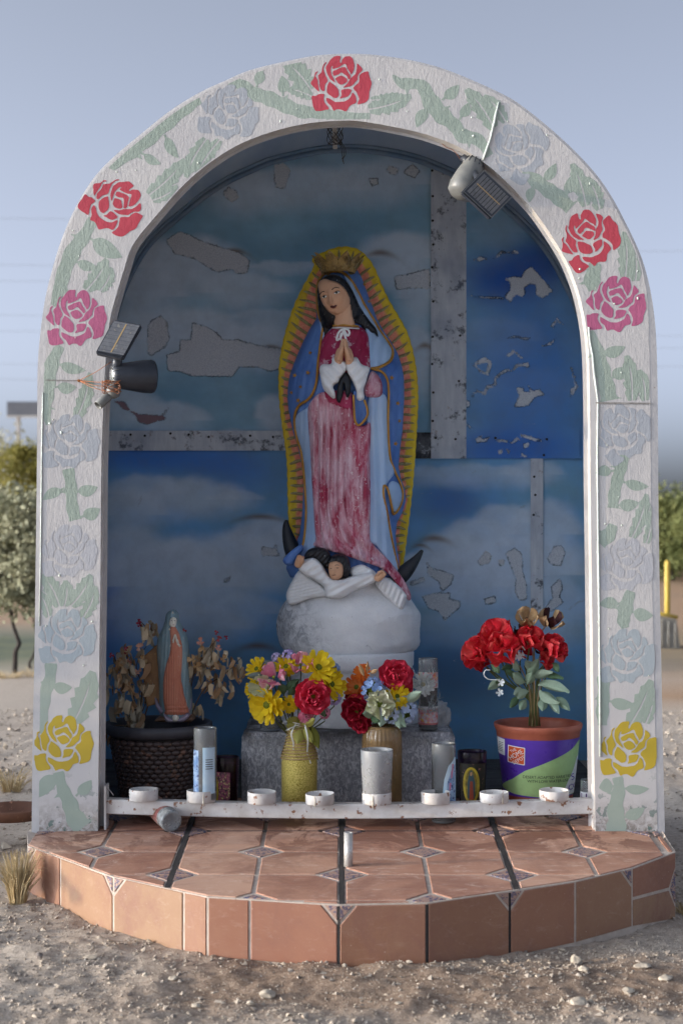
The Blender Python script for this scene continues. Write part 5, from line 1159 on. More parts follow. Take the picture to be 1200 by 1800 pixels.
for i, px in enumerate(CUPX):
    q = P(px, 0, RY - .006 + rng.uniform(-.003, .003)); hs_ = rng.uniform(.84, 1.06); tl_ = rng.uniform(-.03, .03); ts_ = rng.uniform(-.04, .02)
    o = mesh('candle_cup', [(q.x + a * (1 + .012 * math.sin(i * 2 + math.atan2(b, a) * 2)), q.y + b, rz(px) + c * hs_ + (a * tl_ + b * ts_) * (c > .01) + .0006) for a, b, c in cupV[0]], cupV[1], WRUST, rail)
    mesh('cup_floor', [(q.x + .034 * math.cos(k * .2618), q.y + .034 * math.sin(k * .2618), rz(px) + .004) for k in range(24)], [tuple(range(24))], RUSTIN, o)
    if i in (0, 2, 3, 5, 6):
        V, F = lathe_data([(.0001, .006 + .004 * rng.random()), (.018, .007), (.031, .005 + .004 * rng.random()), (.0352, .010)], 24, (q.x, q.y, rz(px)), cap=False); mesh('wax_rest', V, F, WAXP, o)
    if i in (1, 3, 4, 6):
        a_ = rng.uniform(-2.2, -1.0); tube('wax_drip', [(q.x + .0382 * math.cos(a_), q.y + .0382 * math.sin(a_), rz(px) + z_) for z_ in (.026, .014, .003, -.006 * rng.random())], [.0012, .0016, .0022, .0016], WAXP, o, 6)
for px, s in ((185, -1), (1044, 1)):
    q = P(px, 1420, RY); box('end_plate', (q.x - s * .004, RY, q.z - .005), (.006, .055, .135), WRUST, rail, .0015)
    box('end_socket', (q.x - s * .013, RY, rz(px) - .02), (.020, .028, .030), WRUST, rail, .002)
tube('tie_wire', [P(183, 1372, RY), P(190, 1385, RY - .01), P(200, 1398, RY - .015)], .0009, WRUST, rail, 5)

# ------------------------------------------------------------------ glass candles and jars
CLEAR = pm('clear_glass', lin(232, 236, 238), lin(214, 220, 222), scale=30, rough=.12); CLEAR.node_tree.nodes['Principled BSDF'].inputs['Transmission Weight'].default_value = .84; FROST = pm('frosted_glass', lin(226, 230, 232), lin(212, 216, 220), scale=30, rough=.3); FROST.node_tree.nodes['Principled BSDF'].inputs['Transmission Weight'].default_value = .62; MILK = pm('milky_glass', lin(206, 210, 210), lin(184, 188, 190), scale=60, rough=.3); MILK.node_tree.nodes['Principled BSDF'].inputs['Transmission Weight'].default_value = .6
def jar(name, px, py_top, py_bot, wpx, Y, mat, label, cat='candle', taper=1.0, wall=.0028, rim=True, parent=None, base=.006, tilt=None, zbot=None):
    q = P(px, py_bot, Y); h = (py_bot - py_top) / FPX * Y; r = wpx / 2 / FPX * Y; rb = r * taper
    z0 = q.z if zbot is None else zbot
    th = thing(name, (q.x, Y, z0), label, cat) if parent is None else parent
    prof = [(.0001, 0), (rb - .003, 0), (rb, .003), (r, h - .003), (r - .0005, h), (r - wall, h - .0005), (r - wall - .0003, h - .005), (rb - wall, base + .002), (rb - wall - .004, base), (.0001, base)]
    o = lathe('glass', prof, (q.x, Y, z0), mat, th, 48, cap=False); return th, (q.x, Y, z0), r, rb, h
def wrap(name, th, c, r, rb, h, a0, a1, z0, z1, mat, eps=.0005, n=24, m=8):
    """a printed label lying round the vessel; angles in degrees from the camera side, positive to the right"""
    V, F = [], []
    for j in range(m + 1):
        z = z0 + (z1 - z0) * j / m; rr = rb + (r - rb) * z / h + eps
        for i in range(n + 1):
            a = R(a0 + (a1 - a0) * i / n); V.append((c[0] + rr * math.sin(a), c[1] - rr * math.cos(a), c[2] + z))
    for j in range(m):
        for i in range(n): F.append((j * (n + 1) + i, j * (n + 1) + i + 1, (j + 1) * (n + 1) + i + 1, (j + 1) * (n + 1) + i))
    return mesh(name, V, F, mat, th)
def wrap_poly(name, th, c, r, rb, h, poly, mat, eps=.0009):
    """polygon given in (angle deg, height m) cut finely and laid on the vessel"""
    p = resample(poly, .0 or 3.0, True) if False else poly
    pa = [(math.radians(a) * r, z) for a, z in p]; pa = resample(pa, .004, True); n = len(pa)
    gx = np.arange(min(q[0] for q in pa), max(q[0] for q in pa), .005); gy = np.arange(min(q[1] for q in pa), max(q[1] for q in pa), .012)
    X, Yy = [a.ravel() for a in np.meshgrid(gx, gy)]; k = inside(pa, X, Yy)
    X, Yy = X[k], Yy[k]
    if len(X): k = edist(pa, X, Yy) > .0015; X, Yy = X[k], Yy[k]
    rr_ = delaunay_2d_cdt([Vector(q) for q in pa] + [Vector(q) for q in zip(X, Yy)], [(i, (i + 1) % n) for i in range(n)], [list(range(n))], 1, 1e-7)
    V = []
    for q in rr_[0]:
        z = q[1]; a = q[0] / r; R0 = rb + (r - rb) * z / h + eps; V.append((c[0] + R0 * math.sin(a), c[1] - R0 * math.cos(a), c[2] + z))
    return mesh(name, V, [tuple(f) for f in rr_[2]], mat, th)
def flat(name, c, rough=.45): return pm(name, c, tuple(x * .86 for x in c), scale=40, rough=rough)
BLUEP = pm('blue_print', lin(96, 130, 176), lin(176, 196, 214), lin(60, 70, 120), scale=60, chip=.55, chipscale=120); WHITP = flat('white_print', lin(222, 224, 226)); LBP = pm('pale_blue_print', lin(168, 196, 214), lin(190, 210, 222), scale=30, rough=.4); PINKP = flat('pink_print', lin(196, 120, 150)); DARKP = flat('dark_print', lin(30, 24, 36))
th, c, r, rb, h = jar('tall_votive_glass', 361, 1266, 1393, 40, RY - .006, CLEAR, 'tall clear votive glass with worn blue label in the second candle cup', zbot=rz(354) + .005)
wrap('label', th, c, r, rb, h, -88, -30, .004, h * .70, BLUEP); wrap('label', th, c, r, rb, h, -8, 60, .02, h * .74, LBP); wrap_poly('figure_print', th, c, r, rb, h, [(-80, .01), (-36, .01), (-34, .09), (-44, .12), (-62, .135), (-80, .11)], BLUEP, .0012)
for k in range(5): wrap('print_line', th, c, r, rb, h, 6, 44, .085 + k * .006, .087 + k * .006, DARKP, .0013, 8, 1)
lathe('wax_rest', [(.0001, .007), (r - .006, .007), (r - .006, .012), (.0001, .014)], c, flat('old_wax', lin(196, 194, 186)), th, 24, cap=False)
th, c, r, rb, h = jar('frosted_tumbler', 662, 1308, 1400, 57, RY - .006, FROST, 'empty frosted tumbler standing in the fifth candle cup', 'glass', .86, zbot=rz(662) + .005)
th, c, r, rb, h = jar('purple_votive', 399, 1318, 1408, 44, 4.44, glass('purple_glass', (.30, .06, .26), .08), 'dark purple votive candle with yellow oval picture beside the tall glass', taper=.84, zbot=slab_z(4.44) + .003)
lathe('wax', [(.0001, .008), (rb - .004, .008), (r - .006, h * .85), (.0001, h * .86)], c, flat('purple_wax', lin(92, 34, 84)), th, 32, cap=False)
YEP = pm('golden_print', lin(196, 172, 50), lin(150, 130, 40), scale=60); OLV = pm('ray_print', lin(150, 130, 50), lin(90, 80, 30), scale=90); FLW = pm('floral_print', lin(40, 30, 40), lin(170, 90, 110), lin(200, 190, 120), scale=110, chip=.58, chipscale=160)
wrap('label', th, c, r, rb, h, -80, 20, .006, h * .72, FLW)
wrap_poly('oval_print', th, c, r, rb, h, [(-66 + 24 * math.cos(q), h * .38 + h * .32 * math.sin(q)) for q in np.linspace(0, 6.1, 24)], YEP, .0013)
th, c, r, rb, h = jar('picture_votive', 829, 1314, 1409, 52, 4.47, glass('violet_glass', (.22, .12, .34), .08), 'dark votive candle with a gold oval picture beside the terracotta pot', taper=.86, zbot=slab_z(4.47) + .003)
lathe('wax', [(.0001, .008), (rb - .004, .008), (r - .007, h * .80), (.0001, h * .81)], c, flat('violet_wax', lin(70, 56, 100)), th, 32, cap=False)
wrap('label', th, c, r, rb, h, -62, 66, .004, h * .80, pm('night_floral_print', lin(26, 26, 24), lin(50, 46, 34), lin(170, 120, 110), scale=60, chip=.64, chipscale=130))
wrap_poly('oval_print', th, c, r, rb, h, [(-8 + 36 * math.cos(q), h * .40 + h * .34 * math.sin(q)) for q in np.linspace(0, 6.1, 28)], YEP, .0010)
wrap_poly('oval_print', th, c, r, rb, h, [(-8 + 25 * math.cos(q), h * .40 + h * .30 * math.sin(q)) for q in np.linspace(0, 6.1, 28)], OLV, .0013)
wrap_poly('figure_print', th, c, r, rb, h, [(-22, h * .16), (6, h * .16), (8, h * .45), (0, h * .60), (-4, h * .68), (-12, h * .68), (-18, h * .58), (-24, h * .42)], flat('robe_print', lin(60, 84, 90)), .0016)
wrap_poly('figure_print', th, c, r, rb, h, [(-16, h * .14), (2, h * .14), (-2, h * .48), (-12, h * .48)], flat('dress_print', lin(150, 70, 50)), .0019)
wrap_poly('figure_print', th, c, r, rb, h, [(-12, h * .58), (-4, h * .58), (-4, h * .65), (-12, h * .65)], flat('face_print', lin(180, 140, 100)), .0019)
th, c, r, rb, h = jar('slim_votive_glass', 779, 1313, 1452, 42, 4.285, CLEAR, 'slim clear candle glass with torn blue figure label standing behind the rail', zbot=slab_z(4.285) + .003)
wrap_poly('torn_label', th, c, r, rb, h, [(-8, .036), (80, .036), (80, .175), (62, .178), (46, .168), (20, .155), (0, .12), (-10, .07)], LBP, .0006); wrap_poly('torn_label', th, c, r, rb, h, [(10, .036), (70, .036), (66, .16), (40, .15), (14, .11)], BLUEP, .001)
wrap('label_band', th, c, r, rb, h, -40, 80, .022, .034, flat('navy_print', lin(50, 62, 100)), .0008)
lathe('wax', [(.0001, .004), (rb - .004, .004), (rb - .004, .018), (.0001, .02)], c, flat('old_wax', lin(196, 194, 186)), th, 24, cap=False)
for e in (.30, .62, .8):
    wrap_poly('pink_print', th, c, r, rb, h, [(14 + 30 * e, .06 + .1 * e), (22 + 30 * e, .06 + .1 * e), (26 + 30 * e, .08 + .1 * e), (16 + 30 * e, .08 + .1 * e)], PINKP, .0014)
th, c, r, rb, h = jar('lidless_jar', 1036, 1356, 1408, 33, 4.42, CLEAR, 'white labelled glass jar half hidden behind the right leg', 'jar', zbot=slab_z(4.42) + .003)
wrap('label', th, c, r, rb, h, -90, 90, .008, h * .62, WHITP); 
for a in (-70, -66, -34, -30, 8, 12): wrap('label_line', th, c, r, rb, h, a, a + 4, .010, h * .58, flat('purple_line', lin(96, 60, 120)), .0009, 3, 4)
lathe('wax', [(.0001, .006), (rb - .004, .006), (rb - .004, h * .6), (.0001, h * .6)], c, flat('white_wax', lin(214, 212, 206)), th, 24, cap=False)
# glass lying on its side under the rail
fq = P(303, 1436, 4.19); fz = slab_z(4.2) + .030
fg = thing('fallen_glass', (fq.x, 4.2, slab_z(4.2)), 'candle glass lying on its side under the left part of the rail', 'glass')
rr0 = .0285; prof = [(.0001, .003), (.018, .002), (.022, 0), (rr0 - .002, .001), (rr0, .004), (rr0, .185), (rr0 - .002, .186), (rr0 - .003, .18), (rr0 - .003, .008), (.0001, .007)]
V, F = lathe_data(prof, 40, cap=False); M = Matrix.Translation((fq.x, 4.175, fz)) @ Euler((R(-84), 0, R(24))).to_matrix().to_4x4()
mesh('glass', [M @ Vector(v) for v in V], F, MILK, fg)
V, F = lathe_data([(.0001, .0085), (rr0 - .0035, .0085), (rr0 - .0035, .03), (.0001, .03)], 30, cap=False); mesh('wax', [M @ Vector(v) for v in V], F, flat('cloudy_wax', lin(176, 178, 176)), fg)
V, F = lathe_data([(rr0 + .0006, .04), (rr0 + .0006, .15)], 30, cap=False); mesh('label', [M @ Vector(v) for v in V], F, pm('red_worn_label', lin(120, 60, 56), lin(160, 130, 120), scale=40), fg)
# glasses standing on the pedestal
BT = .395
th, c, r, rb, h = jar('flower_votive', 752, 1160, 1285, 34, 4.56, CLEAR, 'tall glass votive with floral label on the right corner of the pedestal', zbot=BT + .003)
wrap('label', th, c, r, rb, h, -90, 90, .02, .062, pm('bright_floral_label', lin(190, 206, 214), lin(210, 90, 90), lin(224, 180, 60), scale=90, chip=.58, chipscale=120)); wrap('label', th, c, r, rb, h, -90, 90, .12, .165, pm('bright_floral_label', (1, 1, 1))); wrap('label_band', th, c, r, rb, h, -90, 90, .016, .021, flat('band_red', lin(190, 110, 110)), .0008); wrap('label_band', th, c, r, rb, h, -90, 90, .062, .068, WHITP, .0008)
lathe('wax', [(.0001, .006), (rb - .004, .006), (rb - .004, .11), (.0001, .11)], c, flat('white_wax', lin(214, 212, 206)), th, 24, cap=False)
th, c, r, rb, h = jar('small_jar', 476, 1262, 1290, 38, 4.545, CLEAR, 'small empty clear jar on the left end of the pedestal', 'jar', zbot=BT + .003)
bag = thing('plastic_bag', P(772, 1280, 4.66), 'crumpled clear plastic bag behind the floral votive on the pedestal', 'bag')
bm = bmesh.new(); bmesh.ops.create_icosphere(bm, subdivisions=4, radius=1)
for w in bm.verts: k = 1 + .35 * mnoise.noise(w.co * 2.6) + .12 * mnoise.noise(w.co * 7); w.co = Vector((w.co.x * .030 * k, w.co.y * .03 * k, w.co.z * .05 * k * (1 - .25 * max(w.co.z, 0))))
bmesh.ops.translate(bm, vec=P(772, 1256, 4.66), verts=bm.verts); bmobj('crumpled_film', bm, pm('cloudy_film', lin(186, 190, 194), lin(150, 154, 160), rough=.3), bag, True)

# ------------------------------------------------------------------ flowers
def fmat(name, c1, c2, rough=.6, spot=None):
    if name in MATS: return MATS[name]
    t = NT(name); v = t.coord('Object'); oi = t.n('ShaderNodeObjectInfo'); n = t.noise(v, 40, 4, .6)
    col = t.mix(t.ramp(t.math('ADD', n, t.math('MULTIPLY', t.math('SUBTRACT', oi.outputs['Random'], .5), .35)), .35, .65), c1, c2)
    t.set(Base_Color=col, Roughness=rough, Specular_IOR_Level=.3, Subsurface_Weight=0.0)
    tr = t.n('ShaderNodeBsdfTranslucent'); t.l(col, tr.inputs[0]); ms = t.n('ShaderNodeMixShader'); ms.inputs[0].default_value = .22
    t.l(t.b.outputs[0], ms.inputs[1]); t.l(tr.outputs[0], ms.inputs[2]); t.l(ms.outputs[0], t.out.inputs[0])
    t.bump(t.noise(v, 150, 3, .6), .3, .002); MATS[name] = t.m; return t.m
def petal_mesh(name, L, W, cup, curl, ruf, mat, seed=0, nu=6, nv=6, tipw=.35, basew=.25):
    """petal in local space: base at origin, grows along +Z, faces +X... cupped towards -Y"""
    r = random.Random(seed); ph = r.uniform(0, 6); V, F = [], []
    for i in range(nv + 1):
        v = i / nv; w = W / 2 * (basew + (1 - basew) * math.sin(math.pi * min(v * .62 + .04, .62)) / math.sin(math.pi * .5)) * (1 if v < .8 else 1 - (1 - tipw) * ((v - .8) / .2) ** 2)
        for j in range(nu + 1):
            u = j / nu * 2 - 1
            y = -cup * L * (math.sin(v * 2.2) * .5) - curl * L * max(v - .55, 0) ** 1.6 * -2.2 + (abs(u) ** 2) * -cup * W * .35
            y += ruf * L * math.sin(u * 5 + ph + v * 3) * v * v
            V.append((u * w, y, L * (v - .06 * abs(u) ** 2.5 * (v > .7))))
    for i in range(nv):
        for j in range(nu): a = i * (nu + 1) + j; F.append((a, a + 1, a + nu + 2, a + nu + 1))
    me = bpy.data.meshes.new(name); me.from_pydata(V, [], F); me.materials.append(mat); me.polygons.foreach_set('use_smooth', [True] * len(F)); return me
_pm = {}
def petals(key, *a, **k):
    if key not in _pm: _pm[key] = [petal_mesh('petal', *a, seed=s, **k) for s in range(3)]
    return _pm[key]
def frame(pos, d, spin=0):
    q = Vector(d).normalized().to_track_quat('Z', 'Y').to_matrix().to_4x4(); return Matrix.Translation(pos) @ q @ Matrix.Rotation(spin, 4, 'Z')
def add(name, me, M, parent):
    o = bpy.data.objects.new(name, me); COL.objects.link(o); o.parent = parent; o.matrix_parent_inverse = world_of(parent).inverted(); o.matrix_basis = M; return o
def core(parent, pos, d, r, mat, name, squash=.7):
    V, F = lathe_data([(.0001, -r * squash), (r * .7, -r * squash * .7), (r, 0), (r * .75, r * squash * .75), (.0001, r * squash)], 12, cap=False); M = frame(pos, d)
    return mesh(name, [M @ Vector(v) for v in V], F, mat, parent)
def merged(name, items, core_o):
    V, F, mi, mats = [], [], [], []
    for me, M in items:
        o_ = len(V); V += [M @ v.co for v in me.vertices]; F += [tuple(o_ + i for i in p.vertices) for p in me.polygons]
        if me.materials[0] not in mats: mats.append(me.materials[0])
        mi += [mats.index(me.materials[0])] * len(me.polygons)
    o = mesh(name, V, F, None, core_o)
    for m_ in mats: o.data.materials.append(m_)
    o.data.polygons.foreach_set('material_index', mi); return o
def bloom(parent, pos, d, D, layers, mats, core_mat, name, seed, coreR=.18):
    """flower head: a core mesh whose petals are its sub-parts"""
    r = random.Random(seed); o = core(parent, pos, d, D * coreR, core_mat, name); items = []; single = layers[0][7] in ('ray', 'br', 'tu1') or D < .055
    for (n, L, W, cup, curl, ruf, tilt, key, mi, rad, up) in layers:
        pmz = petals((key, round(L * D, 4), mats[mi].name), L * D, W * D, cup, curl, ruf, mats[mi], **({'tipw': .9, 'nu': 4, 'nv': 5} if key == 'ray' else {}))
        for k in range(n):
            a = 2 * math.pi * (k + r.uniform(-.18, .18)) / n + seed
            M = frame(pos, d) @ Matrix.Rotation(a, 4, 'Z') @ Matrix.Translation((0, -rad * D, up * D)) @ Matrix.Rotation(R(tilt + r.uniform(-9, 9)), 4, 'X') @ Matrix.Rotation(R(r.uniform(-8, 8)), 4, 'Y')
            if single: items.append((r.choice(pmz), M))
            else: add('petal', r.choice(pmz), M, o)
    if items: merged('petals', items, o)
    return o
def f_rose(parent, pos, d, D, m, cm, seed, name='rose'):
    return bloom(parent, pos, d, D * .9, [(3, .42, .40, .6, 0, .01, 5, 'rs1', 0, .04, .02), (3, .50, .60, .6, .0, .01, 13, 'rs2', 1, .09, -.04), (4, .58, .74, .5, .25, .015, 28, 'rs3', 0, .13, -.12), (5, .60, .78, .35, .6, .02, 56, 'rs4', 1, .14, -.20)], m, cm, name, seed, .14)
def f_carn(parent, pos, d, D, m, cm, seed, name='carnation'):
    return bloom(parent, pos, d, D, [(5, .34, .34, .3, .1, .10, 12, 'cn1', 0, .02, 0), (7, .42, .42, .2, .3, .10, 34, 'cn2', 1, .04, -.04), (8, .48, .48, .15, .3, .09, 58, 'cn3', 0, .05, -.08), (8, .52, .5, .1, .3, .08, 78, 'cn4', 1, .05, -.12)], m, cm, name, seed, .1)
def f_daisy(parent, pos, d, D, m, cm, seed, name='chrysanthemum'):
    return bloom(parent, pos, d, D, [(9, .34, .13, .15, .1, .02, 42, 'ray', 0, .05, .03), (13, .44, .14, .1, .2, .02, 66, 'ray', 1, .06, .0), (14, .50, .15, .05, .2, .02, 84, 'ray', 0, .06, -.03)], m, cm, name, seed, .13)
def f_tulip(parent, pos, d, D, m, cm, seed, name='tulip'):
    return bloom(parent, pos, d, D, [(3, .95, .62, .55, -.05, .02, 8, 'tu1', 0, .10, -.35), (4, .92, .66, .55, -.02, .02, 14, 'tu2', 1, .16, -.38)], m, cm, name, seed, .10)
def f_cluster(parent, pos, d, D, m, cm, seed, name='hydrangea', n=16):
    r = random.Random(seed); o = core(parent, pos, d, D * .30, cm, name, .9); pmz = petals(('hy', m[0].name, round(D, 3)), D * .20, D * .20, .15, .2, .05, m[0], nu=3, nv=3, tipw=.6)
    items = []
    for k in range(n):
        z = 1 - 1.5 * (k + .5) / n; a = k * 2.4; rr_ = math.sqrt(max(1 - z * z, 0)); dl = Vector((rr_ * math.cos(a), rr_ * math.sin(a), z)); M0 = frame(pos, d); dw = (M0.to_3x3() @ dl)
        for q in range(4): items.append((r.choice(pmz), frame(Vector(pos) + dw * D * .36, dw) @ Matrix.Rotation(q * math.pi / 2 + k, 4, 'Z') @ Matrix.Rotation(R(70), 4, 'X')))
    merged('petals', items, o)
    return o
def leafm(key, L, W, mat, fold=.18, droop=.35, wav=.03, seed=0):
    k = ('leaf', key, seed)
    if k in _pm: return _pm[k]
    r = random.Random(seed + 99); V, F = [], []; nv, nu = 8, 4
    for i in range(nv + 1):
        v = i / nv; w = W / 2 * max(math.sin(math.pi * v ** .8), .03) ** .85
        for j in range(nu + 1):
            u = j / nu * 2 - 1; V.append((u * w, -droop * L * v * v + abs(u) * fold * W + wav * L * math.sin(v * 9 + u * 2 + seed), L * v * (1 - .12 * droop * v)))
    for i in range(nv):
        for j in range(nu): a = i * (nu + 1) + j; F.append((a, a + 1, a + nu + 2, a + nu + 1))
    me = bpy.data.meshes.new('leaf'); me.from_pydata(V, [], F); me.materials.append(mat); me.polygons.foreach_set('use_smooth', [True] * len(F)); _pm[k] = me; return me
def put_leaf(parent, a, b, W, mat, key, Y0, Y1, name='leaf', droop=.25, roll=0, fold=.18):
    """leaf from photo point a to photo point b"""
    A, B = P(*a, Y0), P(*b, Y1); L = (B - A).length; me = leafm(key, 1, 1, mat, fold, droop, .02, int(a[0]) % 3)
    z = (B - A).normalized(); fw = Vector((0, -1, 0)); fw = Matrix.Rotation(roll, 3, z) @ fw; x = z.cross(fw).normalized() * -1; y = z.cross(x)
    if y.dot(fw) < 0: x, y = -x, -y
    M = Matrix((( x.x, -y.x, z.x, A.x), (x.y, -y.y, z.y, A.y), (x.z, -y.z, z.z, A.z), (0, 0, 0, 1))) @ Matrix.Diagonal((W / FPX * Y0, L, L, 1))
    return add(name, me, M, parent)
YL = fmat('petal_yellow', lin(240, 216, 50), lin(228, 196, 30)); YD = fmat('petal_deep_yellow', lin(212, 176, 18), lin(236, 206, 40)); PK = fmat('petal_pink', lin(236, 164, 186), lin(216, 120, 150)); PK2 = fmat('petal_rose_pink', lin(226, 140, 166), lin(240, 190, 200)); RDC = fmat('petal_red', lin(222, 58, 84), lin(200, 40, 66)); RD2 = fmat('petal_bright_red', lin(236, 84, 108), lin(220, 58, 84)); CR = fmat('petal_cream', lin(226, 224, 200), lin(206, 210, 170)); DRED = fmat('petal_dark_red', lin(166, 18, 46), lin(136, 12, 36)); BL = fmat('petal_blue', lin(120, 150, 206), lin(150, 176, 220)); PB = fmat('petal_pale_blue', lin(176, 192, 222), lin(196, 208, 230)); LV = fmat('petal_lavender', lin(178, 160, 210), lin(196, 184, 222)); OR = fmat('petal_orange', lin(236, 140, 50), lin(226, 110, 50)); PCH = fmat('petal_peach', lin(226, 150, 90), lin(206, 120, 60)); WH = fmat('petal_white', lin(228, 230, 228), lin(208, 212, 208))
GC = fmat('flower_heart_green', lin(120, 130, 40), lin(90, 104, 36)); GLF = fmat('leaf_dark_green', lin(84, 112, 80), lin(106, 132, 98)); SAGE = fmat('leaf_sage', lin(176, 194, 170), lin(150, 172, 146)); GRY2 = fmat('leaf_grey', lin(156, 166, 162), lin(134, 146, 142)); STEM = fmat('stem_green', lin(100, 116, 68), lin(124, 120, 74)); RS = fmat('rose_silk_red', lin(224, 44, 58), lin(196, 26, 42)); RS2 = fmat('rose_silk_coral', lin(240, 92, 88), lin(222, 60, 66)); DRY = fmat('dry_petal', lin(206, 172, 128), lin(176, 140, 100)); DKP = fmat('dead_rose', lin(62, 28, 38), lin(96, 60, 50))
def dirs(px, py, cx, cy, k=.010): return Vector(((px - cx) * k, -1, -(py - cy) * k * .9 + .12)).normalized()
# bouquet in the twine bottle
b1 = thing('mixed_bouquet', P(525, 1290, 4.40), 'bouquet of yellow daisies, pink tulips and a red carnation in the twine bottle', 'bouquet', 'artificial bouquets in front of the pedestal')
CX, CY = 520, 1225
def FL(fn, b, px, py, dpx, m, cm, Y, seed, cx, cy, **k):
    pos = P(px, py, Y); fn(b, pos, dirs(px, py, cx, cy), dpx / FPX * Y, m, cm, seed, **k)
    tube('stem', [pos + Vector((0, .02, 0)), (pos + Vector((0, .05, -.03))), P(cx + (px - cx) * .15, cy + 70, Y + .03)], .0018, STEM, b, 5)
for fn, px, py, dp, m, dy, sd in [(f_daisy, 470, 1239, 66, [YL, YD], 0, 1), (f_tulip, 481, 1190, 34, [PK, PK2], -.02, 2), (f_daisy, 452, 1176, 42, [YD, YL], .03, 3), (f_daisy, 503, 1172, 44, [YD, YL], .02, 4), (f_tulip, 528, 1168, 30, [PK2, PK], .0, 5), (f_daisy, 559, 1174, 62, [YL, YL], 0, 6), (f_daisy, 582, 1203, 54, [YL, YD], .02, 7), (f_tulip, 459, 1206, 30, [CR, CR], -.01, 8), (f_carn, 550, 1224, 62, [RD2, RDC], -.03, 9), (f_daisy, 508, 1238, 30, [YD, YD], 0, 10), (f_carn, 538, 1259, 26, [PK, PK2], -.02, 11), (f_cluster, 507, 1153, 26, [LV], .03, 12), (f_cluster, 486, 1156, 20, [LV], .04, 13), (f_cluster, 586, 1176, 26, [BL], .04, 14), (f_cluster, 587, 1226, 30, [LV], .03, 15), (f_cluster, 570, 1253, 24, [PK], .02, 16), (f_daisy, 446, 1212, 34, [YD, YL], .04, 17)]:
    FL(fn, b1, px, py, dp, m, GC, 4.38 + dy, sd, CX, CY)
for a, b, w, m in [((470, 1190), (432, 1187), 14, GRY2), ((486, 1176), (463, 1160), 13, GRY2), ((490, 1198), (504, 1178), 14, GRY2), ((500, 1215), (528, 1192), 16, GLF), ((500, 1222), (492, 1200), 18, GLF), ((510, 1225), (520, 1200), 16, GLF), ((505, 1240), (488, 1225), 16, GLF), ((515, 1240), (540, 1245), 14, GLF), ((530, 1215), (512, 1208), 14, GLF), ((560, 1240), (572, 1262), 12, GLF), ((545, 1275), (561, 1318), 17, fmat('ribbon_leaf', lin(140, 142, 60), lin(110, 116, 50)))]: put_leaf(b1, a, b, w, m, m.name, 4.385, 4.37)
# twine bottle
bt = thing('twine_bottle', (P(526, 1410, 4.40).x, 4.40, slab_z(4.40)), 'yellow glitter bottle wound with twine and tied with a white ribbon', 'vase')
c = (P(526, 0, 4.40).x, 4.40, slab_z(4.40)); s1 = 4.40 / FPX; zt = lambda py: P(0, py, 4.40).z - c[2]
t = NT('gold_glitter'); v = t.coord(); n = t.noise(v, 400, 2, .6); n2 = t.noise(v, 12); t.set(Base_Color=t.mix(t.ramp(n, .4, .65), lin(180, 158, 60), lin(238, 220, 130)), Metallic=.35, Roughness=t.ramp(n, .3, .7, .2, .6)); t.bump(n, .6, .003)
lathe('bottle', [(.0001, 0), (29 * s1, 0), (31 * s1, .004), (31.5 * s1, zt(1340)), (29 * s1, zt(1326)), (21 * s1, zt(1298)), (17 * s1, zt(1280)), (17 * s1, zt(1262)), (14 * s1, zt(1262)), (14 * s1, zt(1290))], c, t.m, bt, 40, cap=False)
TW = pm('jute_twine', lin(196, 168, 116), lin(166, 138, 92), scale=120, rough=.9, bump=.5, bscale=300)
pts = []; 
for k in range(13 * 24):
    a = k * 2 * math.pi / 24; py = 1334 - 66 * k / (13 * 24); rr_ = np.interp(py, [1262, 1280, 1298, 1326, 1340], [18, 18, 22, 30, 32]) * s1 + .0018; pts.append((c[0] + rr_ * math.cos(a), c[1] + rr_ * math.sin(a), c[2] + zt(py)))
tube('twine', pts, .0026, TW, bt, 5)
RIB = pm('white_ribbon', lin(232, 232, 222), lin(206, 206, 196), rough=.3); TUL = fmat('olive_tulle', lin(176, 172, 90), lin(140, 140, 66))
for lp in ([(520, 1272), (512, 1290), (516, 1310), (511, 1345)], [(536, 1274), (541, 1300), (540, 1325), (546, 1342)], [(527, 1273), (505, 1268), (498, 1272), (527, 1276)], [(527, 1273), (510, 1280), (503, 1284), (528, 1277)]):
    p3 = [Vector(q) for q in catmull([tuple(P(a, b, 4.362 - .01 * (i == 1))) for i, (a, b) in enumerate(lp)], 5)]; V = []; F = []
    for i, q in enumerate(p3): w_ = Vector((.0022, 0, .0008 * math.sin(i))); V += [q - w_, q + w_]
    for i in range(len(p3) - 1): F.append((2 * i, 2 * i + 1, 2 * i + 3, 2 * i + 2))
    o = mesh('ribbon', V, F, RIB, bt); md = o.modifiers.new('t', 'SOLIDIFY'); md.thickness = .0006
for a, b, w in [((527, 1276), (503, 1262), 22), ((527, 1276), (500, 1276), 16), ((528, 1276), (556, 1262), 20), ((528, 1278), (522, 1310), 20), ((530, 1278), (552, 1308), 16)]: put_leaf(bt, a, b, w, TUL, 'tulle', 4.368, 4.35, 'tulle', .3)
# amber vase and its bouquet
av = thing('ribbed_vase', (P(671, 0, 4.42).x, 4.42, slab_z(4.42)), 'amber ribbed glass vase in front of the pedestal', 'vase')
c = (P(671, 0, 4.42).x, 4.42, slab_z(4.42)); s1 = 4.42 / FPX; zt = lambda py: P(0, py, 4.42).z - c[2]; V, F = [], []; n = 120
prof = [(.2, 0), (31, 0), (33, .003), (34, .02), (34.5, zt(1300)), (33.5, zt(1288)), (30, zt(1281)), (29, zt(1275)), (26.5, zt(1275)), (27, zt(1282)), (31, zt(1298)), (31, .01), (.2, .008)]
for i in range(n):
    a = 2 * math.pi * i / n
    for j, (r_, z) in enumerate(prof): rr_ = r_ * s1 * (1 + (.022 * math.cos(a * 30) if 2 <= j <= 6 else 0)); V.append((c[0] + rr_ * math.cos(a), c[1] + rr_ * math.sin(a), c[2] + z))
m = len(prof)
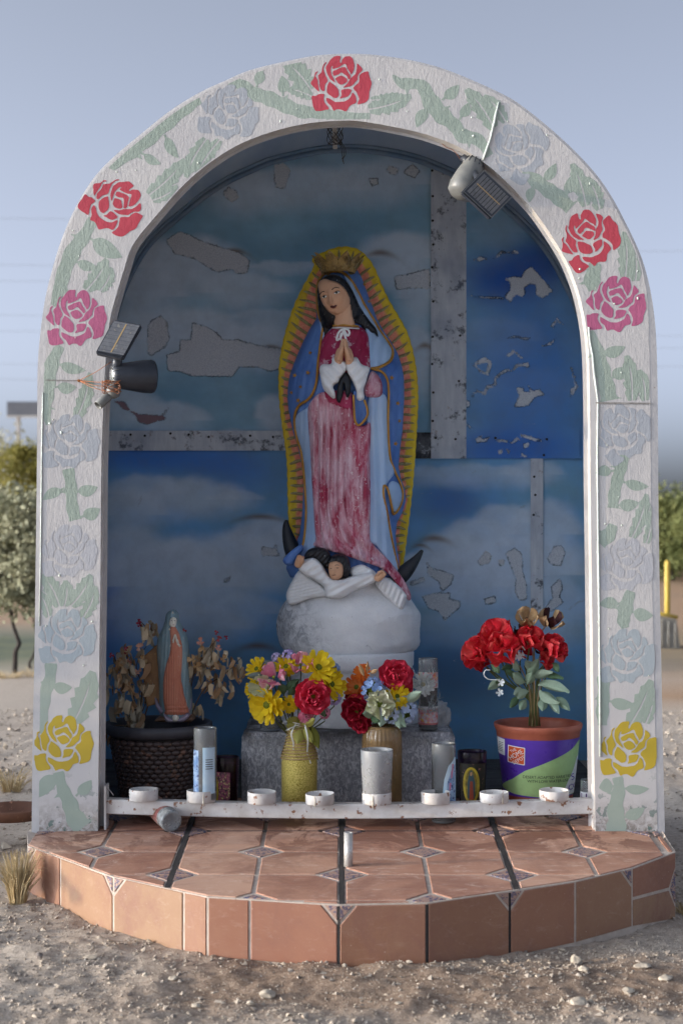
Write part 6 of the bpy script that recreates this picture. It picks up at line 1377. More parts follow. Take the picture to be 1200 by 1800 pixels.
for i in range(n):
    for j in range(m - 1): F.append((i * m + j, ((i + 1) % n) * m + j, ((i + 1) % n) * m + j + 1, i * m + j + 1))
amber_ = pm('amber_glass', lin(226, 184, 128), lin(206, 164, 108), scale=30, rough=.15); amber_.node_tree.nodes['Principled BSDF'].inputs['Transmission Weight'].default_value = .7
mesh('vase_body', V, F, amber_, av)
lathe('sand_fill', [(.0001, .011), (30 * s1, .011), (30 * s1, zt(1330)), (.0001, zt(1326))], c, pm('amber_sand', lin(206, 166, 110), lin(180, 140, 88), scale=90), av, 30, cap=False)
b2 = thing('mixed_bouquet', P(668, 1275, 4.42), 'bouquet of red carnations, blue hydrangea and a cream rose in the amber vase', 'bouquet', 'artificial bouquets in front of the pedestal')
for fn, px, py, dp, m, dy, sd in [(f_daisy, 636, 1182, 30, [OR, OR], .02, 21), (f_daisy, 627, 1208, 46, [PCH, OR], .02, 22), (f_carn, 696, 1188, 60, [RD2, RDC], 0, 23), (f_cluster, 657, 1213, 50, [BL], -.01, 24), (f_daisy, 697, 1224, 44, [YD, YL], -.02, 25), (f_rose, 667, 1238, 46, [CR, CR], -.05, 26), (f_carn, 628, 1250, 58, [DRED, RDC], 0, 27), (f_carn, 634, 1272, 36, [RDC, DRED], -.01, 28), (f_cluster, 712, 1250, 46, [PB], .0, 29), (f_cluster, 688, 1257, 34, [PB], -.02, 30), (f_carn, 706, 1204, 40, [RDC, RD2], .02, 31), (f_tulip, 622, 1230, 26, [DRED, DRED], .03, 32)]:
    FL(fn, b2, px, py, dp, m, GC, 4.41 + dy, sd, 668, 1232)
for a, b, w, m in [((660, 1252), (636, 1255), 20, SAGE), ((672, 1256), (668, 1278), 18, SAGE), ((700, 1245), (702, 1282), 22, SAGE), ((690, 1240), (703, 1226), 12, SAGE), ((712, 1235), (742, 1214), 18, SAGE), ((690, 1262), (715, 1278), 18, SAGE), ((650, 1262), (668, 1268), 14, GLF), ((640, 1190), (630, 1165), 8, DRY), ((650, 1185), (664, 1176), 8, DRY), ((645, 1185), (646, 1160), 6, DRY)]: put_leaf(b2, a, b, w, m, m.name, 4.385, 4.375)
# frosted pick beside the floral votive
fp = thing('frosted_pick', P(748, 1240, 4.52), 'frosted pine pick with white silk flower on the floral votive', 'artificial flower')
FL(f_daisy, fp, 743, 1203, 40, [WH, WH], fmat('white_heart', lin(200, 190, 150), lin(220, 214, 190)), 4.52, 41, 744, 1210)
TIN = pm('frosted_needles', lin(126, 142, 146), lin(196, 204, 206), scale=60, rough=.6)
parts = []; r = random.Random(5)
for k in range(190):
    br = [((752, 1252), (730, 1238)), ((752, 1252), (775, 1222)), ((752, 1250), (758, 1228)), ((745, 1210), (722, 1172)), ((748, 1212), (762, 1180)), ((752, 1252), (770, 1248)), ((742, 1210), (728, 1198))][k % 7]; f = r.random(); b0 = np.array(br[0]) + (np.array(br[1]) - np.array(br[0])) * f; e = b0 + (np.array(br[1]) - np.array(br[0])) * .22 + np.array((r.uniform(-9, 9), r.uniform(-9, 9)))
    Y = 4.515 + r.uniform(-.012, .012); parts.append(tube_data([P(*b0, Y), P(*e, Y + r.uniform(-.02, .01))], [.0009, .0003], 3, False))
V, F = join_data(parts); tag(mesh('needles', V, F, TIN, fp), kind='stuff')
# ------------------------------------------------------------------ terracotta nursery pot with silk roses
PYc = 4.56
q = P(945, 1410, PYc); pc = (q.x, PYc, slab_z(4.56)); s1 = PYc / FPX
pot = thing('nursery_pot', pc, 'terracotta coloured plastic nursery pot with purple and green printed label', 'flower pot')
zt = lambda py: P(0, py, PYc).z - pc[2]
TPOT = pm('terracotta_plastic', lin(178, 100, 76), lin(160, 84, 64), lin(194, 130, 104), scale=20, rough=.5, bump=.12, bscale=60, chip=.74)
rT, rB = 74.5 * s1, 60 * s1; hT = zt(1270)
lathe('pot_wall', [(.0001, 0), (rB - .004, 0), (rB, .004), (rT * .985, hT - .022), (rT * 1.0, hT - .020), (77 * s1, hT - .010), (77.5 * s1, hT - .003), (76.5 * s1, hT), (73 * s1, hT), (71 * s1, hT - .012), (rB - .01, .01), (.0001, .008)], pc, TPOT, pot, 64, cap=False)
lathe('potting_soil', [(.0001, hT - .06), (rT - .012, hT - .062)], pc, pm('dark_soil', lin(54, 40, 34), lin(74, 58, 48), scale=80, rough=.95, bump=.6), pot, 32, cap=False)
rbL = rB; rL = rT * .985; hL = hT - .022
PUR = flat('purple_label', lin(92, 58, 168), .35); GRL = flat('green_label', lin(176, 208, 140), .4); ORG = flat('orange_logo', lin(216, 88, 30), .4); WHT = flat('label_white', lin(232, 232, 230), .4)
A = (pot, pc, rL, rbL, hL)
z_lo, z_hi = zt(1392), zt(1292)
wrap('label_sheet', *A, -86, 92, z_lo, z_hi, PUR, .0006, 40, 8)
def ang(px, py):
    z = zt(py); rr_ = rbL + (rL - rbL) * z / hL; return math.degrees(math.asin(max(-1, min(1, ((px - 945) * s1) / rr_)))), z
wrap_poly('label_field', *A, [ang(880, 1380), ang(896, 1362), ang(916, 1345), ang(944, 1333), ang(975, 1320), ang(996, 1310), ang(1008, 1300), ang(1013, 1296), (88, z_lo + .16 * 0 + (z_hi - z_lo) * .9), (91, z_lo + .0005), ang(990, 1389.5), ang(945, 1391), ang(900, 1388)], GRL, .0010)
wrap_poly('label_corner', *A, [ang(978, 1390.5), ang(990, 1366), ang(1002, 1344), ang(1008, 1326), (88, zt(1320)), (91, z_lo + .0005), ang(1000, 1389)], WHT, .0014)
wrap_poly('price_sticker', *A, [ang(873, 1292), ang(883, 1294), ang(884, 1323), ang(873, 1321)], WHT, .0010); wrap_poly('logo_square', *A, [ang(888, 1302.5), ang(915, 1305), ang(915, 1336), ang(888, 1333)], WHT, .0010); wrap_poly('logo_square', *A, [ang(889.4, 1304.2), ang(913.6, 1306.4), ang(913.6, 1334.4), ang(889.4, 1331.6)], ORG, .0014)
def text_on(th, A, txt, px, py, size_px, mat, rot=0, bold=True, shear=0, eps=.0018, name='lettering', sx=1.0):
    cu = bpy.data.curves.new('t', 'FONT'); cu.body = txt; cu.size = size_px; cu.align_x = 'CENTER'; cu.align_y = 'CENTER'; cu.shear = shear
    if bold: cu.offset = size_px * .022
    cu.resolution_u = 3; o = bpy.data.objects.new('t', cu); me = bpy.data.meshes.new_from_object(o); V = []
    cr_, sn_ = math.cos(R(rot)), math.sin(R(rot)); _, c, r_, rb_, h_ = A
    for v in me.vertices:
        x = v.co.x * sx; y = v.co.y; X = px + x * cr_ - y * sn_; Y = py - (x * sn_ + y * cr_); z = zt(Y); rr_ = rb_ + (r_ - rb_) * z / h_ + eps; a = math.asin(max(-.999, min(.999, (X - 945) * s1 / (rr_ - eps)))); V.append((c[0] + rr_ * math.sin(a), c[1] - rr_ * math.cos(a), c[2] + z))
    F = [tuple(p.vertices) for p in me.polygons]; bpy.data.objects.remove(o); bpy.data.curves.remove(cu); bpy.data.meshes.remove(me)
    return mesh(name, V, F, mat, th, False)
text_on(pot, A, 'THE', 896.5, 1311.5, 7, WHT, 36, False, sx=.8); text_on(pot, A, 'HOME', 901, 1319, 12, WHT, 36, False, sx=.74); text_on(pot, A, 'DEPOT', 905.5, 1327.5, 9, WHT, 36, False, sx=.78)
text_on(pot, A, 'DESERT-ADAPTED VARIETIES', 954, 1356, 6.9, flat('label_black', lin(30, 34, 28)), 0, False, sx=.95); text_on(pot, A, 'WITH LOW WATER-USE', 955, 1363, 6.9, flat('label_black', (0, 0, 0)), 0, False, sx=.95)
text_on(pot, A, 'S', 1000, 1360, 17, PUR, 10, False); text_on(pot, A, 'CO', 1001.5, 1377, 14, PUR, 4)
for k in range(6): wrap_poly('sticker_line', *A, [ang(875, 1300 + k * 3), ang(881.5, 1300.6 + k * 3), ang(881.5, 1301.6 + k * 3), ang(875, 1301 + k * 3)], flat('label_black', (0, 0, 0)), .0014)
rb_ = thing('silk_rose_bouquet', P(938, 1260, PYc), 'tall bunch of red silk roses and wilted flowers in the terracotta pot', 'bouquet')
for px, py, dp, dy, sd in [(872, 1114, 62, -.02, 51), (836, 1146, 56, .0, 52), (884, 1142, 58, -.06, 53), (932, 1122, 52, -.03, 54), (974, 1138, 52, -.03, 55), (846, 1160, 38, .02, 56), (960, 1160, 34, -.01, 57), (915, 1140, 40, .03, 58)]:
    pos = P(px, py, 4.52 + dy); f_rose(rb_, pos, dirs(px, py, 905, 1160, .022) + Vector((0, 0, .3)), dp * .92 / FPX * 4.52, [RS, RS2] if sd % 2 else [RS2, RS], RS, sd)
    tube('stem', [Vector(v_) for v_ in catmull([tuple(pos + Vector((0, .012, -.01))), tuple(P(915 + (px - 915) * .55, 1190, 4.55)), tuple(P(936 + (px - 915) * .07, 1232, 4.56)), tuple(P(938 + (px - 915) * .10, 1275, 4.56))], 4)], .0022, STEM, rb_, 6)
for px, py, dp, m, sd in [(925, 1088, 40, [DRY, DRY], 61), (966, 1090, 42, [DKP, DRY], 62), (952, 1142, 24, [DKP, DKP], 63), (915, 1110, 26, [DKP, DKP], 64)]:
    pos = P(px, py, 4.53); f_tulip(rb_, pos, Vector((.15 * (sd % 3 - 1), -.55, .8)), dp / FPX * 4.4 * .8, m, DKP, sd, 'wilted_rose')
    tube('stem', [Vector(v_) for v_ in catmull([tuple(pos), tuple(P(938, py + 50, 4.56)), tuple(P(936 + sd % 4, 1235, 4.55)), tuple(P(934 + 2 * (sd % 4), 1278, 4.55))], 4)], .0020, DRY, rb_, 6)
for k in range(9): tube('stem', [P(929 + k * 2.4, 1276, 4.545 + .004 * (k % 3)), P(931 + k * 1.7, 1240, 4.545), P(926 + k * 3.2, 1205, 4.55), P(905 + k * 8, 1170, 4.55)], .0019, [STEM, DRY, STEM][k % 3], rb_, 6)
for a, b, w in [((925, 1200), (897, 1182), 20), ((925, 1205), (936, 1180), 18), ((930, 1195), (945, 1155), 20), ((922, 1212), (900, 1222), 18), ((935, 1195), (972, 1178), 18), ((945, 1205), (1003, 1213), 22), ((948, 1212), (982, 1240), 22), ((930, 1215), (906, 1228), 17), ((915, 1225), (893, 1245), 14), ((950, 1190), (992, 1190), 14), ((905, 1195), (888, 1175), 14), ((880, 1190), (856, 1215), 16), ((890, 1200), (868, 1200), 14), ((940, 1180), (920, 1160), 16), ((955, 1225), (952, 1252), 18), ((960, 1230), (985, 1255), 16), ((975, 1225), (1003, 1250), 16), ((915, 1180), (900, 1160), 16), ((860, 1165), (880, 1185), 14), ((925, 1228), (912, 1250), 16), ((905, 1168), (878, 1178), 12), ((968, 1165), (984, 1182), 13)]:
    put_leaf(rb_, a, b, w, SAGE if w > 15 else GLF, 'sage' if w > 15 else 'green', 4.50, 4.475, roll=rng.uniform(-.5, .5))
WTN = pm('white_tendril', lin(226, 228, 220), rough=.6)
for lp in ([(874, 1195), (858, 1194), (850, 1186), (853, 1178), (861, 1178)], [(921, 1158), (911, 1150), (910, 1140), (917, 1137), (922, 1143)]): tube('tendril', [Vector(v_) for v_ in catmull([tuple(P(a, b, 4.46)) for a, b in lp], 5)], .0014, WTN, rb_, 6)
for px, py in ((878, 1217), (880, 1200), (915, 1152), (910, 1155)): bloom(rb_, P(px, py, 4.455), Vector((-.2, -1, .1)), 15 / FPX * 4.46, [(5, .5, .28, .1, .2, .03, 66, 'ray', 0, .03, 0)], [WH], WH, 'white_blossom', px, .08)

# ------------------------------------------------------------------ woven pot with dried plant and small statue
WYc = 4.53; s1 = WYc / FPX; q = P(279, 1408, WYc); wc = (q.x, WYc, slab_z(WYc)); zt = lambda py: P(0, py, WYc).z - wc[2]
wp = thing('woven_pot', wc, 'dark brown woven-look plastic planter on the left', 'flower pot')
WICK = pm('woven_plastic', lin(86, 72, 68), lin(64, 54, 52), lin(124, 94, 80), scale=30, rough=.36, chip=.6, chipscale=30, bump=.15); RIMM = pm('rim_plastic', lin(60, 60, 66), lin(74, 74, 80), lin(108, 106, 104), scale=20, rough=.42, chip=.72)
hT = zt(1268); rT = 95 * s1; rB = 62 * s1
lathe('pot_rim', [(rT * .86, hT - .035), (rT * .90, hT - .036), (rT * .99, hT - .026), (rT, hT - .014), (rT * .985, hT - .002), (rT * .95, hT), (rT * .90, hT - .006), (rT * .86, hT - .04), (rT * .80, hT - .10)], wc, RIMM, wp, 64, cap=False)
lathe('pot_wall', [(.0001, 0), (rB, 0), (rT * .885, hT - .033)], wc, pm('wicker_gap', lin(26, 22, 22), rough=.7), wp, 64, cap=False)
lathe('potting_soil', [(.0001, hT - .05), (rT * .84, hT - .052)], wc, pm('dark_soil', (0, 0, 0)), wp, 32, cap=False)
parts = []; NRW, NCW = 14, 32; eV, eF = lathe_data([(.02, -1), (.55, -.82), (.92, -.4), (1, 0), (.92, .4), (.55, .82), (.02, 1)], 6, cap=False)
for i in range(NRW):
    z = .006 + (hT - .046) * (i + .5) / NRW; rr_ = rB + (rT * .885 - rB) * z / (hT - .033)
    for k in range(NCW):
        a = 2 * math.pi * (k + .5 * (i % 2)) / NCW; wd = math.pi * rr_ / NCW * 1.12; d = Vector((math.cos(a), math.sin(a), 0)); tn = Vector((-math.sin(a), math.cos(a), 0)); c0 = Vector(wc) + d * (rr_ + .0008) + Vector((0, 0, z))
        parts.append(([c0 + tn * (e[2] * wd) + d * e[0] * .0070 + Vector((0, 0, e[1] * .0092)) for e in eV], eF))
V, F = join_data(parts); tag(mesh('weave', V, F, WICK, wp), kind='stuff')
dp_ = thing('dried_plant', P(250, 1275, WYc), 'dried plant with shrivelled tan leaves and pink bracts in the woven pot', 'plant')
TANL = [fmat('dry_leaf_tan', lin(226, 208, 176), lin(204, 180, 146)), fmat('dry_leaf_grey', lin(218, 206, 182), lin(190, 174, 148)), fmat('dry_leaf_brown', lin(196, 162, 124), lin(166, 132, 100))]; PKB = fmat('faded_bract', lin(230, 184, 160), lin(214, 146, 130)); MGB = fmat('magenta_bract', lin(150, 50, 72), lin(180, 90, 96)); BRK_ = pm('dry_twig', lin(110, 90, 70), lin(84, 68, 54), rough=.9)
def twig(pts, rad=.0022, Y=None):
    Y = Y or WYc; p3 = [Vector(v_) for v_ in catmull([tuple(P(a, b, Y + (i * .004))) for i, (a, b) in enumerate(pts)], 4)]; tube('twig', p3, list(np.linspace(rad, rad * .4, len(p3))), BRK_, dp_, 5)
TW_ = [[(240, 1280), (238, 1235), (215, 1190), (200, 1150)], [(240, 1280), (235, 1220), (225, 1165), (222, 1135)], [(242, 1280), (250, 1210), (240, 1170), (258, 1135)], [(250, 1275), (275, 1180), (266, 1120), (250, 1095), (242, 1092)], [(330, 1275), (350, 1225), (372, 1200), (395, 1185), (425, 1155)], [(325, 1270), (340, 1190), (360, 1150), (385, 1120)], [(235, 1280), (205, 1275), (183, 1290)], [(238, 1270), (255, 1240), (258, 1215)], [(335, 1270), (330, 1180), (325, 1120)]]
for tw in TW_: twig(tw)
r = random.Random(17)
for k in range(290):
    zone = r.choices([((215, 1205), 26, 45), ((235, 1250), 16, 22), ((220, 1160), 24, 18), ((345, 1165), 20, 24), ((375, 1150), 18, 20), ((385, 1200), 30, 20), ((215, 1287), 26, 8), ((260, 1105), 14, 12), ((410, 1165), 12, 14), ((255, 1200), 12, 25), ((345, 1235), 12, 10)], [30, 18, 16, 14, 14, 10, 9, 6, 6, 8, 4])[0]
    px = zone[0][0] + r.gauss(0, .55) * zone[1]; py = zone[0][1] + r.gauss(0, .55) * zone[2]; px = max(px, 186)
    dx, dy = r.uniform(-8, 8), r.uniform(8, 27); Y = WYc + r.uniform(-.05, .03)
    put_leaf(dp_, (px, py), (px + dx, py + dy), r.uniform(2.8, 6.5), TANL[k % 3], 'dry%d' % (k % 3), Y, Y + r.uniform(-.02, .02), droop=r.uniform(.2, .6), roll=r.uniform(-1.2, 1.2), fold=.5)
for px, py, m, s in [(245, 1138, PKB, 15), (250, 1160, DRY, 17), (243, 1180, PKB, 14), (218, 1150, MGB, 9), (222, 1140, MGB, 8), (196, 1152, MGB, 9), (244, 1093, MGB, 10), (246, 1099, MGB, 8), (353, 1128, PKB, 14), (357, 1142, DRY, 14), (377, 1168, DRY, 18), (384, 1140, PKB, 12), (385, 1122, MGB, 11), (398, 1120, MGB, 8), (381, 1112, MGB, 8), (392, 1158, DRY, 14), (420, 1196, DRY, 9), (367, 1193, DRY, 9), (324, 1108, MGB, 8), (338, 1160, DRY, 18), (346, 1172, DRY, 16), (210, 1165, DRY, 18), (200, 1178, DRY, 16), (228, 1165, PKB, 14)]:
    bloom(dp_, P(px, py, WYc - .02 + r.uniform(-.02, .02)), Vector((r.uniform(-.5, .5), -1, r.uniform(-.3, .5))), s / FPX * WYc, [(3, .62, .55, .3, .2, .08, 50, 'br', 0, .02, 0)], [m], m, 'bract', px, .06)
# small statue standing in the pot
SYc = 4.50
ss = thing('small_statue', P(300, 1270, SYc), 'small weathered statue of a praying woman standing in the woven pot', 'statue')
TEAL = worn('weathered_teal', lin(116, 144, 154), lin(140, 160, 164), lin(186, 176, 160), scale=26, chips=.60, cs=70); RUST = worn('weathered_rust', lin(184, 110, 86), lin(200, 134, 108), lin(222, 200, 182), scale=26, chips=.62, cs=80); PALE = worn('weathered_cream', lin(232, 226, 210), lin(216, 208, 192), lin(176, 166, 152), scale=30); BRN = worn('weathered_brown', lin(136, 106, 84), lin(112, 86, 70), lin(176, 146, 112), scale=30); LAVP = worn('weathered_lavender', lin(140, 128, 150), lin(160, 150, 164), lin(110, 100, 110))
GBR = worn('weathered_gold_brown', lin(160, 122, 78), lin(120, 88, 60), lin(196, 160, 100), scale=30)
c5 = lambda x, y: (160 + x / 4, 1050 + y / 4)
def cp(*pts): return [c5(*p_) for p_ in pts]
sl_y = [1074, 1080, 1092, 1104, 1120, 1140, 1160, 1190, 1220, 1240, 1262]; sl_l = [298, 292, 290, 286, 278, 276, 277, 279, 280, 281, 286]; sl_r = [306, 311, 313, 318, 326, 330, 331, 333, 335, 336, 332]
def sbody(x, y):
    l = np.interp(y, sl_y, sl_l); rr_ = np.interp(y, sl_y, sl_r); mm = (l + rr_) / 2; hh_ = (rr_ - l) / 2 * 1.06; u = np.clip(np.abs(x - mm) / hh_, 0, .985); return SYc + .02 - np.interp(y, [1074, 1100, 1130, 1260], [.02, .035, .05, .055]) * (1 - u ** 2.2) ** .55
relief('ray_plate', cp((372, 415), (470, 325), (500, 500), (500, 740), (392, 770), (376, 640), (366, 520)), lambda x, y: np.full(x.shape, SYc + .010), GBR, ss, 2, 3, .002, lambda x, y: .0016 * np.sin(y * 1.6), .008, 0, 0)
relief('ray_plate', cp((640, 500), (690, 430), (700, 560), (690, 720), (640, 740)), lambda x, y: np.full(x.shape, SYc + .010), GBR, ss, 2, 3, .002, lambda x, y: .0016 * np.sin(y * 1.6), .008, 0, 0)
relief('mantle', [(sl_l[i], sl_y[i]) for i in range(11)] + [(sl_r[i], sl_y[i]) for i in range(10, -1, -1)], sbody, TEAL, ss, 1.8, 4, .004, lambda x, y: .0016 * np.sin(x * 1.0 + y * .06), .05)
relief('gown', cp((555, 215), (600, 215), (640, 330), (640, 480), (635, 560), (655, 680), (690, 800), (690, 825), (530, 825), (520, 790), (505, 680), (510, 560), (530, 470), (560, 360)), lambda x, y: sbody(x, np.minimum(y, 1255)) - .004, RUST, ss, 1.6, 4, .005, lambda x, y: .0020 * np.sin(x * 1.5) * sstep(1140, 1160, y) + .002 * np.sin(y * .9) * sstep(1235, 1245, y), .012)
relief('hood_shadow', cp((545, 175), (560, 140), (590, 130), (608, 160), (600, 215), (550, 225)), lambda x, y: sbody(x, y) - .001, BRN, ss, 1.4, 2, .001, None, .006)
relief('face', cp((550, 180), (560, 148), (585, 138), (602, 155), (600, 190), (585, 212), (565, 208), (553, 198)), lambda x, y: sbody(x, y) - .003 - .003 * np.exp(-((x - 304.5) / 1.2) ** 2 - ((y - 1094) / 3) ** 2) + .0012 * np.exp(-((x - 302) / 1.5) ** 2 - ((y - 1091) / 1) ** 2) + .0012 * np.exp(-((x - 307.6) / 1.5) ** 2 - ((y - 1091) / 1) ** 2), PALE, ss, .8, 3, .007, None, .012)
for e in (302, 307.4): tube('eye', [P(e - 1.2, 1091, SYc - .0245), P(e + 1.2, 1091, SYc - .0245)], .0006, BROW, ss, 4)
tube('lips', [P(303, 1098.5, SYc - .0245), P(306.5, 1098.3, SYc - .0245)], .0006, LIPS, ss, 4)
relief('collar', cp((550, 218), (595, 215), (600, 230), (550, 232)), lambda x, y: sbody(x, y) - .005, PALE, ss, 1.2, 2, .002, None, .006)
for s in (-1, 1):
    parts = [capsule_chain([P(308 + s * 5, 1134, SYc - .030), P(308 + s * 3.2, 1126, SYc - .034)], [.0045, .0042])]
    for i in range(4): parts.append(capsule_chain([P(308 + s * 3, 1126, SYc - .038 + i * .0035), P(308 + s * 1.6, 1120, SYc - .039 + i * .0035), P(308 + s * .8, 1115.5 + abs(i - 1.4), SYc - .039 + i * .0035)], [.0026, .0023, .0017], 6))
    parts.append(capsule_chain([P(308 + s * 3.4, 1129, SYc - .040), P(308 + s * 1.8, 1123, SYc - .042)], [.0024, .0018], 6))
    V, F = join_data(parts); mesh('hand', V, F, PALE, ss)
    tube('cuff', [P(308 + s * 3.0, 1130, SYc - .033), P(308 + s * 6.5, 1136, SYc - .028)], [.005, .0075], PALE, ss, 10)
relief('foot_angel', cp((510, 820), (540, 840), (590, 855), (640, 840), (675, 815), (690, 840), (650, 875), (590, 880), (530, 875)), lambda x, y: np.full(x.shape, SYc - .035), LAVP, ss, 1.6, 5, .012, None, .04)
relief('angel_head', cp((570, 850), (580, 830), (605, 830), (618, 850), (608, 872), (580, 872)), lambda x, y: np.full(x.shape, SYc - .044), PALE, ss, 1.2, 4, .009, None, .03)
relief('plinth', cp((460, 875), (480, 845), (520, 840), (660, 850), (700, 830), (705, 876)), lambda x, y: np.full(x.shape, SYc - .01), BRN, ss, 2, 6, .015, None, .06)
tube('crescent', [P(273, 1225, SYc + .01), P(277, 1240, SYc), P(286, 1252, SYc - .01)], [.002, .006, .008], LAVP, ss, 8); tube('crescent', [P(337, 1228, SYc + .01), P(334, 1242, SYc), P(328, 1252, SYc - .01)], [.002, .006, .008], LAVP, ss, 8)

# ------------------------------------------------------------------ solar lamps
BLKP = pm('black_plastic', lin(46, 50, 58), lin(60, 64, 72), lin(110, 108, 104), scale=14, rough=.38, chip=.74, bump=.05); GRYP = pm('sunbleached_plastic', lin(124, 124, 120), lin(96, 98, 98), lin(150, 140, 120), scale=16, rough=.42, chip=.72); COPP = pm('copper_wire', lin(150, 92, 58), lin(120, 76, 50), rough=.5); DUST = pm('dusty_cell', lin(120, 122, 126), lin(96, 98, 104), lin(140, 138, 132), scale=60, rough=.6, chip=.6); CELL = pm('solar_cell', lin(118, 118, 118), lin(98, 98, 100), scale=60, rough=.35); LENS = pm('chrome_reflector', (.9, .9, .88), (.8, .8, .76), rough=.12, metal=1.0)
def slab_from_px(name, corners, Ys, thick, mat, parent, bev=.004):
    A_ = [P(a, b, y) for (a, b), y in zip(corners, Ys)]; n_ = (A_[1] - A_[0]).cross(A_[3] - A_[0]).normalized()
    if n_.y > 0: n_ = -n_
    bm = bmesh.new(); v1 = [bm.verts.new(p_) for p_ in A_]; v2 = [bm.verts.new(p_ - n_ * thick) for p_ in A_]; bm.faces.new(v1); bm.faces.new(v2[::-1])
    for i in range(4): bm.faces.new((v1[i], v2[i], v2[(i + 1) % 4], v1[(i + 1) % 4]))
    bmesh.ops.recalc_face_normals(bm, faces=bm.faces); bmesh.ops.bevel(bm, geom=bm.edges[:], offset=bev, segments=2, affect='EDGES')
    return bmobj(name, bm, mat, parent), A_, n_
def quad_on(name, A_, n_, u0, u1, v0, v1, mat, parent, eps=.0006):
    f = lambda u, v: A_[0] + (A_[1] - A_[0]) * u + (A_[3] - A_[0]) * v + n_ * eps
    return mesh(name, [f(u0, v0), f(u1, v0), f(u1, v1), f(u0, v1)], [(0, 1, 2, 3)], mat, parent, False)
l1 = thing('solar_spotlight', P(215, 665, 4.16), 'black solar spotlight wired to the left leg of the arch', 'solar lamp', 'solar lamps on the arch')
body_, A_, n_ = slab_from_px('solar_panel', [(200, 561), (250, 570), (216, 630), (168, 619)], [4.10, 4.10, 4.06, 4.06], .020, BLKP, l1)
quad_on('cell', A_, n_, .05, .95, .05, .95, DUST, l1); quad_on('cell_bar', A_, n_, .48, .52, .08, .93, pm('cell_line', lin(190, 160, 110)), l1, .0011)
for k in range(1, 9): quad_on('cell_bar', A_, n_, .06, .94, k / 9, k / 9 + .006, BLKP, l1, .0010)
tube('panel_neck', [P(208, 630, 4.10), P(206, 640, 4.11), P(205, 650, 4.12)], .012, BLKP, l1, 12)
ax0, ax1 = P(205, 661, 4.12), P(270, 662, 4.16); d_ = (ax1 - ax0).normalized(); M = frame(ax0, d_); V, F = lathe_data([(.0001, -.012), (.026, -.012), (.029, -.004), (.033, .01), (.043, .07), (.044, .092), (.0415, .099), (.038, .098), (.03, .06), (.0001, .05)], 40, cap=False); mesh('lamp_housing', [M @ Vector(v) for v in V], F, BLKP, l1)
V, F = lathe_data([(.0001, -.0135), (.015, -.0145), (.019, -.0125)], 24, cap=False); mesh('back_reflector', [M @ Vector(v) for v in V], F, LENS, l1)
for k in range(12):
    a = k * math.pi / 6; e = lambda rr_, z: M @ Vector((rr_ * math.cos(a), rr_ * math.sin(a), z)); tube('cooling_fin', [e(.019, -.014), e(.027, -.011), e(.030, .0)], .0014, GRYP, l1, 5)
bs = P(200, 688, 4.115); bm = bmesh.new(); bmesh.ops.create_uvsphere(bm, u_segments=24, v_segments=14, radius=.019); bmesh.ops.translate(bm, vec=bs, verts=bm.verts); bmobj('ball_joint', bm, GRYP, l1, True)
sA, sB = P(189, 698, 4.11), P(171, 714, 4.09); M2 = frame(sA, (sB - sA).normalized()); V, F = lathe_data([(.0001, -.008), (.011, -.008), (.0125, 0), (.0125, .036), (.0105, .037), (.0100, .025), (.0001, .022)], 24, cap=False); mesh('motion_sensor', [M2 @ Vector(v) for v in V], F, GRYP, l1)
anc = P(139, 669, 4.195)
for e in [(196, 636, 4.10), (188, 680, 4.10), (186, 688, 4.10), (210, 670, 4.09)]: tube('tie_wire', [anc, (anc + P(*e)) / 2 + Vector((0, -.004, -.004)), P(*e)], .0010, COPP, l1, 5)
w = []
for k in range(40): w.append(tuple(P(196 + 16 * math.sin(k * 1.1) + r.uniform(-3, 3), 680 + 10 * math.cos(k * .83) + r.uniform(-3, 3), 4.092 + .012 * math.sin(k * .7))))
tube('tie_wire', [Vector(v_) for v_ in catmull(w, 3)], .0009, COPP, l1, 5)
box('anchor_bolt', tuple(anc), (.006, .012, .006), pm('rusty_bolt', lin(170, 110, 50), lin(120, 70, 36)), l1, .001)
l2 = thing('solar_spotlight', P(830, 300, 4.22), 'grey solar spotlight hanging from the upper right of the arch', 'solar lamp', 'solar lamps on the arch')
body_, A_, n_ = slab_from_px('solar_panel', [(850, 298), (901, 346), (863, 384), (812, 336)], [4.10, 4.12, 4.08, 4.06], .018, BLKP, l2)
quad_on('panel_rim', A_, n_, .01, .99, .01, .99, GRYP, l2, .0004); quad_on('cell', A_, n_, .035, .965, .035, .965, BLKP, l2, .0007); quad_on('cell', A_, n_, .08, .92, .10, .90, CELL, l2, .0009)
for k in range(1, 9): quad_on('cell_bar', A_, n_, .08 + .84 * k / 9, .094 + .84 * k / 9, .10, .90, pm('cell_gap', lin(20, 20, 22)), l2, .0012)
quad_on('cell_bar', A_, n_, .12, .90, .485, .515, pm('cell_line', (1, 1, 1)), l2, .0015)
a0, a1 = P(832, 290, 4.22), P(808, 348, 4.20); d_ = (a1 - a0).normalized(); M = frame(a0, d_); V, F = lathe_data([(.0001, -.012), (.024, -.012), (.028, .0), (.036, .03), (.042, .065), (.040, .085), (.032, .094), (.0001, .096)], 36, cap=False); mesh('lamp_housing', [M @ Vector(v) for v in V], F, GRYP, l2)
for k in range(12):
    a = k * math.pi / 6; e = lambda rr_, z: M @ Vector((rr_ * math.cos(a), rr_ * math.sin(a), z)); tube('cooling_fin', [e(.010, -.016), e(.024, -.014), e(.029, .004)], .0017, BLKP, l2, 5)
tube('panel_neck', [P(850, 322, 4.12), P(838, 312, 4.16), P(832, 300, 4.2)], .009, BLKP, l2, 10)
tube('mount', [P(812, 277, 4.235), P(822, 284, 4.23), P(834, 292, 4.22)], .011, BLKP, l2, 12)
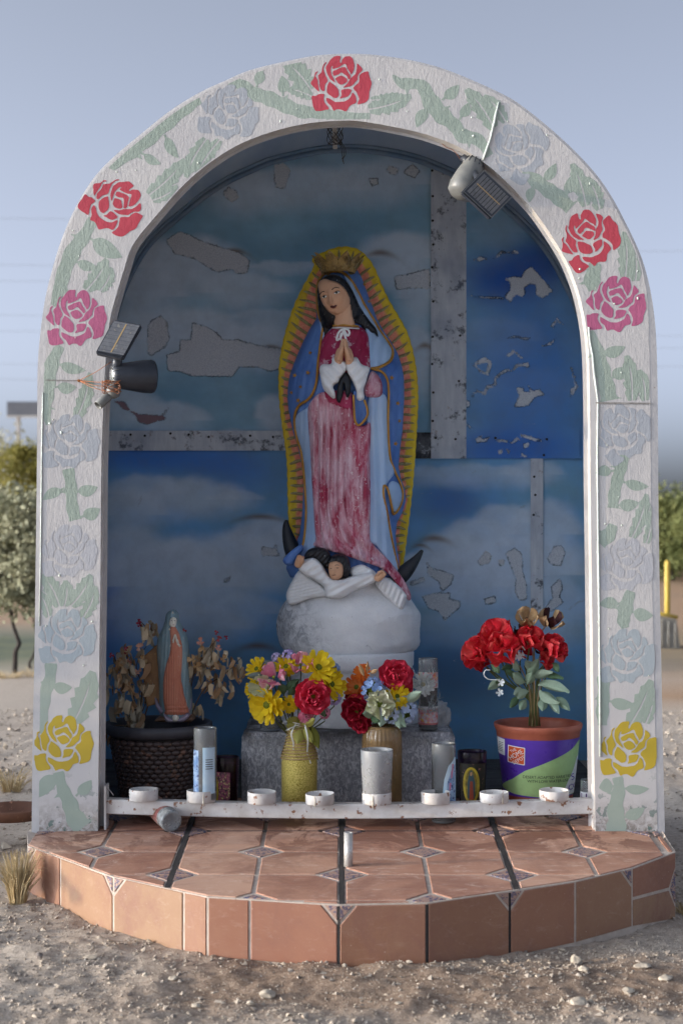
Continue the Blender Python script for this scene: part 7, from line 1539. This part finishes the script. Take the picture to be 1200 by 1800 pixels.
tube('hanging_wire', [Vector(v_) for v_ in catmull([tuple(P(a, b, 4.24)) for a, b in [(772, 248), (783, 258), (796, 264), (806, 276), (812, 286)]], 4)], .0009, COPP, l2, 5)
# ------------------------------------------------------------------ beside and behind the shrine
sau = thing('plant_saucer', (P(20, 1440, 4.55).x, 4.62, float(ground_z(-.95, 4.6))), 'brown plastic plant saucer on the gravel behind the left leg', 'saucer')
gz = float(ground_z(-.95, 4.65)) ; sc_ = (P(22, 0, 4.62).x, 4.62, P(0, 1449, 4.52).z)
lathe('dish', [(.0001, .004), (.082, .004), (.090, .030), (.095, .031), (.096, .028), (.086, .0), (.0001, 0)], sc_, pm('brown_plastic', lin(112, 76, 58), lin(90, 62, 50), lin(150, 110, 90), scale=20, rough=.6), sau, 40, cap=False)
# dry grass tufts
STRAW = [pm('straw_a', lin(222, 202, 160), lin(200, 176, 130), rough=.8), pm('straw_b', lin(200, 178, 136), lin(176, 152, 112), rough=.8)]
def tuft(px, py, hpx, wpx, n, label, seed, lean=0):
    Y = 3.9
    for _ in range(8):
        z = float(ground_z((px - 600) / FPX * Y, Y)); Y = (CAM_Z - z) / ((py - 900) / FPX)
    X = (px - 600) / FPX * Y; H = hpx / FPX * Y; W = wpx / FPX * Y / 2; rr_ = random.Random(seed); g_ = thing('grass_tuft', (X, Y, z), label, 'dry grass')
    for m in range(2):
        parts = []
        for k in range(n // 2):
            a = rr_.uniform(0, 6.28); d = rr_.random() ** .5 * W * .45; b0 = Vector((X + d * math.cos(a), Y + d * math.sin(a) * .6, z - .01)); h = H * rr_.uniform(.45, 1.0); sp = rr_.uniform(.2, 1.2) * W; e = b0 + Vector((sp * math.cos(a) + lean * h, sp * math.sin(a) * .6, h)); mid = b0 + (e - b0) * .55 + Vector((-.15 * sp * math.cos(a), 0, h * .08))
            parts.append(tube_data([b0, mid, e, e + Vector((rr_.uniform(-.3, .6) * sp, 0, -.02 * rr_.random()))], [.0011, .0009, .0005, .0002], 3, False))
        V, F = join_data(parts); tag(mesh('blades', V, F, STRAW[m], g_), kind='stuff')
tuft(32, 1588, 104, 54, 300, 'tall clump of dry straw grass at the left corner of the step', 3, .02)
tuft(1202, 1606, 28, 30, 90, 'small dry grass tuft at the right edge beside the step', 4)
tuft(20, 1392, 50, 60, 120, 'thin dry grass behind the brown saucer', 5); tuft(18, 1192, 16, 60, 120, 'pale dry grass at the foot of the young tree', 6); tuft(56, 1190, 20, 30, 60, 'pale dry grass beside the second trunk', 7)
# trees: tapered trunk, limbs, thousands of small leaves
def tree(name, px, Y, top_py, wpx, label, leafcols, trunk_px=None, seed=1, nleaf=4000, lsize=.03, clumps=40, crown_bot=None, cat='tree', zb=None, tr=.02, flat=1.0, group='trees behind the shrine'):
    rr_ = random.Random(seed); X = (px - 600) / FPX * Y; z0 = float(ground_z(X, Y)) if zb is None else zb; ztop = P(0, top_py, Y).z; H = ztop - z0; W = wpx / FPX * Y / 2; zc0 = z0 + H * .3 if crown_bot is None else P(0, crown_bot, Y).z
    t_ = thing(name, (X, Y, z0), label, cat, group); bark = pm('dark_bark', lin(48, 44, 42), lin(70, 62, 56), scale=20, rough=.95, bump=.4)
    tp = [Vector((X, Y, z0 - .05))] + ([P(a, b, Y) for a, b in trunk_px] if trunk_px else [Vector((X + .1 * W, Y, z0 + H * .25)), Vector((X, Y, z0 + H * .5))])
    tube('trunk', [Vector(q_) for q_ in catmull([tuple(v_) for v_ in tp], 4)], list(np.linspace(tr, tr * .5, (len(tp) - 1) * 4 + 1)), bark, t_, 8)
    cen = []; top_ = tp[-1]
    for k in range(clumps):
        u = rr_.random() ** .7; a = rr_.uniform(0, 6.28); zc_ = zc0 + (ztop - zc0) * rr_.uniform(.05, .93); f = (zc_ - zc0) / (ztop - zc0 + 1e-6); rad = W * (math.sin(math.pi * min(.12 + f * .86, 1)) ** .6) * rr_.uniform(.35, 1.0); cen.append(Vector((X + rad * math.cos(a), Y + rad * math.sin(a) * .8, zc_)))
        if k % 3 == 0: tube('limb', [Vector(q_) for q_ in catmull([tuple(top_), tuple(top_ + (cen[-1] - top_) * .5 + Vector((0, 0, .05 * H))), tuple(cen[-1])], 3)], list(np.linspace(tr * .45, tr * .08, 7)), bark, t_, 5)
    n_ = nleaf; C = np.array([c_[:] for c_ in cen]); g_ = np.random.default_rng(seed); ci = g_.integers(0, len(C), n_); cs = (W * .32) * (.5 + g_.random(len(C)))
    pos = C[ci] + g_.normal(0, 1, (n_, 3)) * (cs[ci] * .55)[:, None] * np.array([1, 1, .75 * flat]); ax = g_.normal(0, 1, (n_, 3)); ax /= np.linalg.norm(ax, axis=1)[:, None]; b_ = np.cross(ax, g_.normal(0, 1, (n_, 3))); b_ /= np.linalg.norm(b_, axis=1)[:, None]; L = lsize * (.6 + .8 * g_.random(n_))[:, None]
    V = np.stack([pos, pos + ax * L * .5 + b_ * L * .3, pos + ax * L, pos + ax * L * .5 - b_ * L * .3], 1).reshape(-1, 3); F = (np.arange(n_)[:, None] * 4 + np.arange(4)).tolist()
    t = NT(name + '_leaves'); col = t.mix(t.attr('tone', 'Fac'), leafcols[0], leafcols[1]); t.set(Base_Color=col, Roughness=.7, Specular_IOR_Level=.2)
    tl = t.n('ShaderNodeBsdfTranslucent'); t.l(col, tl.inputs[0]); ms = t.n('ShaderNodeMixShader'); ms.inputs[0].default_value = .25; t.l(t.b.outputs[0], ms.inputs[1]); t.l(tl.outputs[0], ms.inputs[2]); t.l(ms.outputs[0], t.out.inputs[0])
    o = mesh('crown', V, F, t.m, t_, False); setattr_float(o, 'tone', np.repeat(np.clip(g_.random(n_) * .6 + .4 * g_.random(len(C))[ci], 0, 1), 4)); tag(o, kind='stuff'); return t_
tree('young_tree', 26, 13.0, 850, 190, 'young olive-leaved tree with crooked dark trunk left of the shrine', (lin(124, 126, 102), lin(176, 174, 146)), [(27, 1165), (28, 1145), (34, 1132), (30, 1118), (24, 1100), (21, 1080), (18, 1066)], 2, 9000, .045, 46, 1075, tr=.024)
tree('young_tree', 60, 13.4, 980, 60, 'second slender tree mostly hidden behind the left leg', (lin(98, 102, 78), lin(150, 150, 120)), [(52, 1168), (60, 1150), (66, 1120)], 3, 1800, .045, 14, 1060, tr=.016)
tree('desert_tree', 50, 24, 780, 120, 'yellow-green palo verde behind the young tree on the left', (lin(120, 118, 62), lin(166, 156, 86)), None, 4, 6000, .07, 34, 960, tr=.06)
tree('desert_tree', -40, 28, 770, 260, 'pale feathery tree at the left edge of the frame', (lin(156, 152, 126), lin(188, 182, 154)), None, 5, 7000, .08, 46, 1010, tr=.08)
tree('desert_tree', 95, 30, 830, 160, 'dark green tree showing beside the left leg of the arch', (lin(66, 82, 52), lin(112, 118, 74)), None, 6, 4000, .09, 30, 1010, tr=.08)
tree('desert_tree', 1178, 31, 866, 150, 'round green tree right of the shrine', (lin(92, 102, 62), lin(146, 148, 96)), None, 7, 9000, .085, 50, 1000, tr=.07)
tree('desert_tree', 1262, 29, 830, 170, 'taller green tree cut off by the right edge', (lin(84, 94, 56), lin(136, 140, 88)), None, 8, 7000, .085, 44, 1004, tr=.08)
for px, Y, tp_, w_, sd in ((-150, 34, 860, 200, 9), (1400, 33, 850, 260, 14)):
    tree('desert_tree', px, Y, tp_, w_, {9: 'bushy tree beyond the left edge of the frame', 14: 'bushy tree beyond the right edge'}[sd], (lin(90, 98, 64), lin(142, 142, 100)), None, sd, 2200, .12, 26, 1004, tr=.08)
# road sign board far left
sg = thing('sign_board', P(33, 980, 62), 'grey sign board on a pale post beyond the trees on the left', 'sign')
SGM = pm('sign_grey', lin(116, 118, 124), lin(100, 104, 112), scale=1, rough=.6); SPM = pm('sign_post', lin(200, 196, 190), lin(180, 176, 170), scale=2, rough=.6); p0 = P(13, 706, 62); p1 = P(150, 731, 62)
box('board', ((p0.x + p1.x) / 2, 62, (p0.z + p1.z) / 2), (p1.x - p0.x, .12, p0.z - p1.z), SGM, sg, .02); box('board_edge', ((p0.x + p1.x) / 2, 61.92, p1.z - .03), (p1.x - p0.x, .06, .08), SPM, sg, .01)
for px in (33, 128): a = P(px, 732, 62.1); box('post', (a.x, 62.1, (a.z - 1.2) / 2 + .6 - .6), (.15, .15, a.z + 1.2), SPM, sg, .02)
# power lines
for i, (y0, y1, px0, px1) in enumerate([(372, 384, -500, 640), (452, 468, -500, 640), (484, 492, -500, 640), (540, 556, -500, 640), (570, 582, -500, 640), (628, 640, -500, 640), (656, 666, -500, 640), (436, 434, 560, 1700), (586, 582, 560, 1700), (607, 604, 560, 1700), (640, 636, 560, 1700)]):
    Y = 95; pts = []
    for k in range(17): f = k / 16; pts.append(P(px0 + (px1 - px0) * f, y0 + (y1 - y0) * f + 26 * 4 * f * (1 - f) * .25, Y + i * .6))
    left = px0 < 0
    o = tube('power_line', pts, .0105, pm('cable_grey', lin(150, 154, 160)), None, 5); n_ = i + 1 if left else i - 6
    tag(o, '%s power line counted from the top in the sky on the %s' % (['first', 'second', 'third', 'fourth', 'fifth', 'sixth', 'seventh'][n_ - 1], 'left' if left else 'right'), 'power line', 'power lines crossing the sky')
# yellow barrier post on the right
yp = thing('yellow_barrier', P(1172, 1145, 15.4), 'yellow post with a yellow bar over a grey block right of the shrine', 'barrier')
YP = pm('yellow_post_paint', lin(196, 170, 78), lin(176, 150, 66), scale=4, rough=.6); CB = pm('grey_block', lin(150, 148, 142), lin(128, 124, 118), scale=5, rough=.9, bump=.3, bscale=20)
a = P(1172, 985, 15.4); lathe('post', [(.0001, -.4), (.027, -.4), (.027, a.z - .02), (.016, a.z), (.0001, a.z + .003)], (a.x, 15.4, 0), YP, yp, 16, cap=False)
tube('bar', [P(1140, 1072, 15.3), P(1165, 1080, 15.3), P(1190, 1085, 15.3)], .018, YP, yp, 8)
V = [P(a_, b_, Y_) for Y_ in (15.35, 15.65) for a_, b_ in ((1140, 1076), (1188, 1088), (1194, 1142), (1140, 1142))]; mesh('block', V, [(0, 1, 2, 3), (7, 6, 5, 4), (0, 4, 5, 1), (1, 5, 6, 2), (0, 3, 7, 4)], CB, yp, False)
for k in range(4): tube('bar_brace', [P(1150 + k * 12, 1086 + k * 3, 15.33), P(1150 + k * 12, 1138, 15.33)], .008, CB, yp, 6)
# parked cars seen as dark shapes far right
def car(px, Y, label, col, seed):
    X = (px - 600) / FPX * Y; z = float(ground_z(X, Y)); c_ = thing('parked_car', (X, Y, z), label, 'car', 'cars parked beyond the field'); m_ = pm('car_paint_%d' % seed, col, rough=.35); L, H = 4.3, 1.4
    prof = [(-L / 2, .25), (L / 2, .25), (L / 2, .62), (L * .42, .82), (L * .22, .9), (L * .08, 1.36), (-L * .26, 1.4), (-L * .40, .98), (-L / 2, .92)]
    V = [(X + a_, Y + s_ * .85, z + b_) for s_ in (-1, 1) for a_, b_ in prof]; n_ = len(prof); F = [tuple(range(n_)), tuple(range(2 * n_ - 1, n_ - 1, -1))] + [(i, n_ + i, n_ + (i + 1) % n_, (i + 1) % n_) for i in range(n_)]; mesh('body', V, F, m_, c_, False)
    mesh('window', [(X + a_, Y - .856, z + b_) for a_, b_ in ((L * .18, .92), (L * .07, 1.30), (-L * .24, 1.33), (-L * .34, .98))], [(0, 1, 2, 3)], pm('car_glass', lin(30, 36, 44), rough=.1), c_, False)
    for a_ in (-1.35, 1.4):
        V, F = lathe_data([(.0001, -.1), (.30, -.1), (.32, 0), (.30, .1), (.0001, .1)], 20, cap=False); mesh('wheel', [(X + a_ + v[0], Y - .80 + v[2], z + .32 + v[1]) for v in V], F, pm('tyre', lin(26, 26, 28), rough=.9), c_)
car(1200, 33.2, 'dark parked car beyond the field at the right edge', lin(52, 58, 70), 1)
# low desert shrub left of the frame: its shade falls over the lower left of the shrine
tree('desert_shrub', -1390, 4.5, 868, 1150, 'dense desert shrub growing left of the step beyond the view', (lin(92, 96, 70), lin(140, 138, 104)), None, 20, 12000, .07, 70, 1480, cat='shrub', tr=.03, group='desert shrubs')
